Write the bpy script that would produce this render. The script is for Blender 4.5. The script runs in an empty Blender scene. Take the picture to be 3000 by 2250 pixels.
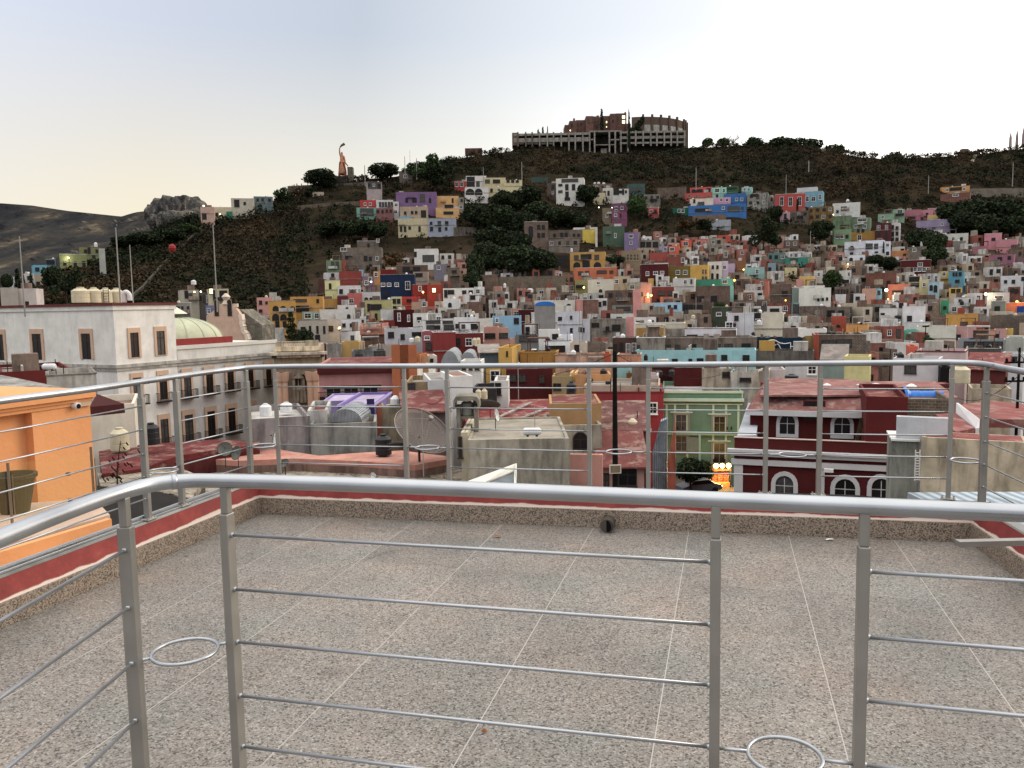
import bpy, bmesh, math, random
import numpy as np
from mathutils import Vector, Matrix, noise
random.seed(7); np.random.seed(7)
PI = math.pi
scene = bpy.context.scene
C = scene.collection
# ------------------------------------------------------------------ camera
F = 2400.0; PITCH = math.radians(5.56); ROLL = math.radians(-1.0); CZ = 1.6
_fw = Vector((0, math.cos(PITCH), -math.sin(PITCH))); _u0 = Vector((0, math.sin(PITCH), math.cos(PITCH))); _r0 = Vector((1, 0, 0))
_rt = _r0*math.cos(ROLL)+_u0*math.sin(ROLL); _up = -_r0*math.sin(ROLL)+_u0*math.cos(ROLL)
cam_d = bpy.data.cameras.new('camera'); cam = bpy.data.objects.new('camera', cam_d); C.objects.link(cam)
cam_d.sensor_width = 36; cam_d.lens = F/3000*36; cam_d.clip_end = 12000; cam_d.clip_start = 0.05
M = Matrix((_rt, _up, -_fw)).transposed().to_4x4(); M.translation = Vector((0, 0, CZ)); cam.matrix_world = M
scene.camera = cam
def ray(u, v): return _fw+_rt*((u-1500)/F)-_up*((v-1125)/F)
def at(u, v, D):                      # point seen at photo pixel (u,v) at forward distance D metres
    r = ray(u, v); r = r*(D/r.y); return Vector((r.x, r.y, r.z+CZ))
def onz(u, v, z):                     # point seen at (u,v) on the level plane z
    r = ray(u, v); t = (z-CZ)/r.z; return Vector((r.x*t, r.y*t, z))
FR = {'A': (0, 500, 2.949), 'B': (500, 450, 2.949), 'C': (1000, 450, 2.949), 'E': (1500, 450, 2.949), 'F': (2250, 450, 2.949), 'H': (1400, 280, 2.765),
      'a': (0, 800, 3.687), 'b': (450, 800, 3.687), 'c': (900, 800, 3.687), 'd': (1350, 800, 3.687), 'e': (1800, 800, 3.687), 'g': (2300, 800, 3.16),
      'p': (0, 1050, 3.687), 'q': (450, 1050, 3.687), 'r': (900, 1050, 3.687), 's': (1350, 1050, 3.687), 't': (1850, 1050, 3.687), 'w': (2400, 1050, 3.687), 'z': (0, 0, 1.0)}
def px(f, X, Y): o = FR[f]; return o[0]+X/o[2], o[1]+Y/o[2]
# survey table: distance of what is seen at each photo row, and the ground below it
TV = [380, 430, 500, 600, 700, 800, 850, 900, 950, 1000, 1050, 1100, 1150, 1250, 1450]
TD = [520, 490, 450, 400, 355, 300, 270, 240, 215, 190, 150, 115, 92, 68, 45]
TG = [0.6, 0.6, 0.6, 0.8, 1.0, 1.5, 2.5, 3.5, 5, 6, 7, 8.5, 10, 11, 9.5]
def Dt(v): return float(np.interp(v, TV, TD))
def Vt(D): return float(np.interp(D, TD[::-1], TV[::-1]))
def ground(u, D):
    v = Vt(D); return at(u, v, D).z-float(np.interp(v, TV, TG))
# ------------------------------------------------------------------ materials
def lin(h, k=1.0):
    if isinstance(h, str): h = [int(h[i:i+2], 16) for i in (0, 2, 4)]
    o = []
    for c in h:
        c = c/255.0; c = c/12.92 if c <= .04045 else ((c+.055)/1.055)**2.4
        o.append(min(.86, c*k))
    return (*o, 1)
MC = {}
def nmat(name):
    m = bpy.data.materials.new(name); m.use_nodes = True; nt = m.node_tree; b = nt.nodes['Principled BSDF']; return m, nt, b
def N(nt, t, **k):
    n = nt.nodes.new(t)
    for a, v in k.items(): setattr(n, a, v)
    return n
def ramp(nt, pts):
    r = N(nt, 'ShaderNodeValToRGB'); e = r.color_ramp.elements
    while len(e) < len(pts): e.new(.5)
    for i, (p, c) in enumerate(pts): e[i].position = p; e[i].color = c if len(c) == 4 else (*c, 1)
    return r
def g3(v): return (v, v, v, 1)
def mixc(nt, blend, fac, a, b):
    m = N(nt, 'ShaderNodeMix', data_type='RGBA', blend_type=blend)
    for sock, val in ((m.inputs[0], fac), (m.inputs[6], a), (m.inputs[7], b)):
        if hasattr(val, 'links') or isinstance(val, bpy.types.NodeSocket): nt.links.new(val, sock)
        else: sock.default_value = val
    return m.outputs[2]
def plaster(h, kind='p', k=1.0, rough=.9):
    """painted wall: tint drift per building, blotches, rain streaks with their own shape; kind b = exposed brick, s = badly stained, r = roof coat"""
    key = (h, kind, k, rough)
    if key in MC: return MC[key]
    m, nt, b = nmat('plaster_'+kind+'_'+h); L = nt.links
    tc = N(nt, 'ShaderNodeTexCoord'); oi = N(nt, 'ShaderNodeObjectInfo')
    off = N(nt, 'ShaderNodeVectorMath', operation='MULTIPLY_ADD'); comb = N(nt, 'ShaderNodeCombineXYZ')
    for i in range(3): L.new(oi.outputs['Random'], comb.inputs[i])
    L.new(comb.outputs[0], off.inputs[0]); off.inputs[1].default_value = (57, 91, 33); L.new(tc.outputs['Object'], off.inputs[2])
    P = off.outputs[0]
    n1 = N(nt, 'ShaderNodeTexNoise'); n1.inputs['Scale'].default_value = .55; n1.inputs['Detail'].default_value = 7; n1.inputs['Roughness'].default_value = .65; L.new(P, n1.inputs[0])
    mp = N(nt, 'ShaderNodeMapping'); mp.inputs['Scale'].default_value = (1.5, 1.5, .3); L.new(P, mp.inputs[0])
    n2 = N(nt, 'ShaderNodeTexNoise'); n2.inputs['Scale'].default_value = 1.1; n2.inputs['Detail'].default_value = 8; n2.inputs['Roughness'].default_value = .62; n2.inputs['Distortion'].default_value = .5; L.new(mp.outputs[0], n2.inputs[0])
    base = lin(h, k); gy = .3*base[0]+.59*base[1]+.11*base[2]; base = tuple([gy+(x-gy)*.79 for x in base[:3]]+[1])
    amp = {'p': .20, 's': .42, 'b': .4, 'r': .45, 'c': .1}[kind]
    r1 = ramp(nt, [(.32, g3(1-amp)), (.62, g3(1.0))]); L.new(n1.outputs[0], r1.inputs[0])
    r2 = ramp(nt, [(.36 if kind == 's' else .28, g3(1-amp*1.1 if kind == 's' else 1-amp*.6)), (.56, g3(1.0))]); L.new(n2.outputs[0], r2.inputs[0])
    c = base
    if kind == 'b':
        bk = N(nt, 'ShaderNodeTexBrick'); bk.inputs['Scale'].default_value = 1.0
        bk.inputs['Brick Width'].default_value = .42; bk.inputs['Row Height'].default_value = .2; bk.inputs['Mortar Size'].default_value = .014
        bk.inputs['Color1'].default_value = base; bk.inputs['Color2'].default_value = tuple([x*.72 for x in base[:3]]+[1]); bk.inputs['Mortar'].default_value = lin('a09888', .8)
        sp = N(nt, 'ShaderNodeSeparateXYZ'); L.new(P, sp.inputs[0]); ad = N(nt, 'ShaderNodeMath', operation='ADD'); L.new(sp.outputs[0], ad.inputs[0]); L.new(sp.outputs[1], ad.inputs[1])
        cb = N(nt, 'ShaderNodeCombineXYZ'); L.new(ad.outputs[0], cb.inputs[0]); L.new(sp.outputs[2], cb.inputs[1]); L.new(cb.outputs[0], bk.inputs[0]); c = bk.outputs[0]
    x = mixc(nt, 'MULTIPLY', 1.0, c, r1.outputs[0]); x = mixc(nt, 'MULTIPLY', 1.0 if kind != 'r' else .35, x, r2.outputs[0])
    if kind == 'r':
        n3 = N(nt, 'ShaderNodeTexNoise'); n3.inputs['Scale'].default_value = .8; n3.inputs['Detail'].default_value = 10; n3.inputs['Roughness'].default_value = .7; L.new(P, n3.inputs[0])
        r3 = ramp(nt, [(.5, g3(0)), (.6, g3(.42))]); L.new(n3.outputs[0], r3.inputs[0])
        x = mixc(nt, 'MIX', r3.outputs[0], x, lin('b9a79a', .8))
    if kind != 'c':
        hsv = N(nt, 'ShaderNodeHueSaturation'); mr = N(nt, 'ShaderNodeMapRange'); mr.inputs[3].default_value = .88; mr.inputs[4].default_value = 1.1
        L.new(oi.outputs['Random'], mr.inputs[0]); L.new(mr.outputs[0], hsv.inputs['Value']); L.new(x, hsv.inputs['Color']); x = hsv.outputs[0]
    L.new(x, b.inputs['Base Color']); b.inputs['Roughness'].default_value = rough; b.inputs['Specular IOR Level'].default_value = .12
    n4 = N(nt, 'ShaderNodeTexNoise'); n4.inputs['Scale'].default_value = 9; n4.inputs['Detail'].default_value = 4; L.new(P, n4.inputs[0])
    bp = N(nt, 'ShaderNodeBump'); bp.inputs['Strength'].default_value = .25; bp.inputs['Distance'].default_value = .04; L.new(n4.outputs[0], bp.inputs['Height']); L.new(bp.outputs[0], b.inputs['Normal'])
    MC[key] = m; return m
def simple(name, h, rough=.6, metal=0, k=1.0, var=.15, scale=3.0):
    key = (name, h)
    if key in MC: return MC[key]
    m, nt, b = nmat(name); L = nt.links
    tc = N(nt, 'ShaderNodeTexCoord'); n = N(nt, 'ShaderNodeTexNoise'); n.inputs['Scale'].default_value = scale; n.inputs['Detail'].default_value = 6; L.new(tc.outputs['Object'], n.inputs[0])
    r = ramp(nt, [(.3, g3(1-var)), (.7, g3(1))]); L.new(n.outputs[0], r.inputs[0])
    L.new(mixc(nt, 'MULTIPLY', 1.0, lin(h, k), r.outputs[0]), b.inputs['Base Color'])
    b.inputs['Roughness'].default_value = rough; b.inputs['Metallic'].default_value = metal; b.inputs['Specular IOR Level'].default_value = .1 if rough > .8 else .35
    MC[key] = m; return m
def emit(name, h, s):
    m, nt, b = nmat(name); b.inputs['Base Color'].default_value = g3(.1); b.inputs['Emission Color'].default_value = lin(h); b.inputs['Emission Strength'].default_value = s; return m
GLASS = simple('window_glass', '1a191a', .35, 0, 1.0, .5, 1.2)
GLASSL = simple('curtained_glass', '5a5a58', .4, 0, .8, .6, 2.5)
LIT = emit('lit_window', 'ffdca0', 3.0)
DARKM = simple('dark_iron', '2b2826', .6, .3)
WHITE = plaster('e2e0dd', 'c'); PEACH = plaster('cba585', 'c'); DKFR = simple('dark_frame', '352c26', .7)
STONE = plaster('b09a80', 's'); CREAMP = plaster('dccdb8', 'p')
# ------------------------------------------------------------------ mesh builder
class MB:
    def __init__(s): s.v = []; s.f = []; s.m = []
    def add(s, vs, fs, mi=0):
        o = len(s.v); s.v += [tuple(p) for p in vs]; s.f += [tuple(o+i for i in f) for f in fs]; s.m += [mi]*len(fs); return s
    def box(s, x0, x1, y0, y1, z0, z1, mi=0):
        return s.add([(x0, y0, z0), (x1, y0, z0), (x1, y1, z0), (x0, y1, z0), (x0, y0, z1), (x1, y0, z1), (x1, y1, z1), (x0, y1, z1)],
                     [(0, 3, 2, 1), (4, 5, 6, 7), (0, 1, 5, 4), (1, 2, 6, 5), (2, 3, 7, 6), (3, 0, 4, 7)], mi)
    def bar(s, a, b, w, h, mi=0, up=(0, 0, 1)):
        a = Vector(a); b = Vector(b); d = (b-a).normalized(); x = d.cross(Vector(up))
        if x.length < 1e-4: x = d.cross(Vector((0, 1, 0)))
        x.normalize(); y = x.cross(d); vs = []
        for p in (a, b):
            for i, j in ((-1, -1), (1, -1), (1, 1), (-1, 1)): vs.append(p+x*(w/2*i)+y*(h/2*j))
        return s.add(vs, [(0, 3, 2, 1)[::-1], (4, 5, 6, 7)[::-1], (0, 1, 5, 4)[::-1], (1, 2, 6, 5)[::-1], (2, 3, 7, 6)[::-1], (3, 0, 4, 7)[::-1]], mi)
    def tube(s, pts, r, n=8, mi=0, closed=False, taper=None):
        pts = [Vector(p) for p in pts]; m = len(pts); rings = []; prev = None
        for i, p in enumerate(pts):
            if closed: t = pts[(i+1) % m]-pts[i-1]
            else: t = pts[min(i+1, m-1)]-pts[max(i-1, 0)]
            t.normalize()
            if prev is None:
                x = t.cross(Vector((0, 0, 1)))
                if x.length < .05: x = t.cross(Vector((0, 1, 0)))
            else: x = prev-t*prev.dot(t)
            x.normalize(); prev = x; y = t.cross(x); rr = r if taper is None else r+(taper-r)*i/max(1, m-1)
            rings.append([p+(x*math.cos(2*PI*k/n)+y*math.sin(2*PI*k/n))*rr for k in range(n)])
        vs = [q for g in rings for q in g]; fs = []
        for i in range(m if closed else m-1):
            j = (i+1) % m
            for k in range(n): fs.append((i*n+k, i*n+(k+1) % n, j*n+(k+1) % n, j*n+k))
        if not closed: fs.append(tuple(range(n))[::-1]); fs.append(tuple((m-1)*n+k for k in range(n)))
        return s.add(vs, fs, mi)
    def lathe(s, prof, c=(0, 0, 0), n=20, mi=0):
        vs = []; fs = []; m = len(prof)
        for r, z in prof:
            for k in range(n): vs.append((c[0]+r*math.cos(2*PI*k/n), c[1]+r*math.sin(2*PI*k/n), c[2]+z))
        for i in range(m-1):
            for k in range(n): fs.append((i*n+k, i*n+(k+1) % n, (i+1)*n+(k+1) % n, (i+1)*n+k))
        fs.append(tuple(range(n))[::-1]); fs.append(tuple((m-1)*n+k for k in range(n)))
        return s.add(vs, fs, mi)
    def prism(s, poly, y0, y1, mi=0):           # polygon in xz extruded along y
        n = len(poly); vs = [(x, y0, z) for x, z in poly]+[(x, y1, z) for x, z in poly]
        return s.add(vs, [tuple(range(n)), tuple(range(n, 2*n))[::-1]]+[(i, i+n, (i+1) % n+n, (i+1) % n) for i in range(n)], mi)
    def slab(s, poly, z0, z1, mi=0):            # polygon in xy extruded along z
        n = len(poly); vs = [(x, y, z0) for x, y in poly]+[(x, y, z1) for x, y in poly]
        return s.add(vs, [tuple(range(n))[::-1], tuple(range(n, 2*n))]+[(i, (i+1) % n, (i+1) % n+n, i+n) for i in range(n)], mi)
    def ring(s, outer, inner, y0, y1, mi=0):    # frame between two same-count xz outlines
        n = len(outer); vs = [(x, y0, z) for x, z in outer]+[(x, y0, z) for x, z in inner]+[(x, y1, z) for x, z in outer]+[(x, y1, z) for x, z in inner]; fs = []
        for i in range(n):
            j = (i+1) % n
            fs += [(i, j, j+n, i+n), (i, i+2*n, j+2*n, j), (i+n, j+n, j+3*n, i+3*n)]
        return s.add(vs, fs, mi)
    def mesh(s, name, mats):
        me = bpy.data.meshes.new(name); me.from_pydata(s.v, [], s.f)
        for m in (mats if isinstance(mats, (list, tuple)) else [mats]): me.materials.append(m)
        me.polygons.foreach_set('material_index', s.m); me.update()
        return me
    def build(s, name, mats, parent=None, smooth=False, loc=None):
        me = s.mesh(name, mats)
        if smooth: me.polygons.foreach_set('use_smooth', [True]*len(me.polygons)); me.update()
        o = bpy.data.objects.new(name, me); C.objects.link(o)
        if parent is not None: o.parent = parent
        if loc is not None: o.location = loc
        return o
def fixn(o):
    bm = bmesh.new(); bm.from_mesh(o.data); bmesh.ops.recalc_face_normals(bm, faces=bm.faces); bm.to_mesh(o.data); bm.free(); return o
def tag(o, label=None, cat=None, group=None, kind=None):
    if label: o['label'] = label
    if cat: o['category'] = cat
    if group: o['group'] = group
    if kind: o['kind'] = kind
    return o
def empty(name, loc=(0, 0, 0), rz=0, **k):
    o = bpy.data.objects.new(name, None); C.objects.link(o); o.location = loc; o.rotation_euler = (0, 0, rz); o.empty_display_size = .3; return tag(o, **k)
def link_copy(o, parent=None, loc=None, rz=None, sc=None):
    c = o.copy(); C.objects.link(c); c.parent = parent
    if loc is not None: c.location = loc
    if rz is not None: c.rotation_euler = (0, 0, rz)
    if sc is not None: c.scale = (sc,)*3 if isinstance(sc, (int, float)) else sc
    for ch in list(o.children): link_copy(ch, c)
    return c
def struct(o): o['kind'] = 'structure'; return o
# ------------------------------------------------------------------ windows (outline cache)
def outline(w, h, arch, g=0):
    if not arch: return [(-w/2-g, -g), (w/2+g, -g), (w/2+g, h+g), (-w/2-g, h+g)]
    r = w/2+g; zc = h-w/2; n = 8 if arch == 1 else 8; pts = [(-r, -g), (r, -g)]
    for i in range(n+1):
        a = PI*i/n; pts.append((r*math.cos(a), zc+r*math.sin(a)*(1.0 if arch == 1 else 1.25)))
    return pts
WM = {}
def window_mesh(w, h, arch, fr, glass, fw=.09, bars=True, pr=.05):
    w = round(w, 1); h = round(h, 1); key = (w, h, arch, fr.name, glass.name, fw, bars, pr)
    if key in WM: return WM[key]
    m = MB(); m.ring(outline(w, h, arch, fw), outline(w, h, arch), -pr, 0, 0)
    o = outline(w, h, arch); n = len(o); m.add([(x, -.012, z) for x, z in o], [tuple(range(n))], 1)
    if not arch: m.box(-w/2-fw-.05, w/2+fw+.05, -pr-.08, 0, -fw-.07, -fw-.003, 0)
    if bars:
        m.box(-.025, .025, -.03, -.013, 0, h*(.97 if not arch else .9), 0)
        m.box(-w/2, -.025, -.028, -.013, h*.55, h*.55+.05, 0); m.box(.025, w/2, -.028, -.013, h*.55, h*.55+.05, 0)
    me = m.mesh('window', [fr, glass]); WM[key] = me; return me
def put(me, name, parent, loc, rz=0):
    o = bpy.data.objects.new(name, me); C.objects.link(o); o.parent = parent; o.location = loc; o.rotation_euler = (0, 0, rz); return o
# ------------------------------------------------------------------ a building block seen in the photo
class Block:
    """prismatic building: facade line through image column u0..u1 at distance D, turned by ang degrees; local x along facade, y into depth"""
    def __init__(s, u0, u1, vt, vb, D, ang=0, dep=8, anchor='c', zt=None, zb=None):
        uc = {'c': (u0+u1)/2, 'l': u0, 'r': u1}[anchor]
        c = at(uc, vt, D); d = Vector((math.cos(math.radians(ang)), math.sin(math.radians(ang)), 0))
        s.p = Vector((c.x, c.y, 0)); s.d = d; s.n = Vector((-d.y, d.x, 0)); s.ang = math.radians(ang)
        s.zt = c.z if zt is None else zt
        a = s.raw(u0, vt); b = s.raw(u1, vt); s.p = s.p+d*a[0]; s.w = b[0]-a[0]; s.dep = dep
        s.zb = zb if zb is not None else min(ground(uc, min(D, 515)), at(uc, vb, D).z)-.8
        s.D = D
    def raw(s, u, v):
        r = ray(u, v); # intersect with plane through p, normal n
        t = (s.p.dot(s.n))/(r.x*s.n.x+r.y*s.n.y); q = r*t; q.z += CZ
        return ((Vector((q.x, q.y, 0))-s.p).dot(s.d), q.z)
    def loc(s, u, v): x, z = s.raw(u, v); return x, z-s.zb
    def root(s, name, **k): s.e = empty(name, (s.p.x, s.p.y, s.zb), s.ang, **k); return s.e
    @property
    def H(s): return s.zt-s.zb
def shell(b, wm, rm, par=.5, t=.18, roof=True, trim=None, sl=None):
    H, w, d = b.H, b.w, b.dep; m = MB()
    if sl is not None:                          # lean-to roof rising to the back, with eaves
        m.box(0, w, 0, d, 0, H-.12); m.add([(0, 0, H-.119), (w, 0, H-.119), (w, d, H-.119), (0, d, H-.119), (0, d, H+sl-.12), (w, d, H+sl-.12)], [(0, 3, 4), (1, 5, 2), (3, 2, 5, 4), (0, 4, 5, 1)]); o = m.build('wall', wm, b.e)
        r = MB(); k = sl/d; r.add([(-.35, -.4, H-.4*k-.1), (w+.35, -.4, H-.4*k-.1), (w+.35, d+.2, H+sl+.2*k-.1), (-.35, d+.2, H+sl+.2*k-.1), (-.35, -.4, H-.4*k), (w+.35, -.4, H-.4*k), (w+.35, d+.2, H+sl+.2*k), (-.35, d+.2, H+sl+.2*k)], [(0, 3, 2, 1), (4, 5, 6, 7), (0, 1, 5, 4), (1, 2, 6, 5), (2, 3, 7, 6), (3, 0, 4, 7)]); r.build('roof', rm, b.e); return o
    par = min(par, H*.3)
    m.box(0, w, 0, d, 0, H-par)
    m.box(0, w, 0, t, H-par, H); m.box(0, w, d-t, d, H-par, H); m.box(0, t, t, d-t, H-par, H); m.box(w-t, w, t, d-t, H-par, H)
    o = m.build('wall', wm, b.e)
    if roof: MB().box(t, w-t, t, d-t, H-par+.003, H-par+.06).build('roof', rm, b.e)
    if trim is not None:
        m = MB(); m.box(-.06, w+.06, -.06, -.002, H-.12, H+.03); m.box(-.06, -.002, -.002, d, H-.12, H+.03); m.box(w+.002, w+.06, -.002, d, H-.12, H+.03); m.build('cornice', trim, b.e)
    return o
ROOFC = ['7c3a34', '8a8078', '9a948c', '6f4a40', 'b5b0a8', '8c6a58']
TANKS = []; ROOFTOPS = []; RECTS = []
DECOR = {}
def do_windows(b, fr, spec, near=False):
    if not spec: return
    for tok in spec.split():
        if tok[0] == 'g':                       # grid nx x ny
            nx, ny = [int(q) for q in tok[1:].split('x')]; st = 3.0 if b.H > 3.2 else 2.6
            vis = ny*st; ww = min(1.1, b.w/nx*.5)
            for i in range(nx):
                for j in range(ny):
                    x = b.w*(i+.5)/nx+random.uniform(-.25, .25)*b.w/nx*.5; z = b.H-1.95-j*st-random.uniform(0, .25)
                    if z < .8: continue
                    k = random.random(); h = 1.2 if k < .8 else min(1.9, z)
                    me = window_mesh(ww*random.choice([.8, 1, 1.15]), h, 0, random.choice([WHITE, DKFR, DKFR, DKFR]), GLASS if k < .85 else GLASSL)
                    put(me, 'window', b.e, (x, -.003, z-(h-1.2)))
            continue
        fl = ''
        while tok[0].isalpha(): fl += tok[0]; tok = tok[1:]
        q = [float(t) for t in tok.split(',')]
        u, v = px(fr, q[0], q[1]); x, z = b.loc(u, v); s = b.D/F/FR[fr][2]
        w = q[2]*s if len(q) > 2 else 1.0; h = q[3]*s if len(q) > 3 else 1.25
        w = min(w, b.w*.92)
        frm = WHITE if 'w' in fl else (PEACH if 'o' in fl else (plaster('c9b07a', 'c') if 'y' in fl else DKFR))
        gl = LIT if 'l' in fl else (GLASSL if 'c' in fl else GLASS)
        me = window_mesh(w, h, 1 if 'a' in fl else (2 if 'v' in fl else 0), frm, gl, fw=.13 if ('w' in fl or 'o' in fl) else .07, pr=.09)
        put(me, 'door' if 'D' in fl else 'window', b.e, (x, -.003, z-h/2))
CATN = {'h': ('house', 'house'), 'b': ('building', 'building'), 'w': ('retaining_wall', 'wall'), 's': ('shed', 'shed')}
def parse(txt):
    for line in txt.strip().split('\n'):
        line = line.strip()
        if not line or line[0] == '#': continue
        parts = [p.strip() for p in line.split('|')]; head = parts[0].split(); label = parts[1]; wins = parts[2] if len(parts) > 2 else ''
        fr = head[0]; X0, X1, Yt, Yb = [float(q) for q in head[1:5]]; col = head[5]; op = {}
        for t in head[6:]:
            if '=' in t: a, c = t.split('='); op[a] = c
            else: op[t] = True
        u0, vt = px(fr, X0, Yt); u1, vb = px(fr, X1, Yb)
        D = float(op.get('D', Dt(vb)*random.uniform(.992, 1.008)))
        wd = (u1-u0)*D/F
        ang = float(op['a']) if 'a' in op else -math.degrees(math.atan(((u0+u1)/2-1500)/F))+random.uniform(-6, 6); dep = float(op.get('dep', min(14, max(4.5, wd*random.uniform(.7, 1.0)))))
        b = Block(u0, u1, vt, vb, D, ang, dep, op.get('an', 'c'), zb=float(op['zb']) if 'zb' in op else None)
        nm, cat = CATN[op.get('k', 'h')]
        b.root(nm, label=label, cat=cat)
        if nm == 'house': b.e['group'] = 'houses stacked on the town hillside'
        kind = 'b' if 'br' in op else ('s' if 'st' in op else 'p')
        rc = op.get('rf', random.choice(ROOFC))
        shell(b, plaster(col, kind), plaster(rc, 'r'), par=float(op.get('par', .5)), trim=(plaster(op['tr'], 'c') if 'tr' in op else None), sl=(float(op['sl']) if 'sl' in op else None))
        do_windows(b, fr, wins)
        RECTS.append((u0, vt, u1, vb, D, label)); ROOFTOPS.append(b)
        if 'id' in op: DECOR[op['id']] = b
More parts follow.
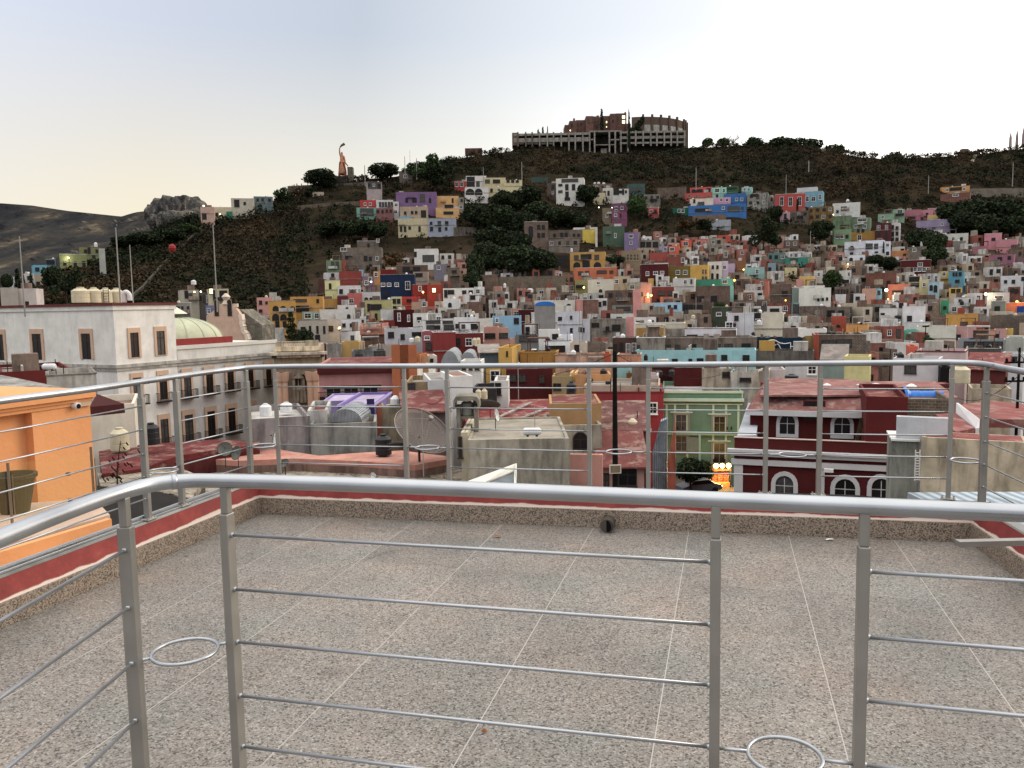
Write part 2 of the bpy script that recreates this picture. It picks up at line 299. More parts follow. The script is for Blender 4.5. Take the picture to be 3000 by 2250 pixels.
HOUSES_FAR = """
B 255 375 460 612 c79f8c dep=7|salmon end house on the left ridge with one dark doorway|D291,540,34,52
B 372 528 462 560 c8b896 dep=7|low cream house between the salmon end house and the grey one|391,525,34,28
B 520 716 388 520 bfb5a0 rf=6e2f2a dep=9|cream and grey house under a dark red pillared roof storey on the left ridge|571,430,40,60 640,430
B 716 882 372 468 66787a|blue grey house beside the cream one with the red storey|g3x1
B 482 532 500 542 1f7a62 dep=3 k=s|small green shed at the foot of the grey ridge house|
B 1224 1322 332 376 b5a286 dep=4|small tan hut on the slope under the big statue|g2x1
A 512 745 722 840 7f8250 dep=9|lower olive green wing of the terraced hillside building, lit window|l590,752,16,16 650,810,22,45 725,805,22,45 560,800
A 685 862 662 770 7c8050 dep=8|upper olive green block of the terraced hillside building|740,695 770,690,20,50 840,695 810,740
A 860 905 672 900 a9a9a2 dep=6|narrow pale grey stair wall closing the olive building|
A 290 402 815 885 5fa3b8 dep=7|light blue low house left of the olive building|g2x1
A 400 480 762 815 6d8fa0 dep=5|blue grey house with a wide dark opening above the light blue one|435,790,60,35
A 205 300 890 945 c3bfb8 dep=6|small white house among dark cypresses at far left|g1x1
A 72 125 918 950 c5c4c0 dep=5|tiny white house at the left edge among trees|
A 295 380 890 985 a89880 dep=6 rf=6e3a2a|tan house with brown roof below the light blue house|330,975
A 0 150 1010 1170 a9a094 D=150 rf=6b3b30|grey plaster rooftop house with brown roof at the left edge|
A 138 308 1018 1170 cdbfb8 D=152 a=14|pinkish white rooftop cube with a small door behind the white civic building|D228,1148,34,34
B 1635 1772 402 466 bf3b33 dep=6|bright red house with white trim left on the slope below the statue|w1680,435 w1725,435
B 1605 1776 466 562 6fa892 dep=6|mint house with a bright teal front below the red one|c1695,505,110,60
B 1690 1820 245 395 a99a98 dep=7|glazed terrace house with greyish pink walls right under the monument platform|c1760,275,110,50 g3x1
C 300 448 400 470 d5d2ce dep=7 rf=9c4b48|white house with a row of tall balcony windows beside the red one|c335,440,18,40 c360,440,18,40 c385,440,18,40 c412,440,18,40 c436,440,18,40
C 300 445 470 562 8a5a58 dep=6|dull maroon lower house under the white balcony house|g4x1
C 448 492 415 560 cfccc6 dep=5|narrow white house with an outside stair beside the balcony house|g1x2
C 470 822 332 545 7b5b85 rf=8d6a74 dep=9|large violet house with arched windows below the statue|a565,402,20,42 a622,402,16,40 a642,402,16,40 c700,385,42,62 a766,405,18,42
C 505 745 458 600 b99f82 dep=6|tan house with square windows in front of the violet house|552,512 612,508 646,508 710,520,42,56
C 488 745 560 692 c9ba90 rf=6fa0b8 dep=5|cream house with a light blue parapet and dark doors|516,650,18,44 551,650,18,44 590,641,20,24 676,650,18,44
C 500 600 542 606 79a7c0 dep=4|light blue rooftop box on the cream house|
C 745 992 560 702 9ea4b4 dep=8|pale blue grey house below the yellow one with two window rows|775,602 846,602,28,36 910,602,28,36 779,650,26,36 850,655,24,34 906,648
C 820 1012 366 470 d8a45c dep=8 rf=caa060|upper storey of the orange yellow house right of the violet house|961,405,14,36
C 815 1018 470 552 dba862 dep=7|lower storey of the orange yellow house right of the violet house|930,455,74,26 925,512,80,22
C 1012 1056 378 520 8c8478 dep=6|narrow grey stucco house against the orange yellow house|g1x2
C 500 612 152 250 6b5f55 dep=5|brown hut with a pale sign near the dome shaped tree|w553,196,28,24
C 975 1078 240 312 b5423a dep=6|small brick red house with two framed windows at the ridge trees|w996,266,24,34 w1040,266,24,34
C 1075 1252 192 295 ddd8cf dep=8|white upper house with a dark terrace recess on the high slope|1118,245,66,84 c1180,262,28,46
C 1070 1272 290 395 d8d4cb dep=7|white house with wide dark arches on the high slope|a1112,330,72,50 a1186,330,62,52
C 1228 1418 208 290 cfbf8e dep=7|cream yellow house with a pergola right of the white arched one|c1262,240,40,30 1340,240,60,30
C 1254 1404 288 372 cdbb8a dep=6|lower cream house partly hidden behind round trees|g2x1
C 1412 1562 228 340 d3c593 dep=8 rf=6a665c|cream villa with a flat pergola roof at the upper trees|1440,240,26,18 1480,240,26,18 1520,240,26,18
E 380 622 212 452 dad6cb dep=9|tall white four storey house above the tree grove|c500,232,140,26 418,272,34,18 474,290,26,48 532,290,26,48 c418,328,36,20 475,355,28,52 478,392,46,24
E 168 312 205 260 3f5650 dep=6|dark green shack with a flat roof on the upper slope|
E 300 388 255 392 5d4a40 br dep=6|bare brick house left of the tall white four storey house|g1x2
E 700 806 340 432 cfc296 dep=6|cream yellow house hidden behind the tree right of the white tower house|g1x1
E 700 865 262 345 7d6358 br dep=7|brick upper house with white water tanks on its roof|g3x1
E 785 872 300 402 cfc9bd dep=6|white plaster house with two dark windows near the brick one|800,345,20,40 834,342,18,38
E 868 1008 305 420 cfcbc2 dep=8|white house with large dark openings and a brick side|900,330,46,48 960,330,16,44 g3x1
E 960 1012 308 420 8b4a3e br dep=5|narrow red brick strip house beside the white openings|
E 1002 1148 262 352 41615c dep=7|dark teal boarded house with flat eaves on the upper slope|c1070,310,100,30
E 1140 1282 352 455 8b8678 st dep=7|grey concrete house with rooftop rods on the upper slope|g3x1 c1215,405,16,30
E 1176 1262 465 542 c25450 dep=5|small coral house with a balcony under the grey concrete house|w1200,495 1240,495
E 1256 1502 292 380 6f5a4c br k=w dep=3|long brown stone retaining wall left of the coral house|
E 1490 1732 338 402 c24c48 dep=8|lower coral red house in the colour cluster with small yellow windows|y1532,370 y1595,370 y1698,370
E 1540 1732 290 352 c8504c dep=7|upper coral red house with a dark balcony opening|1600,322,90,24 1697,316,28,28
E 1730 1854 292 386 7fc4ac dep=7|mint green house beside the coral red one|w1772,318,34,30 w1830,320,18,30 1772,365
E 1856 1952 280 340 33603f dep=6|small dark green house above the blue cluster|1900,300,80,12
E 1984 2072 292 348 7cc4bc dep=6|pale turquoise cube above the blue house|w2010,310 w2045,310
E 1536 1738 388 455 d5cdb8 dep=7|cream white low house with a barred window under the coral house|c1633,432,54,26 1575,412,16,30
E 1738 1890 378 448 cc93b4 dep=7|pink house with two small windows in the colour cluster|w1808,400,20,24 w1858,400,20,24
E 1828 2026 345 440 2f6fae dep=8|upper cobalt blue house with pale windows in the colour cluster|w1940,395 w1985,395
E 1524 2026 442 532 2f6cab dep=9|long cobalt blue house stretching under the pink one|c1915,478,96,42 1640,490,110,30 c1990,478,20,30 w1825,468
E 1388 1532 468 532 1f6250 dep=6|dark green house with two white windows left of the cobalt blue house|w1443,494,24,28 w1477,494,24,28
E 1560 1850 530 580 8b6b58 br k=w dep=3|brown brick retaining wall under the long cobalt blue house|
E 2032 2212 340 480 8e8a80 st dep=9|grey unplastered block right of the blue houses|w2100,440 2095,360,60,20 g3x2
E 1710 1892 572 625 9aa0a6 dep=5|pale blue corrugated shack on the slope under the blue cluster|
E 782 858 470 612 7e6f55 dep=6|narrow house grey above and mustard below left of the magenta one|w820,535
E 858 992 428 505 7d4a68 dep=7|upper magenta house with pale balconies|w900,470,20,24 w950,470,20,24
E 862 992 503 602 86456a dep=6|lower magenta house with framed windows and railing|w895,530,20,24 938,540,14,40
C 1588 1786 588 815 7a6053 br dep=9|bare brick three storey shell with empty dark windows|a1637,675,36,96 1705,635,26,36 1745,635,26,36 1705,705,26,36 1745,705,26,36
C 1784 2082 662 742 766456 br dep=8|upper brick row with unglazed openings beside the brick shell|1842,706 1905,706,26,40 1942,706,26,40 2010,706 2050,706
C 1790 2050 740 830 84746a br dep=7|lower brick and concrete row under the unglazed brick row|g4x1
E 532 738 638 690 cfccc6 dep=5|white roofed low house behind the bright yellow house|
E 604 728 655 752 dbbd1e dep=6|bright yellow square house among brown brick ones|
E 720 738 650 790 cfc9be dep=6|thin white wall at the right of the bright yellow house|
E 785 972 628 792 4f6650 dep=8|large dark green house with a small white hut on top|w893,708,14,34
E 865 945 606 632 c9c9c6 dep=3|small white roof hut on the dark green house|
E 970 1092 682 812 84719a dep=7|lilac house with two white framed windows one above the other|w1028,713,32,26 w1028,770,18,22
E 1092 1282 748 815 8f8678 dep=5|white framed open porch right of the lilac house|1130,785,40,44 1180,785,40,44 1240,785,44,44
E 500 806 850 990 c4963c dep=9|mustard house with big dark arches and upstairs balconies|a560,965,56,54 a738,965,60,54 640,955,60,60 c556,900,38,40 c732,895,38,40 640,890,90,40
E 375 502 868 990 4d3b32 dep=7 rf=6a4535|dark timber fronted house left of the mustard arches|430,900,90,36 430,955,90,40
E 538 908 985 1056 d9713f dep=8|long orange house with a row of wide windows|c592,1032,38,26 c650,1030,34,28 c775,1022,84,24 c858,1022,30,22
E 944 1112 836 985 8f7b62 dep=7|tan ornate house with a cream columned balcony|y1000,895,18,50 y1030,895,18,50 y1060,895,18,50 y1085,895,16,50
E 1196 1346 856 958 a84a3a dep=7|brick red gabled house above the maroon one|
E 1345 1482 890 968 8a4a3c dep=6|red brown house with a white patterned corner window|w1475,920,22,34
E 1460 1552 748 808 dc5230 dep=6|bright orange red house with a small arch on the slope|w1500,778,40,26
E 1580 1690 740 795 d9502f dep=6|bright orange red twin house with framed windows|w1612,770,40,24 w1662,770
E 1355 1442 798 852 d4603c dep=5|small orange house with one wide framed window|w1383,826,36,26
E 1270 1345 800 850 9a90a8 dep=5|pale lilac small house left of the small orange one|w1325,825
E 1772 1882 706 760 cf4c2c dep=6|orange red house at the right end of the slope row|1832,730
E 1700 1822 730 858 a89c88 st dep=6|tall greyish cream house below the right orange red house|g2x3
E 1120 1350 955 1130 571f22 dep=9 id=maroon|maroon house with white framed windows in mid slope|w1170,1037,22,30 w1240,1032,32,22 w1297,1028,28,20
E 1215 1352 945 988 d3cfc9 dep=5|white balustraded roof room above the maroon house|g4x1
E 1345 1545 975 1100 7d6a1e dep=9|mustard olive house with two white framed windows|w1433,1026,30,32 w1496,1026,30,32
E 1540 1692 962 1108 c79a2c dep=8|ochre yellow house with round topped windows|ya1650,1020,16,40 ya1674,1020,16,40 y1652,1075 y1676,1075
E 1690 1812 932 1090 d9d3c8 dep=8|white house with narrow windows and arched doors beside the ochre one|1735,980,18,28 1775,980,18,28 a1731,1060,18,52 a1775,1060,18,46
E 1808 1868 928 1072 c5b2c8 dep=7|pale lilac tall house beside the white one|w1836,982
E 1865 1925 950 1012 b9a0bc dep=5|small lilac house behind the pale lilac tall one|
E 1940 2020 925 1000 8b5a36 dep=6|rusty brown house left of the teal one|
E 2008 2182 982 1062 7db0b0 dep=7|light teal house with one dark window|w2118,1020,24,34
E 1585 1800 1088 1145 2f8a6c dep=8|emerald terrace with railing on top of a brick wall|
E 1795 1912 1082 1145 58b89a dep=7|turquoise house corner with a white framed window|w1838,1107,38,22
E 1590 1885 1145 1312 7b5a4e br dep=7|tall bare brick wall house under the emerald terrace|1630,1255,60,44 1745,1255,50,48
E 1882 1916 1140 1262 86c8b4 dep=5|narrow mint strip beside the bare brick wall|
E 1390 1576 1078 1172 cdc9c2 dep=8|white plaster house left of the emerald terrace|w1497,1110,24,30 c1550,1104,14,34
E 655 878 1086 1204 c2bba8 dep=8|greyish cream house with arch below the long orange house|w745,1118,28,20 a765,1186,26,26
E 542 656 1090 1142 9a9152 dep=6|olive yellow wall house left of the greyish cream one|
E 878 1012 1060 1145 c0a580 dep=7|tan house with white pillars below the orange house|975,1100,30,28 w905,1105
E 1175 1222 1078 1162 cfa748 dep=5|narrow ochre stair tower beside the maroon house|
E 1246 1312 1048 1162 d8d5d0 dep=5|slim white house in front of the maroon house|1278,1074,20,22 1270,1140,18,14
E 1112 1192 1120 1290 d29280 dep=6|peach alley house with lit arched windows|ya1125,1215,16,40 yal1175,1225,16,40
E 1045 1114 1172 1400 d98e84 dep=6|tall salmon pink house in the bright narrow alley|
E 1222 1400 1150 1230 8c3a33 dep=7 rf=a03c34|house with red roof edge and grey panels below the slim white one|c1290,1205,60,36 c1370,1205,50,36
E 820 1048 1180 1300 705145 br dep=8|brown brick house beside the salmon pink alley house|g3x1
E 1225 1470 1290 1390 93bfd8 dep=8|sky blue house with two dark windows|1360,1324,26,28 1412,1324,26,28
E 1095 1232 1292 1372 cfc5ad dep=6|cream annex attached left of the sky blue house|c1208,1330,34,24
E 1100 1470 1368 1392 a39c8e dep=5|pale terrace slab under the sky blue house|
E 1466 1730 1285 1350 5b443c br dep=6|brick row with open posts right of the sky blue house|1500,1325,40,40 1545,1325,40,40 1610,1325,70,34
E 1730 2030 1325 1455 4d5643 st dep=7|mossy dark green walled house with white framed windows|w1787,1386,40,26 w1880,1384,50,26
E 1865 2092 1380 1562 d6d3d0 dep=8 id=wtower|white cube house with one maroon window|1938,1420,30,38
E 1850 1930 1452 1500 8c4a48 dep=5|low maroon and white annex at the white cube house|
E 2030 2212 1320 1420 cfc8b8 dep=8|cream white terrace house with a shaded loggia|2100,1352,80,22 w2140,1410
E 2095 2212 1378 1560 d3c9b0 dep=8|cream tower house with an air unit right of the white cube|w2150,1440,40,36 2120,1400
E 2180 2212 1100 1200 b56a55 dep=5|salmon strip house at the brick terrace|
E 1900 2080 1200 1262 a5674e br dep=6|orange lit brick house by the street lamp|g3x1
E 740 822 1250 1348 dad7d2 dep=6|small white twin block in the brown quarter|755,1300 800,1290
E 555 742 1262 1372 8b5a4e br dep=7|brown brick house with salmon pink edges|
E 555 612 1262 1372 cc8478 dep=8|salmon pink strip at the left of the brown brick house|
E 880 1042 1310 1372 8a9088 dep=6|grey green house with a window band|c960,1340,120,30
E 985 1052 1412 1562 de9490 dep=6|bright pink house at the bottom of the narrow alley|
E 942 988 1455 1510 86c8b8 dep=5|small mint house beside the bright pink one|
E 672 982 1430 1592 8d8478 st dep=8|weathered grey house with three dark windows|720,1480,60,34 825,1510,30,30 900,1505,70,50
E 172 392 1372 1505 c4c0ba dep=9|pale grey white house with a patio in the centre|275,1440,56,30 350,1440
E 390 602 1368 1602 ccced6 dep=9 id=bigwhite|large white plaster house with small square windows|415,1425,30,26 511,1415,16,26 513,1525,18,34 c590,1518,26,34
E 598 672 1432 1600 c6c7cc dep=7|white side block right of the large white plaster house|613,1522,24,34
E 170 262 1430 1520 dcdbd6 dep=5|bright white cube in front of the pale grey white house|w225,1490
E 370 545 1268 1372 cbc3b4 dep=7|creamy white house with arch beside the blue tarp|a490,1318,40,36
E 190 372 1325 1372 7d2a2c dep=6|dark red terrace wall under the blue tarp|
E 60 182 1350 1470 4d1a20 dep=6|dark burgundy house left of the pale grey white house|
E 770 930 1545 1600 dcdbd8 dep=5|white low block below the weathered grey house|
C 135 322 755 830 75665a br dep=6|upper grey brown ruin room above the brick terrace|235,795,16,36 w315,750
C 0 345 812 960 7a6c60 br dep=9|large grey brown ruin with broken openings|45,895 w20,828,50,24 210,905,30,40 250,908,24,30 w310,905
B 1350 1474 922 1010 758a66 dep=7|green house front with posts below the brown ruin|c1400,965,26,60 c1440,965,26,60
B 1470 1512 922 1000 a8503f dep=5|brick red strip beside the green front|
B 1326 1548 1028 1102 cfccca dep=8|white house at the left edge of the red gabled one|c1500,1080,34,40 1400,1050
B 1460 1650 1015 1142 8c3830 dep=8|brick red house turned sideways beside the white one|
B 1603 1662 1003 1060 82b2cc dep=4|small pale blue house above the navy one|
B 1655 1760 1060 1140 86687a dep=6|mauve balcony house between red and navy houses|w1690,1115 w1722,1085
B 1760 1812 1015 1100 c98d48 dep=5|small orange cube touching the navy house|w1775,1045
B 1808 2104 1045 1235 1e2f4c dep=10 par=.9 id=navy|big navy blue house with stepped parapet and framed windows|w1835,1133,30,24 w1887,1132,30,24 w1953,1132,30,26 w2048,1140,34,64 1855,1212
C 340 475 1002 1050 7a1e24 dep=6|dark red roof room behind the navy house|
C 475 745 965 1040 6a5448 dep=7|brown terrace house with a white eaves line above the navy house|560,1000,60,44 650,1000,60,44
C 628 832 822 955 dcd9d2 dep=8 id=whitecube|bright white cube house with a wide glazed window on the slope|c752,905,98,54 640,870,20,40
C 800 905 955 1050 7f7a86 dep=6|grey lilac shack right of the white cube house|w840,985
C 930 1022 985 1160 7f6a5a br dep=6|tall narrow brown house below the white cube|975,1022,38,26
C 620 745 1020 1130 a08c7c dep=6|tan plaster house attached right of the navy house|670,1048,60,28
C 620 862 1132 1260 7f2420 dep=9|dark red house with hanging lights right of the navy one|w680,1165,22,36 780,1200
C 740 868 1130 1252 96301f dep=7|bright red lit front beside the lamp|l800,1180
C 1206 1352 1050 1170 7a5c4c br dep=7|square brown brick house under the dark trees|1228,1120,22,30
C 1352 1940 1060 1160 71604e br k=w dep=3|long rubble stone retaining wall under the tree grove|
C 878 1146 1162 1250 dcdad2 dep=8|white modern house with three wide dark windows|902,1210,26,60 947,1197,52,32 1062,1197,34,28 1118,1197,34,28
C 1075 1192 1215 1280 dddbd6 dep=7|white block with one large window right below the modern house|1135,1243,40,32
C 882 1022 1255 1345 d6d4cf dep=7|white house with an arched door and tanks|a938,1308,28,36
C 1095 1222 1280 1372 80594a br dep=6|brown brick cube below the white block|
B 1330 1462 1098 1205 d2cb86 dep=7|pale yellow house with one tall dark window|1378,1145,18,46
B 1272 1332 1085 1160 5a3a34 dep=5|dark brown porch left of the pale yellow house|
B 1442 1642 1140 1222 cdcac6 dep=7|white house with five narrow dark windows|1472,1190,28,36 w1545,1188,12,36 w1570,1188,12,36 w1600,1188,12,36 w1628,1188,12,36
B 1525 1652 1205 1312 c0605a dep=7|coral house with one framed square window|w1561,1273,34,32
B 1632 1812 1195 1295 cfcdca dep=8|white house below the navy blue one|a1690,1258,28,28 1735,1262
B 1440 1530 1230 1310 6b2c30 dep=6|dark wine red house left of the coral one|
B 1680 1912 1265 1432 b3ad6c dep=9 rf=6b6a50|yellow green house with deep balconies|1712,1330,22,60 1775,1325,90,46 w1706,1415 1775,1410,20,50
B 1912 1996 1235 1340 c9c193 dep=7|pale yellow house with four dark openings|1932,1275,26,36 1970,1275,26,36 1935,1328,26,18 1972,1328,26,18
B 1995 2152 1235 1315 bf3127 dep=7|bright red house right of the pale yellow four window one|2060,1270,40,24
B 2080 2212 1280 1350 c09880 dep=6|peach house behind a grey canopy|w2190,1300
B 1812 1932 1345 1445 d2d0cc dep=6|white blank house beside the dark wine one|
B 1928 2105 1350 1492 451719 dep=8|dark oxblood house with tall white framed windows|w1973,1412,20,62 w2056,1422,18,50
B 742 945 1242 1402 d6968a dep=8 rf=9a8c84|salmon pink house with small square windows|777,1287,22,30 828,1288,16,18 777,1358,24,22
B 755 860 1400 1480 b9b5b0 dep=6|pale grey base house under the salmon pink one|g2x1
B 860 1078 1272 1500 be8a2c dep=10 id=ochre|ochre house with two rows of arched windows|a907,1338,48,40 a972,1338,48,40 a1052,1338,42,38 a907,1415,54,56 a974,1415,50,50 D922,1475,30,50 D985,1475,26,50
B 1030 1312 1235 1410 c28c2e dep=9|tall ochre wing with one small window|1270,1273,20,28 c1118,1268,110,20 1130,1340,120,50
B 1315 1456 1255 1312 ad8028 dep=6|low ochre house with a thin white post|
B 300 470 1310 1420 6a6d94 D=205|bluish white house behind the church gable|g3x1
B 88 240 1178 1290 b9b09a dep=9 D=226|beige concrete villa with dark gaps and lit lamps at the foot of the slope|135,1215,24,60 l205,1195,16,16 c170,1225
B 240 330 1200 1290 6a6258 dep=7 D=228|grey middle part of the villa with dark glazing|g3x1
B 328 500 1168 1300 b8ae8c dep=8 D=224|beige right part of the villa with a lit yellow window|l350,1190,26,40 375,1225,16,90 455,1215,60,60
B 0 165 1290 1330 8f8a80 D=205|grey low roofs behind the tower at the civic building|g4x1
B 1135 1292 1365 1442 86aca0 dep=7|pale aqua house with white framed windows right of the conifer|w1185,1400,50,40 w1262,1400
B 1285 1592 1345 1440 d5d1c8 dep=9|long white house with a small window and arch|1405,1405,18,24 a1538,1408,26,34
B 1440 1592 1308 1362 d2cfca dep=7|white upper roof room with curved wall|
B 1092 1352 1440 1605 b3a998 dep=9|beige house with narrow tall windows behind the conifer|1205,1520,14,60 1268,1520,14,60 1327,1520,14,60 1145,1520 1270,1590
B 1350 1470 1430 1560 c2baae dep=7|pale house with dark shrubs and a lamp|l1450,1510,10,16 1385,1510
B 1468 1648 1430 1532 d4d5d8 dep=8|white house with two square windows|1497,1482,24,28 1562,1482,24,28
B 655 872 1480 1602 ccc8c0 st dep=9|weathered white house with a dark red door behind the church|752,1540,24,50 D790,1540,24,46
B 868 982 1510 1602 cfcac0 st dep=7|white wall with streaks left of the conifer|
B 1640 1862 1520 1605 7d5a48 rf=8a5238 dep=8 sl=1.4|brown pavilion house with an overhanging tiled roof|c1700,1575,60,34 c1790,1575,60,40
B 1860 2165 1512 1605 c4c7d0 dep=9|long bluish white house with two windows|1905,1565,30,34 2010,1580,20,40
B 1800 1935 1445 1515 8a2b2a dep=6|dark red low wall house under the white blank one|
B 2092 2212 1385 1500 cfcbc4 dep=8|white house right of the oxblood one|2146,1432,32,40
"""
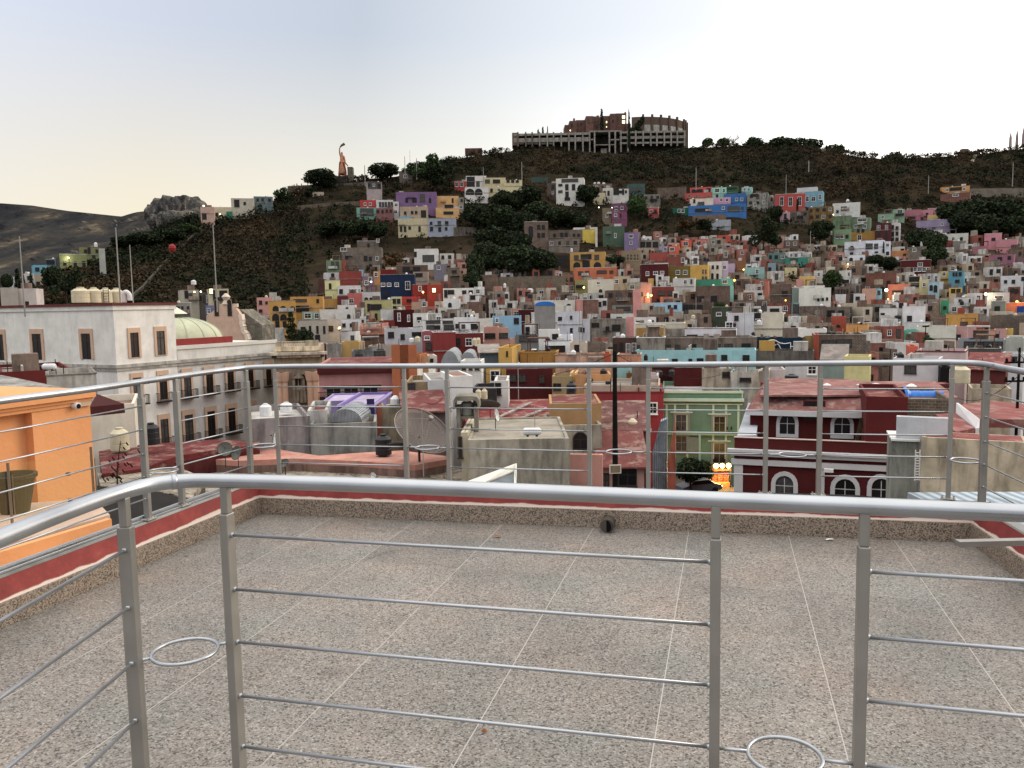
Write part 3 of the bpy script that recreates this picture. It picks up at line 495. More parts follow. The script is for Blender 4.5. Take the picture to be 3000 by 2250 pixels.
HOUSES_RIGHT = """
F 60 322 348 505 b2443c dep=9 id=redtall|red house with three tall white framed window pairs|w118,412,28,70 w195,415,28,70 w272,412,28,70
F 250 425 292 345 c9cac8 dep=6|white flat roofed house above the red one|
F 320 472 325 462 6fa3b6 dep=8|light blue house beside the tall red one|w340,392,22,40 w392,392,30,34 w450,375,16,40
F 105 190 505 580 c09aa2 dep=5|pale pink hut below the red house|150,540,18,40
F 190 350 495 580 6e5a50 br dep=7|brown house behind a cypress below the red one|g3x1
F 0 60 370 480 9a968c st dep=6|grey house left of the tall red one|g1x2
F 350 565 458 600 8f6f3c st dep=8|patchy ochre and tan house below the light blue one|g4x2
F 560 798 425 538 d2d3cc dep=9|white house with a round tank on the roof|w655,475,50,36 600,500
F 560 720 538 660 6f8663 st dep=7|upper mossy green house on the right slope|
F 570 722 655 790 7c9a70 dep=8|green house with white framed windows|w600,720,22,24 w640,720,22,24 682,716,22,26
F 718 880 555 668 6c7f64 dep=8|grey green house with a white framed top window|w815,572,70,24 w756,628,22,26 w835,628,24,28
F 712 925 672 758 a87a24 dep=7|ochre house with small attic openings|780,665 820,665 w790,725,30,40
F 930 1062 600 770 5b2a2e dep=8|dark wine house wall beside the white and maroon tower|g2x2
F 1010 1142 600 772 d6cfca dep=8 id=mwtower|white and maroon four storey house with paired windows|1035,640,22,40 1075,640,22,40 1115,645,20,30 1030,695,20,40 1075,695,22,40 1115,690,20,30 1030,742,20,26 1078,740,18,26 1115,740,22,26
F 950 1090 520 600 7fa183 dep=7|pale green low house behind the wine coloured one|w990,550
F 1085 1182 480 600 86a888 dep=7|pale green taller house with a round dish|w1140,500,40,26
F 1182 1322 486 572 b56a78 dep=7|dusty rose house on the right slope|1240,555,60,14
F 1318 1420 486 572 c9828c dep=7|pink house with a white rooftop terrace|1374,524,16,22
F 1380 1576 470 530 c08090 dep=7|pink upper storey of the three colour house|1460,514,18,22 1497,512,18,22
F 1378 1576 526 578 d9b25c dep=7|yellow middle storey of the three colour house|w1475,554,20,24 w1503,554,20,24
F 1280 1570 575 645 9a8aa8 dep=7|lilac lower storey of the three colour house|1330,560 w1505,610,16,20
F 1490 1744 284 345 c48a44 dep=8|orange house with a wide dark loggia on the high right slope|w1550,315 1620,305,90,26 w1695,305
F 1490 1744 345 440 8a4a3c br dep=6|red brick base under the orange loggia house|w1620,360,44,14
F 1740 2212 300 350 7f7364 br k=w dep=3 a=3|long rough stone wall on the high right slope|
F 662 840 762 880 d4d7e0 dep=9|upper left part of the big white stepped house|724,806,22,16 722,868,26,28
F 775 1000 750 885 d6d9e2 dep=9 id=bigstep|big white stepped house with gridded windows|805,794,22,22 c873,800,56,46 c934,800,30,40 803,857,18,20 852,852,16,22 936,856,26,20
F 700 840 875 968 d8dbe2 dep=7|lower white part of the big stepped house|a718,915,28,30 806,910,18,18
F 1008 1062 758 890 d0d4de dep=6|white annex right of the big stepped house|w1033,790 1033,860
F 1065 1230 838 885 c88044 dep=6|orange plaster house in the hollow right of the white stepped house|1180,872,22,14
F 1212 1368 806 918 86766a br dep=7|concrete and brick house right of the orange plaster one|w1265,830 1335,850,16,40
F 1150 1405 920 1025 5a1f20 dep=8|dark oxblood house with many small white framed windows|w1315,958,34,26 w1212,1000 w1270,1000 w1308,1000 w1350,1000 w1385,1000
F 1545 1732 690 755 c9c8bc dep=6|white battered house on the right slope|w1600,735 1670,735
F 1542 1600 750 850 8a3f38 dep=5|brick red corner below the white battered house|
F 1598 1710 755 850 7f7a70 dep=6|grey wall house below the white battered one|
F 1870 2022 690 802 c77e88 dep=7|rose pink cube house with one dark window at the right|1948,740,26,22
F 1975 2155 742 838 c9828a dep=7|rounded rose pink house at the far right|
F 1770 1905 800 860 a56a70 dep=6|dull pink retaining house left of the rose pink cube|
F 1910 2125 872 948 9c6276 dep=7|mauve house with dark windows at the far right|2003,908,32,24 2085,900
F 2130 2212 900 950 86646e dep=5|small grey mauve house at the right edge|
F 1485 1585 1015 1085 b99e3a dep=6|mustard yellow left wing of the blue tall house|w1520,1040
F 1560 1692 1015 1175 4f93a8 dep=8|tall teal blue house with three top windows|1604,1042,14,28 1628,1042,14,28 1660,1040,20,28 1635,1102,30,24
F 1565 1676 1160 1240 dcae2a dep=6|bright yellow porch house below the tall blue one|1600,1185,30,34 1645,1185,30,34
F 2015 2212 1055 1160 d2d3d4 dep=8|white flat roofed house at the far right edge|2053,1106,20,24 2120,1106,24,28 2205,1080
F 2090 2182 1150 1290 7f3a34 br dep=6|red brick house below the white right edge one|2110,1180 2145,1185
F 1215 1312 1060 1190 bfb48a dep=7|dusty yellow house with shaded balconies|1265,1085,80,36 1272,1135,70,30
F 1308 1388 1090 1190 d2c184 dep=7|yellow house beside the shaded balconies|w1350,1132,20,30
F 1385 1482 1108 1225 93b3be dep=7|pale blue house with two dark arched windows|a1410,1160,22,46 a1447,1168,24,60
F 1476 1518 1106 1150 d9dade dep=4|tiny white room beside the pale blue house|
F 850 1110 1030 1130 8b4634 br dep=9|broad brick red house by the bright street lamp|1040,1120,24,40 1105,1135
F 1036 1205 1128 1250 b5604c dep=8|salmon red house right of the bright street lamp|
F 270 388 1058 1165 d3ab58 dep=7|sandy yellow house right of the brick terrace|
F 245 300 1085 1160 c98c84 dep=5|pink strip at the sandy yellow house|
F 400 476 1010 1085 cfc8bc dep=6|white small house with one dark window beside the green hedge|w438,1045,18,30
F 632 710 1085 1128 d8d8da dep=5|tiny white hut with two dark windows|655,1105 685,1105
F 145 246 985 1025 cdbd88 dep=6|cream yellow rooftop house at centre right|
F 150 370 898 955 2f8a78 dep=6|dark turquoise long low house|c225,918,60,20
F 0 150 860 915 5a827c dep=6|dull teal house left of the dark turquoise one|g3x1
F 0 70 945 1010 7d97a0 dep=6|blue grey house at the centre right slope|15,998
F 210 312 1158 1300 78897f dep=8|grey green plaster block joined to the white stepped corner|
F 205 272 1290 1405 86a3a6 dep=5|pale blue glazed bay under the grey green block|c240,1340,46,70
F 308 490 1140 1240 dcdad0 dep=9 id=wcorner|white corner house with large grey windows|c330,1182,16,22 c378,1182,34,40 c450,1182,28,42
F 268 545 1160 1330 d6d4c8 dep=8|lower white part of the corner house with small windows|435,1260,14,24 473,1258,14,22 510,1254,16,22
F 20 205 1130 1290 6b4f44 br dep=8|dark brown brick house with orange pipe left of the grey green block|145,1208,44,40
F 270 500 1318 1412 7d6a60 st dep=8|brown stained wall house under the white corner|
F 490 710 1325 1412 827468 br dep=8|brick and concrete house with two big black openings|545,1380,56,46 632,1378,44,44
F 545 676 1408 1505 b04a30 dep=7|orange red house with a small arch|a605,1490,36,20
F 675 862 1478 1562 d9973c dep=8|bright amber plaster house in front of brown roofs|
F 575 700 1150 1215 7a5f58 br dep=6|reddish brown house with narrow windows|g5x1
F 580 665 1215 1255 d4d3d2 dep=6|white house left of a black roof tank|
F 740 835 1210 1300 cfccca dep=7|white house right of a black roof tank|775,1250,30,26
F 815 935 1165 1260 c08f78 dep=7|peach house beside the narrow blue one|825,1248
F 930 985 1165 1255 4d7ca0 dep=5|narrow steel blue house|960,1200,18,30
F 1090 1222 1225 1290 d5d3d2 dep=7|white terrace house with a satellite dish|
F 1118 1200 1290 1420 d8d6d4 dep=7|white tall narrow block in the lower right quarter|1150,1310
F 965 1120 1335 1430 cfccc8 dep=8|greyish white wall house beside the tall narrow block|D990,1405,30,50
F 1165 1362 1322 1452 dcd9d8 dep=8|clean white low house with one black doorway|D1222,1425,36,46
F 1220 1382 1300 1340 cbbdb4 dep=6|pinkish grey roof house behind the clean white low house|
F 1380 1480 1290 1400 8d7460 br dep=6|brown house with white posts|1400,1335,30,30
F 1496 1562 1268 1362 2f9a6c dep=5|emerald green narrow house|1528,1330,20,22
F 1608 1778 1243 1312 d3d1ce dep=7|white house with an arched gap among black tanks|1660,1270,20,16 1748,1270,16,24
F 1540 1708 1388 1485 cf962c dep=7|left half of the bright mustard wall house|
F 1705 1862 1382 1482 cb932c dep=7|right half of the bright mustard wall house|
F 1640 1700 1335 1390 a5482f dep=5|small brick red roof box on the mustard house|
F 1412 1545 1398 1482 7d6558 br dep=7|brown brick house left of the mustard walls|
F 1930 2052 1275 1392 858a7c dep=7|grey green house with one dark window at right|1980,1345,36,50
F 1896 2088 1200 1278 bdb5b2 dep=8|pale mauve grey house above the grey green one|w1995,1240,60,20
F 2045 2212 1290 1350 c2704c dep=6|orange house behind a blue panel at the right edge|
F 2150 2212 1318 1390 1f4a9a dep=3|royal blue panelled wall at the right edge|
F 1930 2212 1398 1500 6f5e54 br dep=9|dark brick house with a pale roof edge at the right|
F 0 130 1380 1505 d5d0be dep=8|cream plaster house at centre right with plain wall|
F 30 510 1512 1602 dcd8d0 dep=9 rf=cfcac0|long white roof block above the dark blue mural|
F 770 1130 1462 1500 b5a896 dep=7|long pale wall behind brown roofs|
F 1180 1420 1460 1530 d5d6d6 dep=8|white stepped house with a black lamp post|
F 1285 1628 1492 1602 d6d2c2 dep=9|long cream white wall house in the right foreground rooftops|
F 1172 1285 1525 1600 58b89c dep=6|turquoise house with two small windows below white walls|w1238,1560,26,20
F 1628 1800 1490 1602 c4908a dep=8|rose coloured house behind potted plants|1640,1585,40,40
F 1735 1962 1530 1605 cf8a62 dep=7|orange peach house right of the rose one|
F 1955 2062 1520 1605 c99892 dep=7|pink house with a white door frame|D1975,1580,30,40
F 2062 2120 1515 1580 c9a63a dep=5|small yellow house near the right edge|
"""
HOUSES_MID = """
c 1143 1290 437 600 d4d0c8 D=186|white house with an air conditioner below its window|1210,497,42,38
c 1280 1462 437 520 d2cdc2 D=196|white house with small dark window beside the long one|1308,492,24,30 w1420,500
c 1255 1460 512 620 d8d6d4 D=178|long white house with glazed balconies|c1330,585,80,40 1405,585,60,36 c1360,528,150,26
c 1440 1602 490 630 dad8d6 D=180|white middle part of the glazed balcony house|c1530,585,100,50 c1510,528,120,26
c 1598 1830 480 645 d6d5d6 D=177|white house with a maroon awning over its door|1620,572,34,40 c1686,574,34,36 D1800,580,60,60
c 1722 1930 437 500 cdc6bc D=196|pale upper house with two small windows|1750,470,20,26 1798,470,20,26
c 1820 2005 490 640 cec9c0 D=181|creamy blank wall house left of the sky blue one|1838,582,16,24
d 340 650 462 560 86b6d4 D=185|sky blue long house with a white eaves|w392,510,30,40 600,515
c 1908 2066 582 740 cf8f7c D=150|salmon house with a wide dark window|1975,675,104,50
c 2060 2175 590 742 c99a82 D=151|peach twin of the salmon house|c2120,675,90,44
c 1362 1602 640 790 8b2f2c D=138 a=10|dark red house with a blank side wall|
c 1240 1368 632 790 a5565c D=140|dusty red pink house with a pale window|w1295,700,50,30 c1312,790,60,70
c 1580 1900 650 770 742a26 D=143|dark red roofs house behind cream tanks|g3x1
c 848 1128 600 765 c0c0c6 D=142|greyish white house with two tall windows|905,668,54,56 1030,688,36,50
c 1128 1240 595 700 c7c8cc D=146|pale house with a dark vine covered porch|1180,660,100,34
c 590 862 655 745 6c4f40 D=150 sl=1.0 rf=8a4c34|brown timber house with a broad tile roof|c640,690,70,40
c 656 1000 785 870 a8988a D=126 rf=8a4038|low beige house with a dark red flat roof|
c 100 222 770 912 6f2422 D=121|dark maroon wall beside the stone cornice|
c 218 372 765 965 a09a90 D=118 st|grey plaster blank wall house|
c 370 560 742 970 c4994a D=120 a=8|ochre yellow house with plain wall|
c 555 620 742 830 c9b48c D=122|cream ornament wall beside the ochre house|
c 480 850 840 975 7c7f80 D=112 rf=84888a st|grey workshop with two pale doors|c560,925,70,90 c780,890,100,90
c 965 1215 885 1140 b86830 D=103 a=-6|orange house with a black opening above the pink building|1136,948,96,48
c 1210 1310 895 1150 cf9a68 D=104|light orange side wall of the orange house|
c 1290 1402 895 985 cfc9bc D=108|white small house with a tiny window|1345,950,24,40
c 1655 1880 950 1115 dad7d0 D=97|white rooftop house with four dark windows|1690,1020,34,36 1765,1020,30,36 1835,1020,34,34
d 405 552 805 1150 c4962e D=107 a=-8 dep=9|tall mustard yellow house with one slit window|500,870,12,40
d 215 410 850 1000 5f6a72 sl=.8 D=110|blue grey shed left of the tall mustard house|
d 270 410 1010 1130 cc9c2e D=100|mustard lower house in front of the blue grey shed|w370,1110
d 495 992 1035 1262 561c1b D=97 dep=9|long dark maroon house with two barred windows|c555,1130,76,64 c665,1135,60,60 c875,1148,44,60
d 640 1030 850 975 a77622 D=112 tr=b88a3a|mustard house with brown cornice band|
d 900 1190 735 858 dcdde0 D=128 id=villa|white villa with a dark ribbon window|918,815,10,66 1020,818,210,64
d 1055 1192 672 760 dadbdf D=131|white upper tower of the ribbon window villa|
d 840 1060 612 700 d6d3cd D=150|white plaster house above the villa|1020,690,60,60
d 590 840 672 770 7c7a78 D=140|grey glazed balcony house|c680,705,90,60 c780,705,90,60
d 1186 1368 750 895 c9b8a4 D=122|cream house with one tall dark window|1252,812,44,64
d 1362 1562 752 862 7f6a5c D=125 br|brown brick annex right of the cream house|
d 1020 1550 885 1030 d2a284 D=110 st|long peach wall house with peeling parapet|
d 1180 1622 1010 1110 d69c78 D=104|peach lower house in front of the long peach wall|
d 1545 1622 870 1085 b5532c D=108|orange red chimney wall block|
d 1690 1945 885 985 d08c66 D=112 st|peach gabled house right of the dark pole|
d 1235 1622 1095 1240 c98a48 D=93|orange house with a small arched garden wall|D1390,1170,60,60
d 985 1190 1115 1260 a08658 D=92|khaki wall house with two dark doors|D1018,1225,26,60 D1062,1225,30,60
d 1180 1245 1080 1260 d3a860 D=94|light ochre narrow wall|
d 1640 1900 700 745 5a3f38 D=126|dark red brown low roofs|g4x1
e 225 765 540 720 cbbfa8 D=138 tr=d8d2c6 rf=6a625a|cream house with an ochre painted middle band|c300,620,30,30
e 238 560 592 670 a5792c D=137.4 dep=2|ochre painted wall band of the cream house|
e 560 765 600 700 8f8578 D=137.2 dep=2 st|grey rendered half of the ochre band house|
e 760 1312 600 700 cfccd0 D=131 rf=c6c4c4|long low white roof house in the right centre|840,680,110,30
e 1232 1508 436 692 cfd0d4 D=141 a=-12|tall white block with one brown window|1318,487,36,42
e 1212 1312 535 600 8f6a66 D=139|small house with red doors left of the tall white block|D1290,568,40,40 w1240,570
e 1515 1822 430 600 cfc4ac D=143|cream plaster house with a white round tank|w1560,525,60,50 1545,470
e 1405 1815 362 440 c9c4bc D=170|white long terrace house above the cream plaster one|1530,400,80,24 c1615,390 1730,400,90,24
e 238 545 700 832 968c80 D=122 st|stained grey end wall of the long terrace building|c262,795,20,30
e 545 1540 700 832 7f6f62 D=122.6 st dep=8|long stained brown grey building with a row of windows|c580,800,50,44 c680,800,46,44 848,797,66,48 c1010,793,42,50 c1102,793,76,52 c1232,793,78,50 1422,793,86,56
e 235 1532 832 985 90c4c8 D=117 dep=6 id=aqua|very long pale aqua building with small windows|653,945,56,32 820,943,32,20 926,940,58,30 1187,912,54,44 D1422,915,64,56
e 1540 2035 700 875 123246 D=121 dep=4 id=mural|dark blue wall with a white line drawing of a fish|
e 2035 2165 690 875 a98a50 D=122 st|stained ochre wall right of the dark blue mural|
e 1525 2160 840 965 6a6258 D=115 st|stained grey wall under the dark blue mural|
g 278 752 572 775 6f5e52 D=119 br dep=9|large brown brick house with a bricked up window band|c545,645,130,60 c410,650,120,50
g 268 316 572 745 a1442c D=117|orange red brick pillar wall right of the ochre wall|
g 550 785 772 1000 cbc27c D=96|pale yellow rooftop house with a sloped wall|
g 1150 1230 678 820 d0573a D=104|orange coral wall tower|
g 1210 1672 722 818 c9acaa D=101 tr=6a2a2c|pale pink building with a dark red roof line|
g 1000 1432 790 1000 cdc6c6 D=92|white pinkish house with an iron balcony|c1160,890,90,70
g 1600 2045 615 705 8f9294 D=118 rf=cfd0d0|glazed white rooftop pavilion|c1700,665,70,60 c1790,665,70,60 c1880,665,70,60 c1970,665,70,60
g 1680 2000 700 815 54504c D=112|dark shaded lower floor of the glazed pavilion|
g 2000 2212 745 835 d0d1d2 D=108|white house with a row of windows by the utility pole|c2060,790,40,30 c2120,790,40,30
g 2050 2212 600 720 aeb0a4 D=124|pale grey green house at the right edge rooftops|
g 0 300 865 925 c4c2c0 D=96|long white wall with a white door panel|w250,900,60,60
g 350 560 790 860 8a9c98 D=103 sl=1.5|grey green gabled roof shed|
g 1440 1540 870 1000 1d1b1c D=88 k=s dep=4|black draped rooftop shed beside the big cream tank|
g 1700 2045 880 1000 6b2f2c D=95 sl=1.5 rf=8a4641|dark red walled roof house at right with a white gable strip|
g 1720 2100 1070 1180 bda98c D=78 st|stained cream rooftop parapet house behind the right pole|
e 650 965 1022 1220 5e1e1e D=99|plain dark maroon wall behind the green building|
e 950 1258 1030 1212 b5a48c D=93 st|ruined cream plaster block with one dark window|1205,1098,64,44
e 1255 1565 1070 1218 bdb6a8 D=91 st|peeling white block with a dark slot window|1415,1148,110,34
e 1560 1670 1060 1180 a99c8c D=90 st|weathered stone stub between peeling walls|
e 1665 1850 1040 1200 c2b4b0 D=92|pale pink rooftop house with a dark door|D1692,1168,40,60
e 30 300 1020 1130 8fc0bc D=103|pale aqua wall right of the dark wooden pole|
e 130 470 1080 1170 6a4a22 D=99|brown ochre wall behind the peach parapet|
e 265 470 1105 1210 cfc0c0 D=94|pinkish white box room above the crimson building|
e 350 665 1020 1090 4a1d1e D=104|dark maroon wall with black tanks in front|
r 1190 1310 80 205 b98058 D=88 dep=5|light orange pillar house near the corner doorway|
r 1065 1325 255 480 a58860 D=72 st dep=7|patchy white and tan house right of the white corner|c1130,330,60,110
r 1320 1570 232 500 c4c2c0 D=70 par=.15 dep=8|pale grey white block between the railing posts|
r 1560 1785 190 430 dad8d2 D=68 par=.15 dep=6 a=14|bright white wall with a stepped top|
r 1780 2040 330 460 3a3836 D=69 dep=5|dark shaded rooftop shelter with crates|
r 2020 2170 240 400 d2cfc8 D=70 dep=5|small white roof room with a black door|D2062,330,56,110
r 715 805 515 700 a55a38 D=61 dep=4|orange brown narrow wall at the purple house|
r 805 1240 500 690 b5a584 D=62 dep=5 st|cream garden wall with dark stains behind the mesh dish|
r 1080 1500 560 700 6a5450 D=58 dep=6 sl=.8 rf=7a3a36|low brown roof house right of the cream garden wall|
r 0 215 560 830 c6c2ba D=56.5 dep=6 st|streaky white parapet block with a black vent|
p 0 770 130 330 6f2420 D=70 dep=12 k=b|dark red rooftop wall below the white tank|
p 500 1040 180 420 b0aaa0 D=60 dep=9 st k=b|stained grey concrete block with a mossy top in front of the civic building|
p 965 1450 500 990 d3c8b4 D=52 dep=7 k=b|plain cream wall with a red roof strip beside the orange house|
q 1035 1690 640 960 9a9290 D=54.5 dep=8 st k=b|weathered lilac grey block with a rounded wall|
q 1675 1890 600 850 cfc8b4 D=57 dep=5 st k=b|streaked cream block with small vents beside the curved roof|
s 1380 2190 360 640 9a2b33 D=84 dep=9 tr=7a2228 k=b|crimson building with grey framed windows left of the green one|Dw1845,545,90,150 Dw2075,535,70,110
s 1330 2150 290 352 c2a58c D=85 dep=8 k=b|peach parapet wall above the crimson building|
s 960 1520 486 722 b2884e D=58 par=.1 dep=6 k=b|tan box shaped rooftop room with blank wall|
s 945 1525 720 1070 a89c88 D=56 dep=6 k=b st|cream lower building with an arched stair window|av1290,890,150,170
s 1530 2010 760 1000 7c4440 D=62 dep=7 sl=1.3 rf=6c403c k=b|dull red building with wide eaves right of the arched stair|1785,895,24,90
s 1515 1980 1140 1500 b98a7c D=54 dep=4 sl=1.5 rf=7a403a k=b|pink house with a dark open window under red roof tiles|1800,1270,180,200 Dc1560,1330,60,160
s 1180 1530 1040 1500 c98a7a D=50 dep=.4 par=.05 k=b|broken pink wall with a stepped edge|
s 75 1168 872 1500 b0a692 D=46 dep=9 st par=.16 rf=a09684 k=b id=bigcream|large stained beige wall building behind the railing|
s 0 75 800 1120 b5a88c D=47 dep=6 k=b|beige corner of the stained building with a dark slot|c-5,960,14,200
r 30 745 700 1060 9c9a90 D=55 dep=4 st k=b|white and grey damp streaked wall behind the black water tank|
w 1105 2260 880 1480 cdba98 D=41 dep=2.2 st a=-28 par=.05 k=b rf=8d4440 id=rightwall|large cream wall with black damp streaks in the lower right|
w 835 1440 640 950 c9c9cc D=42.8 dep=.5 a=-27 k=b|clean white wall between red building and damp cream wall|
w 960 1440 440 650 77624f D=55 dep=8 a=-18 br k=b|grey brown block wall under the blue tarpaulin|
w 510 960 410 1000 611d1c D=55.2 dep=9 k=b a=-20 an=l|blank dark red wall joining the arched building|
"""
FILLN = 380
parse(HOUSES_FAR); parse(HOUSES_RIGHT); parse(HOUSES_MID)
# ------------------------------------------------------------------ hills and ground
RU = [-1400, -600, 0, 100, 200, 300, 400, 500, 600, 700, 800, 900, 1000, 1100, 1200, 1300, 1400, 1500, 1600, 1750, 1900, 2050, 2100, 2200, 2300, 2400, 2500, 2600, 2700, 2800, 2900, 3000, 3600, 4400]
RV = [840, 850, 845, 825, 780, 735, 700, 655, 622, 602, 585, 552, 528, 515, 500, 472, 448, 436, 432, 450, 448, 430, 425, 424, 426, 436, 448, 458, 458, 452, 442, 432, 420, 430]
def ridge(u): return float(np.interp(u, RU, RV))
def hill_mat(name, dark, mid, tan, sc):
    m, nt, b = nmat(name); L = nt.links; tc = N(nt, 'ShaderNodeTexCoord')
    n = N(nt, 'ShaderNodeTexNoise'); n.inputs['Scale'].default_value = sc; n.inputs['Detail'].default_value = 9; n.inputs['Roughness'].default_value = .68; L.new(tc.outputs['Object'], n.inputs[0])
    r = ramp(nt, [(.3, lin(dark)), (.5, lin(mid)), (.7, lin(tan))]); L.new(n.outputs[0], r.inputs[0]); L.new(r.outputs[0], b.inputs['Base Color']); b.inputs['Roughness'].default_value = 1; b.inputs['Specular IOR Level'].default_value = 0; b.inputs['Specular IOR Level'].default_value = 0
    bp = N(nt, 'ShaderNodeBump'); bp.inputs['Strength'].default_value = .8; bp.inputs['Distance'].default_value = 1.5; L.new(n.outputs[0], bp.inputs['Height']); L.new(bp.outputs[0], b.inputs['Normal']); return m
def town_mat(*a):
    m = hill_mat(*a); nt = m.node_tree; L = nt.links; b = nt.nodes['Principled BSDF']; src = b.inputs['Base Color'].links[0].from_socket
    tc = N(nt, 'ShaderNodeTexCoord'); s = N(nt, 'ShaderNodeSeparateXYZ'); L.new(tc.outputs['Object'], s.inputs[0]); n = N(nt, 'ShaderNodeTexNoise'); n.inputs['Scale'].default_value = .05; n.inputs['Detail'].default_value = 6; L.new(tc.outputs['Object'], n.inputs[0])
    ad = N(nt, 'ShaderNodeMath', operation='MULTIPLY_ADD'); L.new(n.outputs[0], ad.inputs[0]); ad.inputs[1].default_value = -14; L.new(s.outputs[2], ad.inputs[2])
    mr = N(nt, 'ShaderNodeMapRange'); L.new(ad.outputs[0], mr.inputs[0]); mr.inputs[1].default_value = 18; mr.inputs[2].default_value = 6; mr.inputs[3].default_value = 0; mr.inputs[4].default_value = 1
    mx = N(nt, 'ShaderNodeMapRange'); L.new(s.outputs[0], mx.inputs[0]); mx.inputs[1].default_value = -75; mx.inputs[2].default_value = -45
    mu = N(nt, 'ShaderNodeMath', operation='MULTIPLY'); L.new(mr.outputs[0], mu.inputs[0]); L.new(mx.outputs[0], mu.inputs[1])
    L.new(mixc(nt, 'MIX', mu.outputs[0], src, lin('5e4e42')), b.inputs['Base Color']); return m
def make_hill():
    us = np.arange(-1400, 4401, 40.0); rows = 64; vs = []; fs = []
    back = [(8, 1.5), (25, 7), (60, 22), (140, 60), (300, 120)]
    near = [(43, -17.5), (30, -18), (12, -18.5)]
    for u in us:
        vr = ridge(u)
        for D, z in near: p = at(u, 1125, D); vs.append((p.x, p.y, z))
        for i in range(rows):
            t = i/(rows-1); v = 1450+(vr-1450)*t; D = Dt(v); p = at(u, v, D); g = float(np.interp(v, TV, TG))
            nz = noise.noise(Vector((p.x*.03, p.y*.03, 0)))*2.2+noise.noise(Vector((p.x*.11, p.y*.11, 5)))*.7 if D > 140 else 0
            z = p.z-g+nz*min(1, max(0, (t-.2)*3)); vs.append((p.x, p.y, z))
        zr = vs[-1][2]
        for dd, dz in back: p = at(u, vr, Dt(vr)+dd); vs.append((p.x, p.y, zr-dz))
    R = len(near)+rows+len(back)
    for a in range(len(us)-1):
        for r in range(R-1): fs.append((a*R+r, (a+1)*R+r, (a+1)*R+r+1, a*R+r+1))
    m = MB(); m.add(vs, fs); o = m.build('hillside', town_mat('dry_earth_scrub', '1c1a15', '2a251d', '3a3226', .09), smooth=True); return struct(o)
hillside = make_hill()
m = MB(); m.add([(-6000, -6000, -20), (6000, -6000, -20), (6000, 6000, -20), (-6000, 6000, -20)], [(0, 1, 2, 3)])
struct(m.build('ground', simple('street_ground', '5c544b', .95, 0, .7, .4, .05)))
MU = [-2600, -1500, -600, 0, 100, 200, 280, 355, 400, 425, 432, 470, 500, 520, 560, 590, 600, 640, 720, 900, 1300]
MV = [640, 570, 575, 595, 603, 618, 626, 634, 622, 617, 600, 590, 585, 581, 580, 585, 598, 622, 650, 700, 760]
def make_mountain():
    us = np.concatenate([np.arange(-2600, -100, 60.0), np.arange(-100, 800, 7.0), np.arange(800, 1301, 50.0)]); rows = 46; vs = []; fs = []
    for u in us:
        vr = float(np.interp(u, MU, MV))
        for i in range(rows):
            t = i/(rows-1); v = 905+(vr-905)*t; D = 800+700*t**.9
            cl = max(0, 1-abs(u-510)/110)*max(0, min(1, (t-.55)*4))
            p = at(u, v, D); q = Vector((p.x*.006, p.z*.012, p.y*.004))
            k = noise.fractal(q*3, 1.0, 2.2, 5)*26*(1 if i < rows-1 else .2)+cl*noise.fractal(Vector((p.x*.05, 3, p.z*.02)), .9, 2.1, 5)*38
            r = ray(u, v); p = p+Vector((0, 1, 0))*k
            vs.append((p.x, p.y, p.z+(noise.noise(Vector((u*.08, 0, 1)))*4 if i == rows-1 and 420 < u < 560 else 0)))
        p = at(u, vr, 1700); vs.append((p.x, p.y, p.z-90))
    R = rows+1
    for a in range(len(us)-1):
        for r in range(R-1): fs.append((a*R+r, (a+1)*R+r, (a+1)*R+r+1, a*R+r+1))
    mt, nt, b = nmat('mountain_rock_grass'); L = nt.links; tc = N(nt, 'ShaderNodeTexCoord'); ge = N(nt, 'ShaderNodeNewGeometry')
    n = N(nt, 'ShaderNodeTexNoise'); n.inputs['Scale'].default_value = .016; n.inputs['Detail'].default_value = 11; n.inputs['Roughness'].default_value = .7; mpp = N(nt, 'ShaderNodeMapping'); mpp.inputs['Scale'].default_value = (1, .16, 1.3); L.new(tc.outputs['Object'], mpp.inputs[0]); L.new(mpp.outputs[0], n.inputs[0])
    r = ramp(nt, [(.38, lin('222326')), (.50, lin('303030')), (.59, lin('413c36')), (.68, lin('6e6455'))]); L.new(n.outputs[0], r.inputs[0])
    sp = N(nt, 'ShaderNodeSeparateXYZ'); L.new(ge.outputs['Normal'], sp.inputs[0]); r2 = ramp(nt, [(.45, g3(1)), (.7, g3(0))]); L.new(sp.outputs[2], r2.inputs[0])
    n2 = N(nt, 'ShaderNodeTexNoise'); n2.inputs['Scale'].default_value = .05; n2.inputs['Detail'].default_value = 9; L.new(mpp.outputs[0], n2.inputs[0])
    r3 = ramp(nt, [(.4, lin('2c2c2e')), (.54, lin('504c48')), (.64, lin('8a8074'))]); L.new(n2.outputs[0], r3.inputs[0])
    L.new(mixc(nt, 'MIX', r2.outputs[0], r.outputs[0], r3.outputs[0]), b.inputs['Base Color']); b.inputs['Roughness'].default_value = 1; b.inputs['Specular IOR Level'].default_value = 0; b.inputs['Specular IOR Level'].default_value = 0
    m = MB(); m.add(vs, fs); return struct(m.build('mountain', mt, smooth=False))
make_mountain()
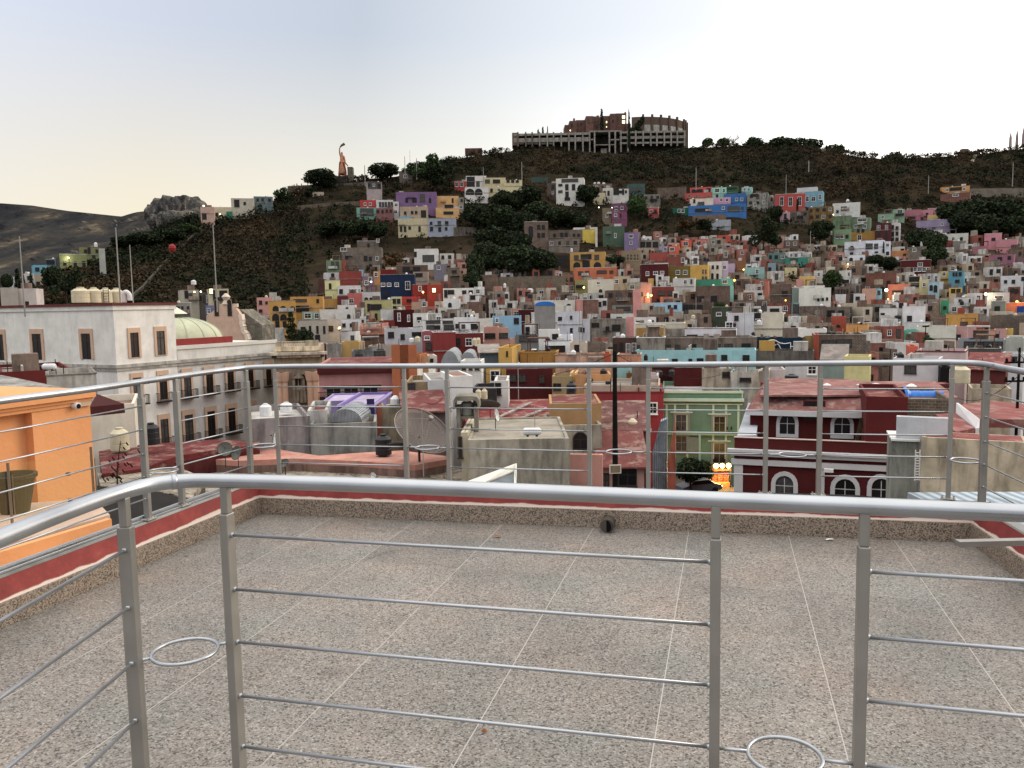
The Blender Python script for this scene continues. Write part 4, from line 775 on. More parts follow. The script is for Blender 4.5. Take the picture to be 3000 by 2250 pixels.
def crag():
    D = 1300; k = D/F; c = at(510, 640, D); V = []; Fc = []
    for (u, v, ru, rv, dd) in ((452, 628, 26, 24, -8), (478, 618, 34, 34, 0), (512, 612, 42, 36, 14), (548, 610, 44, 34, 24), (578, 625, 30, 34, 10), (500, 648, 40, 28, -20), (545, 650, 44, 30, -12), (456, 650, 24, 20, -16)):
        p = at(u, v, D+dd)-c; n = 30; mm_ = 20; o = len(V)
        for i in range(mm_+1):
            th = PI*i/mm_
            for j in range(n):
                ph = 2*PI*j/n; d = Vector((math.sin(th)*math.cos(ph), math.sin(th)*math.sin(ph), math.cos(th))); q = Vector((d.x*2.2+u, d.y*2.2, d.z*.9))
                r = 1+.2*noise.fractal(q, 1.0, 2.1, 5)+.07*abs(noise.noise(q*3)); V.append((p.x+d.x*ru*k*r, p.y+d.y*ru*k*r, p.z+max(-1, min(.92, d.z*1.25))*rv*k*r))
        for i in range(mm_):
            for j in range(n): Fc.append((o+i*n+j, o+(i+1)*n+j, o+(i+1)*n+(j+1) % n, o+i*n+(j+1) % n))
    m = MB(); m.add(V, Fc); mt, nt, b = nmat('crag_rock'); L = nt.links; tc = N(nt, 'ShaderNodeTexCoord'); mp = N(nt, 'ShaderNodeMapping'); mp.inputs['Scale'].default_value = (1, .5, .45); L.new(tc.outputs['Object'], mp.inputs[0])
    n_ = N(nt, 'ShaderNodeTexNoise'); n_.inputs['Scale'].default_value = .09; n_.inputs['Detail'].default_value = 10; n_.inputs['Roughness'].default_value = .7; n_.inputs['Distortion'].default_value = 1.2; L.new(mp.outputs[0], n_.inputs[0])
    r = ramp(nt, [(.36, lin('303032')), (.5, lin('545250')), (.6, lin('787066')), (.7, lin('a89a84'))]); L.new(n_.outputs[0], r.inputs[0]); L.new(r.outputs[0], b.inputs['Base Color']); b.inputs['Roughness'].default_value = 1; b.inputs['Specular IOR Level'].default_value = 0
    bp = N(nt, 'ShaderNodeBump'); bp.inputs['Distance'].default_value = 6; L.new(n_.outputs[0], bp.inputs['Height']); L.new(bp.outputs[0], b.inputs['Normal'])
    o = fixn(m.build('rock_outcrop', mt, loc=c)); o['kind'] = 'structure'
crag()
# ------------------------------------------------------------------ foliage
def leafmat(name, a, b_, c, tr=.0):
    m, nt, b = nmat(name); L = nt.links; oi = N(nt, 'ShaderNodeObjectInfo'); ge = N(nt, 'ShaderNodeNewGeometry')
    r = ramp(nt, [(0, lin(a)), (.55, lin(b_)), (1, lin(c))]); L.new(ge.outputs['Random Per Island'], r.inputs[0])
    h = N(nt, 'ShaderNodeHueSaturation'); mr = N(nt, 'ShaderNodeMapRange'); mr.inputs[3].default_value = .75; mr.inputs[4].default_value = 1.3; L.new(oi.outputs['Random'], mr.inputs[0]); L.new(mr.outputs[0], h.inputs['Value']); L.new(r.outputs[0], h.inputs['Color'])
    L.new(h.outputs[0], b.inputs['Base Color']); b.inputs['Roughness'].default_value = .8; b.inputs['Specular IOR Level'].default_value = .08; return m
LEAF_D = leafmat('leaves_dark', '171d14', '27301f', '3d4830'); LEAF_G = leafmat('leaves_green', '223018', '34452a', '4a5a34'); LEAF_B = leafmat('leaves_dry', '3a2a1c', '54402a', '6e5a3e')
BARK = simple('bark', '4a3c30', .95, 0, .8, .4, 4)
def cards(n, blobs, size, flat=.0, seed=0):
    """leaf clusters: many small bent quads spread near the surface and inside of noisy blobs"""
    rg = np.random.RandomState(seed); vs = []; fs = []
    bl = np.array(blobs, float); w = (bl[:, 3]*bl[:, 5])**1.2; w /= w.sum(); ch = rg.choice(len(bl), n, p=w)
    for i in range(n):
        cx, cy, cz, rx, ry, rz = bl[ch[i]]; d = rg.normal(size=3); d /= np.linalg.norm(d); q = Vector(d*2.3)+Vector((seed*3.1, cx, cz))
        k = (.55+.45*rg.rand()**.4)*(1+.32*noise.noise(q)); p = np.array([cx, cy, cz])+d*k*np.array([rx, ry, rz])
        s = size*(.6+.9*rg.rand()); a = rg.normal(size=3)+d*1.2; a /= np.linalg.norm(a); t = np.cross(a, rg.normal(size=3)); t /= np.linalg.norm(t); bn = np.cross(a, t)
        o = len(vs); vs += [tuple(p-t*s-bn*s*.5), tuple(p+t*s*.3-bn*s*.8+a*s*.2), tuple(p+t*s+bn*s*.4), tuple(p-t*s*.2+bn*s*.9+a*s*.25)]; fs.append((o, o+1, o+2, o+3))
    return vs, fs
def tree_proto(kind, seed, leaf):
    """unit tree: height 1, made of trunk with limbs and a crown"""
    rg = random.Random(seed); root = empty('tree', (0, 0, -500)); tr = MB()
    if kind == 'round':
        bl = [(0, 0, .58, .36, .36, .34)]
        for i in range(9): a = rg.uniform(0, 2*PI); r = rg.uniform(.15, .32); bl.append((r*math.cos(a), r*math.sin(a), rg.uniform(.42, .78), rg.uniform(.13, .2), rg.uniform(.13, .2), rg.uniform(.12, .18)))
        vs, fs = cards(3000, bl, .03, seed=seed); th = .35
    elif kind == 'loose':
        bl = []
        for i in range(13): a = rg.uniform(0, 2*PI); r = rg.uniform(.05, .38); bl.append((r*math.cos(a), r*math.sin(a), rg.uniform(.4, .88), rg.uniform(.1, .2), rg.uniform(.1, .2), rg.uniform(.08, .15)))
        vs, fs = cards(1900, bl, .028, seed=seed); th = .5
    elif kind == 'cypress':
        bl = [(0, 0, .12+.075*i, .075*(1-i/14)+.02, .075*(1-i/14)+.02, .08) for i in range(12)]; vs, fs = cards(700, bl, .025, seed=seed); th = .1
    elif kind == 'conifer':
        bl = []
        for i in range(9):
            r = .26*(1-i/9.5)+.02
            for k in range(6): a = 2*PI*k/6+i; bl.append((r*.7*math.cos(a), r*.7*math.sin(a), .08+.1*i, r*.5+.02, r*.5+.02, .045))
        vs, fs = cards(1700, bl, .024, seed=seed); th = .5
    elif kind == 'bare':
        bl = [(0, 0, .65, .3, .3, .3)]; vs, fs = cards(130, bl, .02, seed=seed); th = .45
    m = MB(); m.add(vs, fs); m.m = [0]*len(m.f); m.build('crown', leaf, root)
    tr.tube([(0, 0, -.05), (.01, 0, th*.5), (0, .01, th), (0, 0, th+.2)], .028 if kind != 'cypress' else .012, 6, taper=.012)
    for i in range(0 if kind == 'cypress' else (16 if kind == 'bare' else 6)):
        a = rg.uniform(0, 2*PI); z0 = th*rg.uniform(.55, 1.1); r = rg.uniform(.18, .32); e = (r*math.cos(a), r*math.sin(a), z0+rg.uniform(.15, .38))
        tr.tube([(0, 0, z0), (e[0]*.5, e[1]*.5, (z0+e[2])/2+.02), e], .012, 5, taper=.004)
        if kind == 'bare':
            for j in range(3): f = Vector(e)+Vector((rg.uniform(-.12, .12), rg.uniform(-.12, .12), rg.uniform(.02, .15))); tr.tube([Vector(e)*.75+Vector((0, 0, z0*.25)), f], .005, 4, taper=.002)
    tr.m = [0]*len(tr.f); tr.build('trunk', BARK, root)
    return root
PROTO = {}
USED = set()
def tree(kind, fr, Xc, Yt, Yb, wpx=None, D=None, leaf='D', label=None, group=None, cat='tree', name=None):
    key = (kind, leaf, random.randrange(3))
    u, vt = px(fr, Xc, Yt); _, vb = px(fr, Xc, Yb); D = D or Dt(vb)*random.uniform(.99, 1.01)
    zb = min(at(u, vb, D).z, max(ground(u, D), -30)) if D > 120 else at(u, vb, D).z; p = at(u, vt, D); H = p.z-zb
    if key not in PROTO: PROTO[key] = tree_proto(kind, 11+len(PROTO), {'D': LEAF_D, 'G': LEAF_G, 'B': LEAF_B}[leaf])
    pr = PROTO[key]
    c = pr if key not in USED else link_copy(pr); USED.add(key)
    sx = H if wpx is None else (wpx/FR[fr][2]*D/F)/{'round': .8, 'loose': .85, 'cypress': .2, 'conifer': .55, 'bare': .65}[kind]
    c.location = (p.x, p.y, zb); c.scale = (sx, sx, H); c.rotation_euler = (0, 0, random.uniform(0, 6)); c.name = name or {'cypress': 'cypress_tree', 'conifer': 'conifer_tree', 'bare': 'bare_tree'}.get(kind, 'leafy_tree')
    for q in ('label', 'category', 'group'):
        if q in c: del c[q]
    return tag(c, label, cat, group)
G1 = 'trees of the dark grove in the middle of the hill'
GL1 = 'one of the dense dark trees massed in the grove at mid hillside'
for X, t, b, w in [(1400, 305, 480, 190), (1620, 250, 520, 230), (1520, 300, 500, 170), (1230, 420, 700, 260), (1400, 430, 720, 250), (1560, 480, 760, 250), (1720, 400, 620, 230), (1850, 450, 640, 200), (1120, 430, 620, 160),
                   (1330, 600, 900, 330), (1500, 640, 950, 280), (1240, 740, 1040, 260), (1400, 780, 1050, 270), (1560, 760, 1050, 270), (1700, 790, 1050, 260), (1150, 840, 1120, 160), (1150, 1000, 1180, 170), (1800, 830, 1040, 150), (1960, 480, 640, 210), (2060, 520, 650, 170)]:
    tree('round', 'C', X, t, b, w, label=GL1, group=G1, leaf='D')
tree('round', 'B', 1300, 122, 300, 270, label='wide dark dome shaped tree left of the tall pink statue')
tree('round', 'C', 362, 66, 250, 260, label='round dark tree on a bare trunk right of the tall pink statue')
tree('loose', 'C', 730, 0, 330, 250, leaf='G', label='tall airy green tree on the ridge right of the round dark tree')
tree('loose', 'C', 800, 90, 340, 330, leaf='D', label='broad dark tree at the foot of the tall airy ridge tree')
tree('loose', 'C', 620, 70, 230, 170, leaf='G', label='small airy tree left of the tall ridge tree beside two poles')
tree('loose', 'B', 960, 295, 400, 150, leaf='G', label='low green bush tree on the ridge between houses and statue')
tree('bare', 'B', 1100, 255, 390, 170, leaf='B', label='spindly half bare tree on the ridge left of the dome tree')
tree('loose', 'B', 1180, 290, 390, 150, leaf='D', label='dark low tree against the platform wall left of the statue')
tree('bare', 'C', 440, 580, 750, 110, leaf='B', label='pale leafless tree below the cream house on the slope')
tree('round', 'E', 640, 262, 460, 190, label='dark round tree in front of the tall white four storey house')
tree('round', 'E', 1080, 345, 560, 180, leaf='G', label='green drooping tree between magenta house and grey concrete house')
for X, t, b, w in [(60, 480, 600, 200), (250, 470, 600, 240), (420, 490, 620, 200), (560, 480, 600, 180)]: pass
GB = 'dark shrubby trees under the violet houses'
for X, t, b, w in [(1560, 560, 720, 190), (1680, 560, 730, 200), (1790, 590, 740, 170), (1420, 560, 700, 180), (1330, 600, 720, 170)]:
    tree('round', 'B', X, t, b, w, label='one of the low dark trees on the slope left below the mint house', group=GB)
GR = 'dark trees massed at the upper right'
for X, t, b, w in [(1620, 400, 640, 260), (1780, 370, 660, 280), (1950, 360, 670, 300), (2110, 370, 660, 280), (1700, 480, 700, 260), (1880, 500, 720, 280), (2060, 520, 700, 280), (2230, 400, 700, 260), (1440, 650, 900, 200), (1300, 640, 830, 200), (1450, 790, 1000, 180)]:
    tree('round', 'F', X, t, b, w, label='one of the dark evergreen trees massed right of the pink and yellow hillside houses', group=GR)
tree('round', 'F', 930, 862, 1000, 190, label='dark bushy tree in front of the big white stepped house')
tree('round', 'F', 1040, 880, 1010, 170, label='dark tree touching the white annex of the stepped house')
tree('cypress', 'F', 254, 395, 560, 30, label='slim cypress in front of the tall red house')
tree('cypress', 'F', 1000, 760, 890, 24, label='slim cypress between the two white stepped blocks')
tree('cypress', 'F', 1040, 780, 890, 24, label='shorter cypress before the white annex')
tree('round', 'F', 560, 985, 1150, 170, leaf='G', label='boxy green tree block among houses at centre right')
tree('round', 'F', 70, 440, 560, 110, label='dark tree left below the tall red house')
tree('round', 'F', 450, 560, 760, 200, label='dark tree hollow left of the mossy green house')
tree('round', 'E', 880, 860, 990, 190, label='dark bush tree right of the mustard arched house')
tree('round', 'E', 1790, 1270, 1330, 130, leaf='G', label='low green tree above the mossy green walled house')
tree('loose', 'E', 2180, 560, 900, 260, leaf='D', label='dark scrubby tree mass right of the grey unplastered block')
tree('loose', 'E', 1500, 570, 680, 200, leaf='B', label='brownish dry tree below the dark green house')
tree('loose', 'E', 1680, 560, 680, 220, leaf='D', label='dark scrub tree beside the corrugated shack')
tree('conifer', 'B', 1035, 1330, 1600, 150, label='dark green pointed conifer in front of the arched ochre house')
tree('round', 'B', 1150, 1490, 1610, 150, label='dark bushes at the foot of the beige narrow window house')
tree('cypress', 'A', 145, 850, 1000, 60, label='dark cypress at the far left among white houses')
tree('cypress', 'A', 265, 890, 1000, 50, label='second dark cypress right of the small white house at far left')
tree('cypress', 'A', 195, 900, 1000, 44, label='short cypress between two far left white houses')
tree('round', 'A', 50, 875, 1010, 100, label='dark round tree at the left picture edge')
tree('round', 'A', 470, 810, 1010, 200, label='dark tree left below the olive terraced building')
tree('loose', 'A', 560, 860, 1100, 260, leaf='D', label='loose shrub tree under the olive terraced building')
tree('round', 'A', 1240, 510, 660, 300, leaf='D', label='broad dark tree crown on the spur below the rock cliff')
tree('round', 'A', 1060, 560, 680, 200, leaf='D', label='smaller dark tree left of the broad crown below the cliff')
tree('round', 'A', 1500, 490, 620, 220, leaf='D', label='dark tree at the top of the diagonal stair wall')
tree('loose', 'A', 1640, 450, 560, 180, leaf='G', label='green tree behind the salmon end house')
tree('loose', 'C', 450, 840, 990, 190, leaf='B', label='rust brown dry tree above the navy blue house')
tree('cypress', 'H', 1224, 118, 250, 26, D=486, label='tall cypress at the right end of the brick hill hotel')
tree('cypress', 'H', 526, 255, 305, 26, D=500, label='short cypress on the roof line left of the hill hotel')
tree('cypress', 'H', 564, 250, 305, 14, D=500, label='very thin cypress right of the short one on the hill roof')
tree('loose', 'H', 487, 268, 305, 18, D=500, leaf='G', label='tiny palm like tree left of the short hilltop cypress')
tree('loose', 'H', 1290, 180, 290, 120, D=500, label='bushy tree between the brick hotel and the round arena')
tree('cypress', 'H', 1003, 110, 165, 40, D=505, label='pointed treetop above the brick hotel roof')
for X, t, b, w, l in [(1860, 335, 400, 90, 'low'), (1990, 335, 395, 110, 'wide'), ]:
    tree('round', 'H', X, t, b+40, w, D=500, label=l+' ridge tree right of the round arena on the hilltop', leaf='G')
tree('bare', 'H', 2070, 305, 440, 100, D=500, leaf='B', label='pale bare tree on the skyline right of the arena')
for u, t, w, l in [(2290, 395, 90, 'rounded dark tree group on the skyline right of the bare tree'), (2360, 402, 80, 'lower dark skyline tree next to the rounded group'), (2212, 397, 60, 'small skyline tree just right of the bare tree'), (2440, 418, 60, 'thin skyline shrub on the right ridge'), (2620, 440, 50, 'small round shrub on the right skyline'), (2830, 436, 60, 'low tree on the far right skyline')]:
    tree('round', 'z', u, t, t+75, w, D=497, label=l, leaf='D')
tree('round', 't', 640, 1040, 1420, 330, D=76, label='dark plaza tree in the street below the green building', leaf='D')
tree('round', 't', 790, 1080, 1400, 200, D=79, label='second dark plaza tree beside the lit street kiosk', leaf='D')
tree('loose', 'g', 1330, 570, 690, 120, D=112, leaf='G', label='bushy rooftop shrub left of the glazed pavilion')
# ------------------------------------------------------------------ scrub
def scrub():
    rg = np.random.RandomState(3); vs = []; fs = []; cnt = 0
    R = [(a-4, b-6, c+4, d-2) for a, b, c, d, _, _ in RECTS]
    while cnt < 10500:
        u = rg.uniform(-500, 3500); vr = ridge(u); t = rg.rand()**1.25; v = vr+t*(890-vr)-1
        if u > 900 and v > 640+60*rg.rand() and rg.rand() < .85: continue
        if any(a < u < c and b < v < d for a, b, c, d in R): continue
        D = Dt(v); p = at(u, v, D); z = ground(u, D)+.9; s = rg.uniform(.8, 2.0)*(1 if u < 1300 or v > 560 else 1.1); cnt += 1
        if v < vr+6: s *= .7
        # hillside is open stony ground under the monument and between some houses
        if 900 < u < 1060 and 545 < v < 640 and rg.rand() < .7: continue
        for k in range(13):
            d = rg.normal(size=3); d /= np.linalg.norm(d); q = np.array([p.x, p.y, z+s*.25])+d*np.array([s, s, s*.62])*(.5+.5*rg.rand())
            a = rg.normal(size=3)+d+np.array([0, 0, .6]); a /= np.linalg.norm(a); tt = np.cross(a, rg.normal(size=3)); tt /= np.linalg.norm(tt); bn = np.cross(a, tt); w = s*rg.uniform(.16, .34)
            o = len(vs); vs += [tuple(q-tt*w-bn*w*.6), tuple(q+tt*w*.4-bn*w), tuple(q+tt*w+bn*w*.5), tuple(q-tt*w*.3+bn*w)]; fs.append((o, o+1, o+2, o+3))
    for i in range(1500):                       # larger bushes, most of them on the upper slope and along the skyline
        u = rg.uniform(300, 3400); vr = ridge(u)
        v = vr+1+(rg.rand()**2.2)*150 if rg.rand() < .72 else rg.uniform(vr, 860)
        if u > 1150 and v > 640 and rg.rand() < .9: continue
        if 1480 < u < 2060 and v < vr+8: continue
        if any(a < u < c and b < v < d for a, b, c, d in R): continue
        D = Dt(v); p = at(u, v, D); z = ground(u, D)+.8; s = rg.uniform(1.6, 3.4)*(.75 if v < vr+5 else 1)
        for k in range(34):
            d = rg.normal(size=3); d /= np.linalg.norm(d); nn = noise.noise(Vector(d*2)+Vector((i, 0, 0))); q = np.array([p.x, p.y, z+s*.35])+d*np.array([s, s, s*.7])*(.45+.55*rg.rand())*(1+.5*nn)
            a = rg.normal(size=3)+d; a /= np.linalg.norm(a); tt = np.cross(a, rg.normal(size=3)); tt /= np.linalg.norm(tt); bn = np.cross(a, tt); w = rg.uniform(.25, .5)
            o = len(vs); vs += [tuple(q-tt*w-bn*w*.6), tuple(q+tt*w*.4-bn*w), tuple(q+tt*w+bn*w*.5), tuple(q-tt*w*.3+bn*w)]; fs.append((o, o+1, o+2, o+3))
    m, nt, b = nmat('scrub_leaves'); L = nt.links; ge = N(nt, 'ShaderNodeNewGeometry'); tc = N(nt, 'ShaderNodeTexCoord')
    n = N(nt, 'ShaderNodeTexNoise'); n.inputs['Scale'].default_value = .03; n.inputs['Detail'].default_value = 8; L.new(tc.outputs['Object'], n.inputs[0])
    r = ramp(nt, [(.4, lin('272c20')), (.52, lin('332f25')), (.66, lin('44392c'))]); L.new(n.outputs[0], r.inputs[0])
    mr = ramp(nt, [(0, g3(.8)), (1, g3(1.2))]); L.new(ge.outputs['Random Per Island'], mr.inputs[0])
    L.new(mixc(nt, 'MULTIPLY', 1, r.outputs[0], mr.outputs[0]), b.inputs['Base Color']); b.inputs['Roughness'].default_value = 1; b.inputs['Specular IOR Level'].default_value = 0; b.inputs['Specular IOR Level'].default_value = 0
    mb = MB(); mb.v = vs; mb.f = fs; mb.m = [0]*len(fs); o = mb.build('scrub', m); tag(o, 'dry dark scrub covering the hillside between the houses', 'scrub', kind='stuff')
scrub()
K = 3000/2212
def o2(u, v, z): return onz(u*K, v*K, z)
# ------------------------------------------------------------------ terrace
def granite():
    m, nt, b = nmat('granite_tiles'); L = nt.links; tc = N(nt, 'ShaderNodeTexCoord')
    mp = N(nt, 'ShaderNodeMapping'); mp.inputs['Rotation'].default_value = (0, 0, math.radians(14.7)); L.new(tc.outputs['Object'], mp.inputs[0]); P = mp.outputs[0]
    v1 = N(nt, 'ShaderNodeTexVoronoi'); v1.inputs['Scale'].default_value = 132; L.new(P, v1.inputs[0])
    sp = N(nt, 'ShaderNodeSeparateColor'); L.new(v1.outputs['Color'], sp.inputs[0])
    r = ramp(nt, [(0, lin('55514d')), (.13, lin('67625d')), (.23, lin('8e8882')), (.42, lin('9c958e')), (.62, lin('aaa29a')), (.8, lin('968e87')), (.93, lin('bdb8b2'))]); r.color_ramp.interpolation = 'LINEAR'; L.new(sp.outputs[0], r.inputs[0])
    n0 = N(nt, 'ShaderNodeTexNoise'); n0.inputs['Scale'].default_value = 130; n0.inputs['Detail'].default_value = 3; L.new(P, n0.inputs[0]); r0 = ramp(nt, [(.35, g3(.72)), (.6, g3(1.08))]); L.new(n0.outputs[0], r0.inputs[0])
    n1 = N(nt, 'ShaderNodeTexNoise'); n1.inputs['Scale'].default_value = 1.6; n1.inputs['Detail'].default_value = 6; L.new(P, n1.inputs[0])
    r1 = ramp(nt, [(.3, lin('ccd1d0')), (.5, lin('dbd9d6')), (.7, lin('e6dcd4'))]); L.new(n1.outputs[0], r1.inputs[0])
    n2 = N(nt, 'ShaderNodeTexNoise'); n2.inputs['Scale'].default_value = .9; n2.inputs['Detail'].default_value = 8; n2.inputs['Roughness'].default_value = .7; L.new(P, n2.inputs[0]); r2 = ramp(nt, [(.38, g3(.66)), (.56, g3(.9))]); L.new(n2.outputs[0], r2.inputs[0])
    x = mixc(nt, 'MULTIPLY', 1, r.outputs[0], r0.outputs[0]); x = mixc(nt, 'MULTIPLY', 1, x, r1.outputs[0]); x = mixc(nt, 'MULTIPLY', .8, x, r2.outputs[0])
    n5 = N(nt, 'ShaderNodeTexNoise'); n5.inputs['Scale'].default_value = 2.7; n5.inputs['Detail'].default_value = 5; n5.inputs['Distortion'].default_value = .6; L.new(P, n5.inputs[0]); r5 = ramp(nt, [(.66, g3(1)), (.76, g3(.62))]); L.new(n5.outputs[0], r5.inputs[0]); x = mixc(nt, 'MULTIPLY', 1, x, r5.outputs[0])
    # grout lines every 0.66 m
    sx = N(nt, 'ShaderNodeSeparateXYZ'); L.new(P, sx.inputs[0]); gs = []; ids = []
    for k, (per, off) in enumerate(((.665, -.245), (.65, 4.63))):
        a = N(nt, 'ShaderNodeMath', operation='SUBTRACT'); L.new(sx.outputs[k], a.inputs[0]); a.inputs[1].default_value = off-per*20
        d = N(nt, 'ShaderNodeMath', operation='DIVIDE'); L.new(a.outputs[0], d.inputs[0]); d.inputs[1].default_value = per
        f = N(nt, 'ShaderNodeMath', operation='FRACT'); L.new(d.outputs[0], f.inputs[0]); fl = N(nt, 'ShaderNodeMath', operation='FLOOR'); L.new(d.outputs[0], fl.inputs[0]); ids.append(fl)
        c = N(nt, 'ShaderNodeMath', operation='LESS_THAN'); L.new(f.outputs[0], c.inputs[0]); c.inputs[1].default_value = (.0062 if k == 0 else .0035); gs.append(c)
    cb = N(nt, 'ShaderNodeCombineXYZ'); L.new(ids[0].outputs[0], cb.inputs[0]); L.new(ids[1].outputs[0], cb.inputs[1]); wn = N(nt, 'ShaderNodeTexWhiteNoise'); L.new(cb.outputs[0], wn.inputs[0])
    rw = ramp(nt, [(0, g3(.9)), (1, g3(1.08))]); L.new(wn.outputs[0], rw.inputs[0]); x = mixc(nt, 'MULTIPLY', 1, x, rw.outputs[0])
    x = mixc(nt, 'MIX', gs[1].outputs[0], x, lin('6e655e')); x = mixc(nt, 'MIX', gs[0].outputs[0], x, lin('a39d96'))
    L.new(x, b.inputs['Base Color']); b.inputs['Roughness'].default_value = .62; b.inputs['Specular IOR Level'].default_value = .35
    return m
GRAN = granite()
def granite_skirt():
    m, nt, b = nmat('granite_skirting'); L = nt.links; tc = N(nt, 'ShaderNodeTexCoord')
    v1 = N(nt, 'ShaderNodeTexVoronoi'); v1.inputs['Scale'].default_value = 150; L.new(tc.outputs['Object'], v1.inputs[0]); sp = N(nt, 'ShaderNodeSeparateColor'); L.new(v1.outputs['Color'], sp.inputs[0])
    r = ramp(nt, [(0, lin('2a2623')), (.25, lin('5e5248')), (.5, lin('8c7e6e')), (.8, lin('9a8b7a')), (.95, lin('7a6458'))]); L.new(sp.outputs[0], r.inputs[0])
    L.new(r.outputs[0], b.inputs['Base Color']); b.inputs['Roughness'].default_value = .5; return m
def redpaint():
    m, nt, b = nmat('peeling_red_paint'); L = nt.links; tc = N(nt, 'ShaderNodeTexCoord'); n = N(nt, 'ShaderNodeTexNoise'); n.inputs['Scale'].default_value = 5; n.inputs['Detail'].default_value = 10; n.inputs['Roughness'].default_value = .7; L.new(tc.outputs['Object'], n.inputs[0])
    r = ramp(nt, [(.3, lin('6c2421')), (.5, lin('7e2c28')), (.64, lin('8c3831')), (.7, lin('9a4f46'))]); L.new(n.outputs[0], r.inputs[0])
    sz = N(nt, 'ShaderNodeSeparateXYZ'); L.new(tc.outputs['Object'], sz.inputs[0]); n3 = N(nt, 'ShaderNodeTexNoise'); n3.inputs['Scale'].default_value = 4; n3.inputs['Detail'].default_value = 6; L.new(tc.outputs['Object'], n3.inputs[0])
    ad = N(nt, 'ShaderNodeMath', operation='MULTIPLY_ADD'); L.new(n3.outputs[0], ad.inputs[0]); ad.inputs[1].default_value = -.055; L.new(sz.outputs[2], ad.inputs[2])
    r2 = ramp(nt, [(.118, g3(1)), (.122, g3(0))]); L.new(ad.outputs[0], r2.inputs[0])
    L.new(mixc(nt, 'MIX', r2.outputs[0], r.outputs[0], lin('c9b8ac')), b.inputs['Base Color']); b.inputs['Roughness'].default_value = .75
    bp = N(nt, 'ShaderNodeBump'); bp.inputs['Strength'].default_value = .5; bp.inputs['Distance'].default_value = .01; L.new(n.outputs[0], bp.inputs['Height']); L.new(bp.outputs[0], b.inputs['Normal']); return m
BL = Vector((-1.99, 6.30)); BR = Vector((2.98, 5.22)); L0 = BL+Vector((-.64, -2.26))*3.4; R0 = BR+Vector((-.17, -1))*7
m = MB(); m.slab([(L0.x-.05, L0.y), (R0.x+.3, R0.y), (BR.x+.05, BR.y+.02), (BL.x-.02, BL.y+.05)], -.3, 0); struct(m.build('terrace_floor', GRAN))
# the building that carries the terrace
m = MB(); m.slab([(L0.x-.09, L0.y), (R0.x+.09, R0.y), (BR.x+.09, BR.y+.06), (BL.x-.08, BL.y+.09)], -19.5, -.304)
tag(m.build('building', plaster('8c3a34', 'p')), 'red painted building under the granite tiled terrace in the foreground', 'building')
def sweep(path, prof, name, mat, parent):
    """prof: list of (outward offset, z); path: inner foot line, outward on its left"""
    vs = []; fs = []; n = len(prof)
    nr = []
    for i, p in enumerate(path):
        ds = []
        if i > 0: ds.append((path[i]-path[i-1]).normalized())
        if i < len(path)-1: ds.append((path[i+1]-path[i]).normalized())
        ns = [Vector((-d.y, d.x)) for d in ds]; q = sum(ns, Vector((0, 0))); q = q/(q.length_squared)*len(ns) if len(ns) == 2 else q
        if len(ns) == 2: q = (ns[0]+ns[1])/(1+ns[0].dot(ns[1]))
        nr.append(q)
    for p, q in zip(path, nr):
        for o, z in prof: vs.append((p.x+q.x*o, p.y+q.y*o, z))
    for i in range(len(path)-1):
        for k in range(n): fs.append((i*n+k, i*n+(k+1) % n, (i+1)*n+(k+1) % n, (i+1)*n+k))
    fs += [tuple(range(n)), tuple((len(path)-1)*n+k for k in range(n))[::-1]]
    m = MB(); m.add(vs, fs); o = m.build(name, mat, parent); return fixn(o)
path = [L0, BL, BR, R0]
par = empty('parapet', (0, 0, 0), label='low terrace parapet with granite skirting and peeling dark red band around the floor', cat='parapet')
sweep(path, [(-.012, .001), (.02, .001), (.02, .128), (-.012, .128)], 'skirting', granite_skirt(), par)
sweep(path, [(.001, .129), (.06, .129), (.06, .243), (.03, .243), (.006, .141)], 'painted_band', redpaint(), par)
sweep(path, [(.028, .244), (.092, .244), (.092, .256), (.034, .254)], 'coping', plaster('8f8d88', 's'), par)
sweep(path, [(.061, -.3), (.09, -.3), (.09, .243), (.061, .243)], 'core', plaster('9a4a42', 'p'), par)
def brushed(name, h, rough):
    m, nt, b = nmat(name); L = nt.links; tc = N(nt, 'ShaderNodeTexCoord'); n = N(nt, 'ShaderNodeTexNoise'); n.inputs['Scale'].default_value = 6; n.inputs['Detail'].default_value = 8; L.new(tc.outputs['Object'], n.inputs[0])
    r = ramp(nt, [(.3, lin(h, .8)), (.7, lin(h))]); L.new(n.outputs[0], r.inputs[0]); L.new(r.outputs[0], b.inputs['Base Color'])
    r2 = ramp(nt, [(.3, g3(rough-.06)), (.7, g3(rough+.08))]); L.new(n.outputs[0], r2.inputs[0]); L.new(r2.outputs[0], b.inputs['Roughness']); b.inputs['Metallic'].default_value = .8; return m
ALU = brushed('silver_paint', 'aeb1b5', .32); ALUP = brushed('silver_paint_post', 'a29f99', .48)
def smooth_path(pts, n=6):
    out = []; P = [pts[0]]+pts+[pts[-1]]
    for i in range(1, len(P)-2):
        for k in range(n):
            t = k/n; a, b, c, d = P[i-1], P[i], P[i+1], P[i+2]
            out.append(.5*((2*b)+(c-a)*t+(2*a-5*b+4*c-d)*t*t+(3*b-a-3*c+d)*t**3))
    out.append(pts[-1]); return out
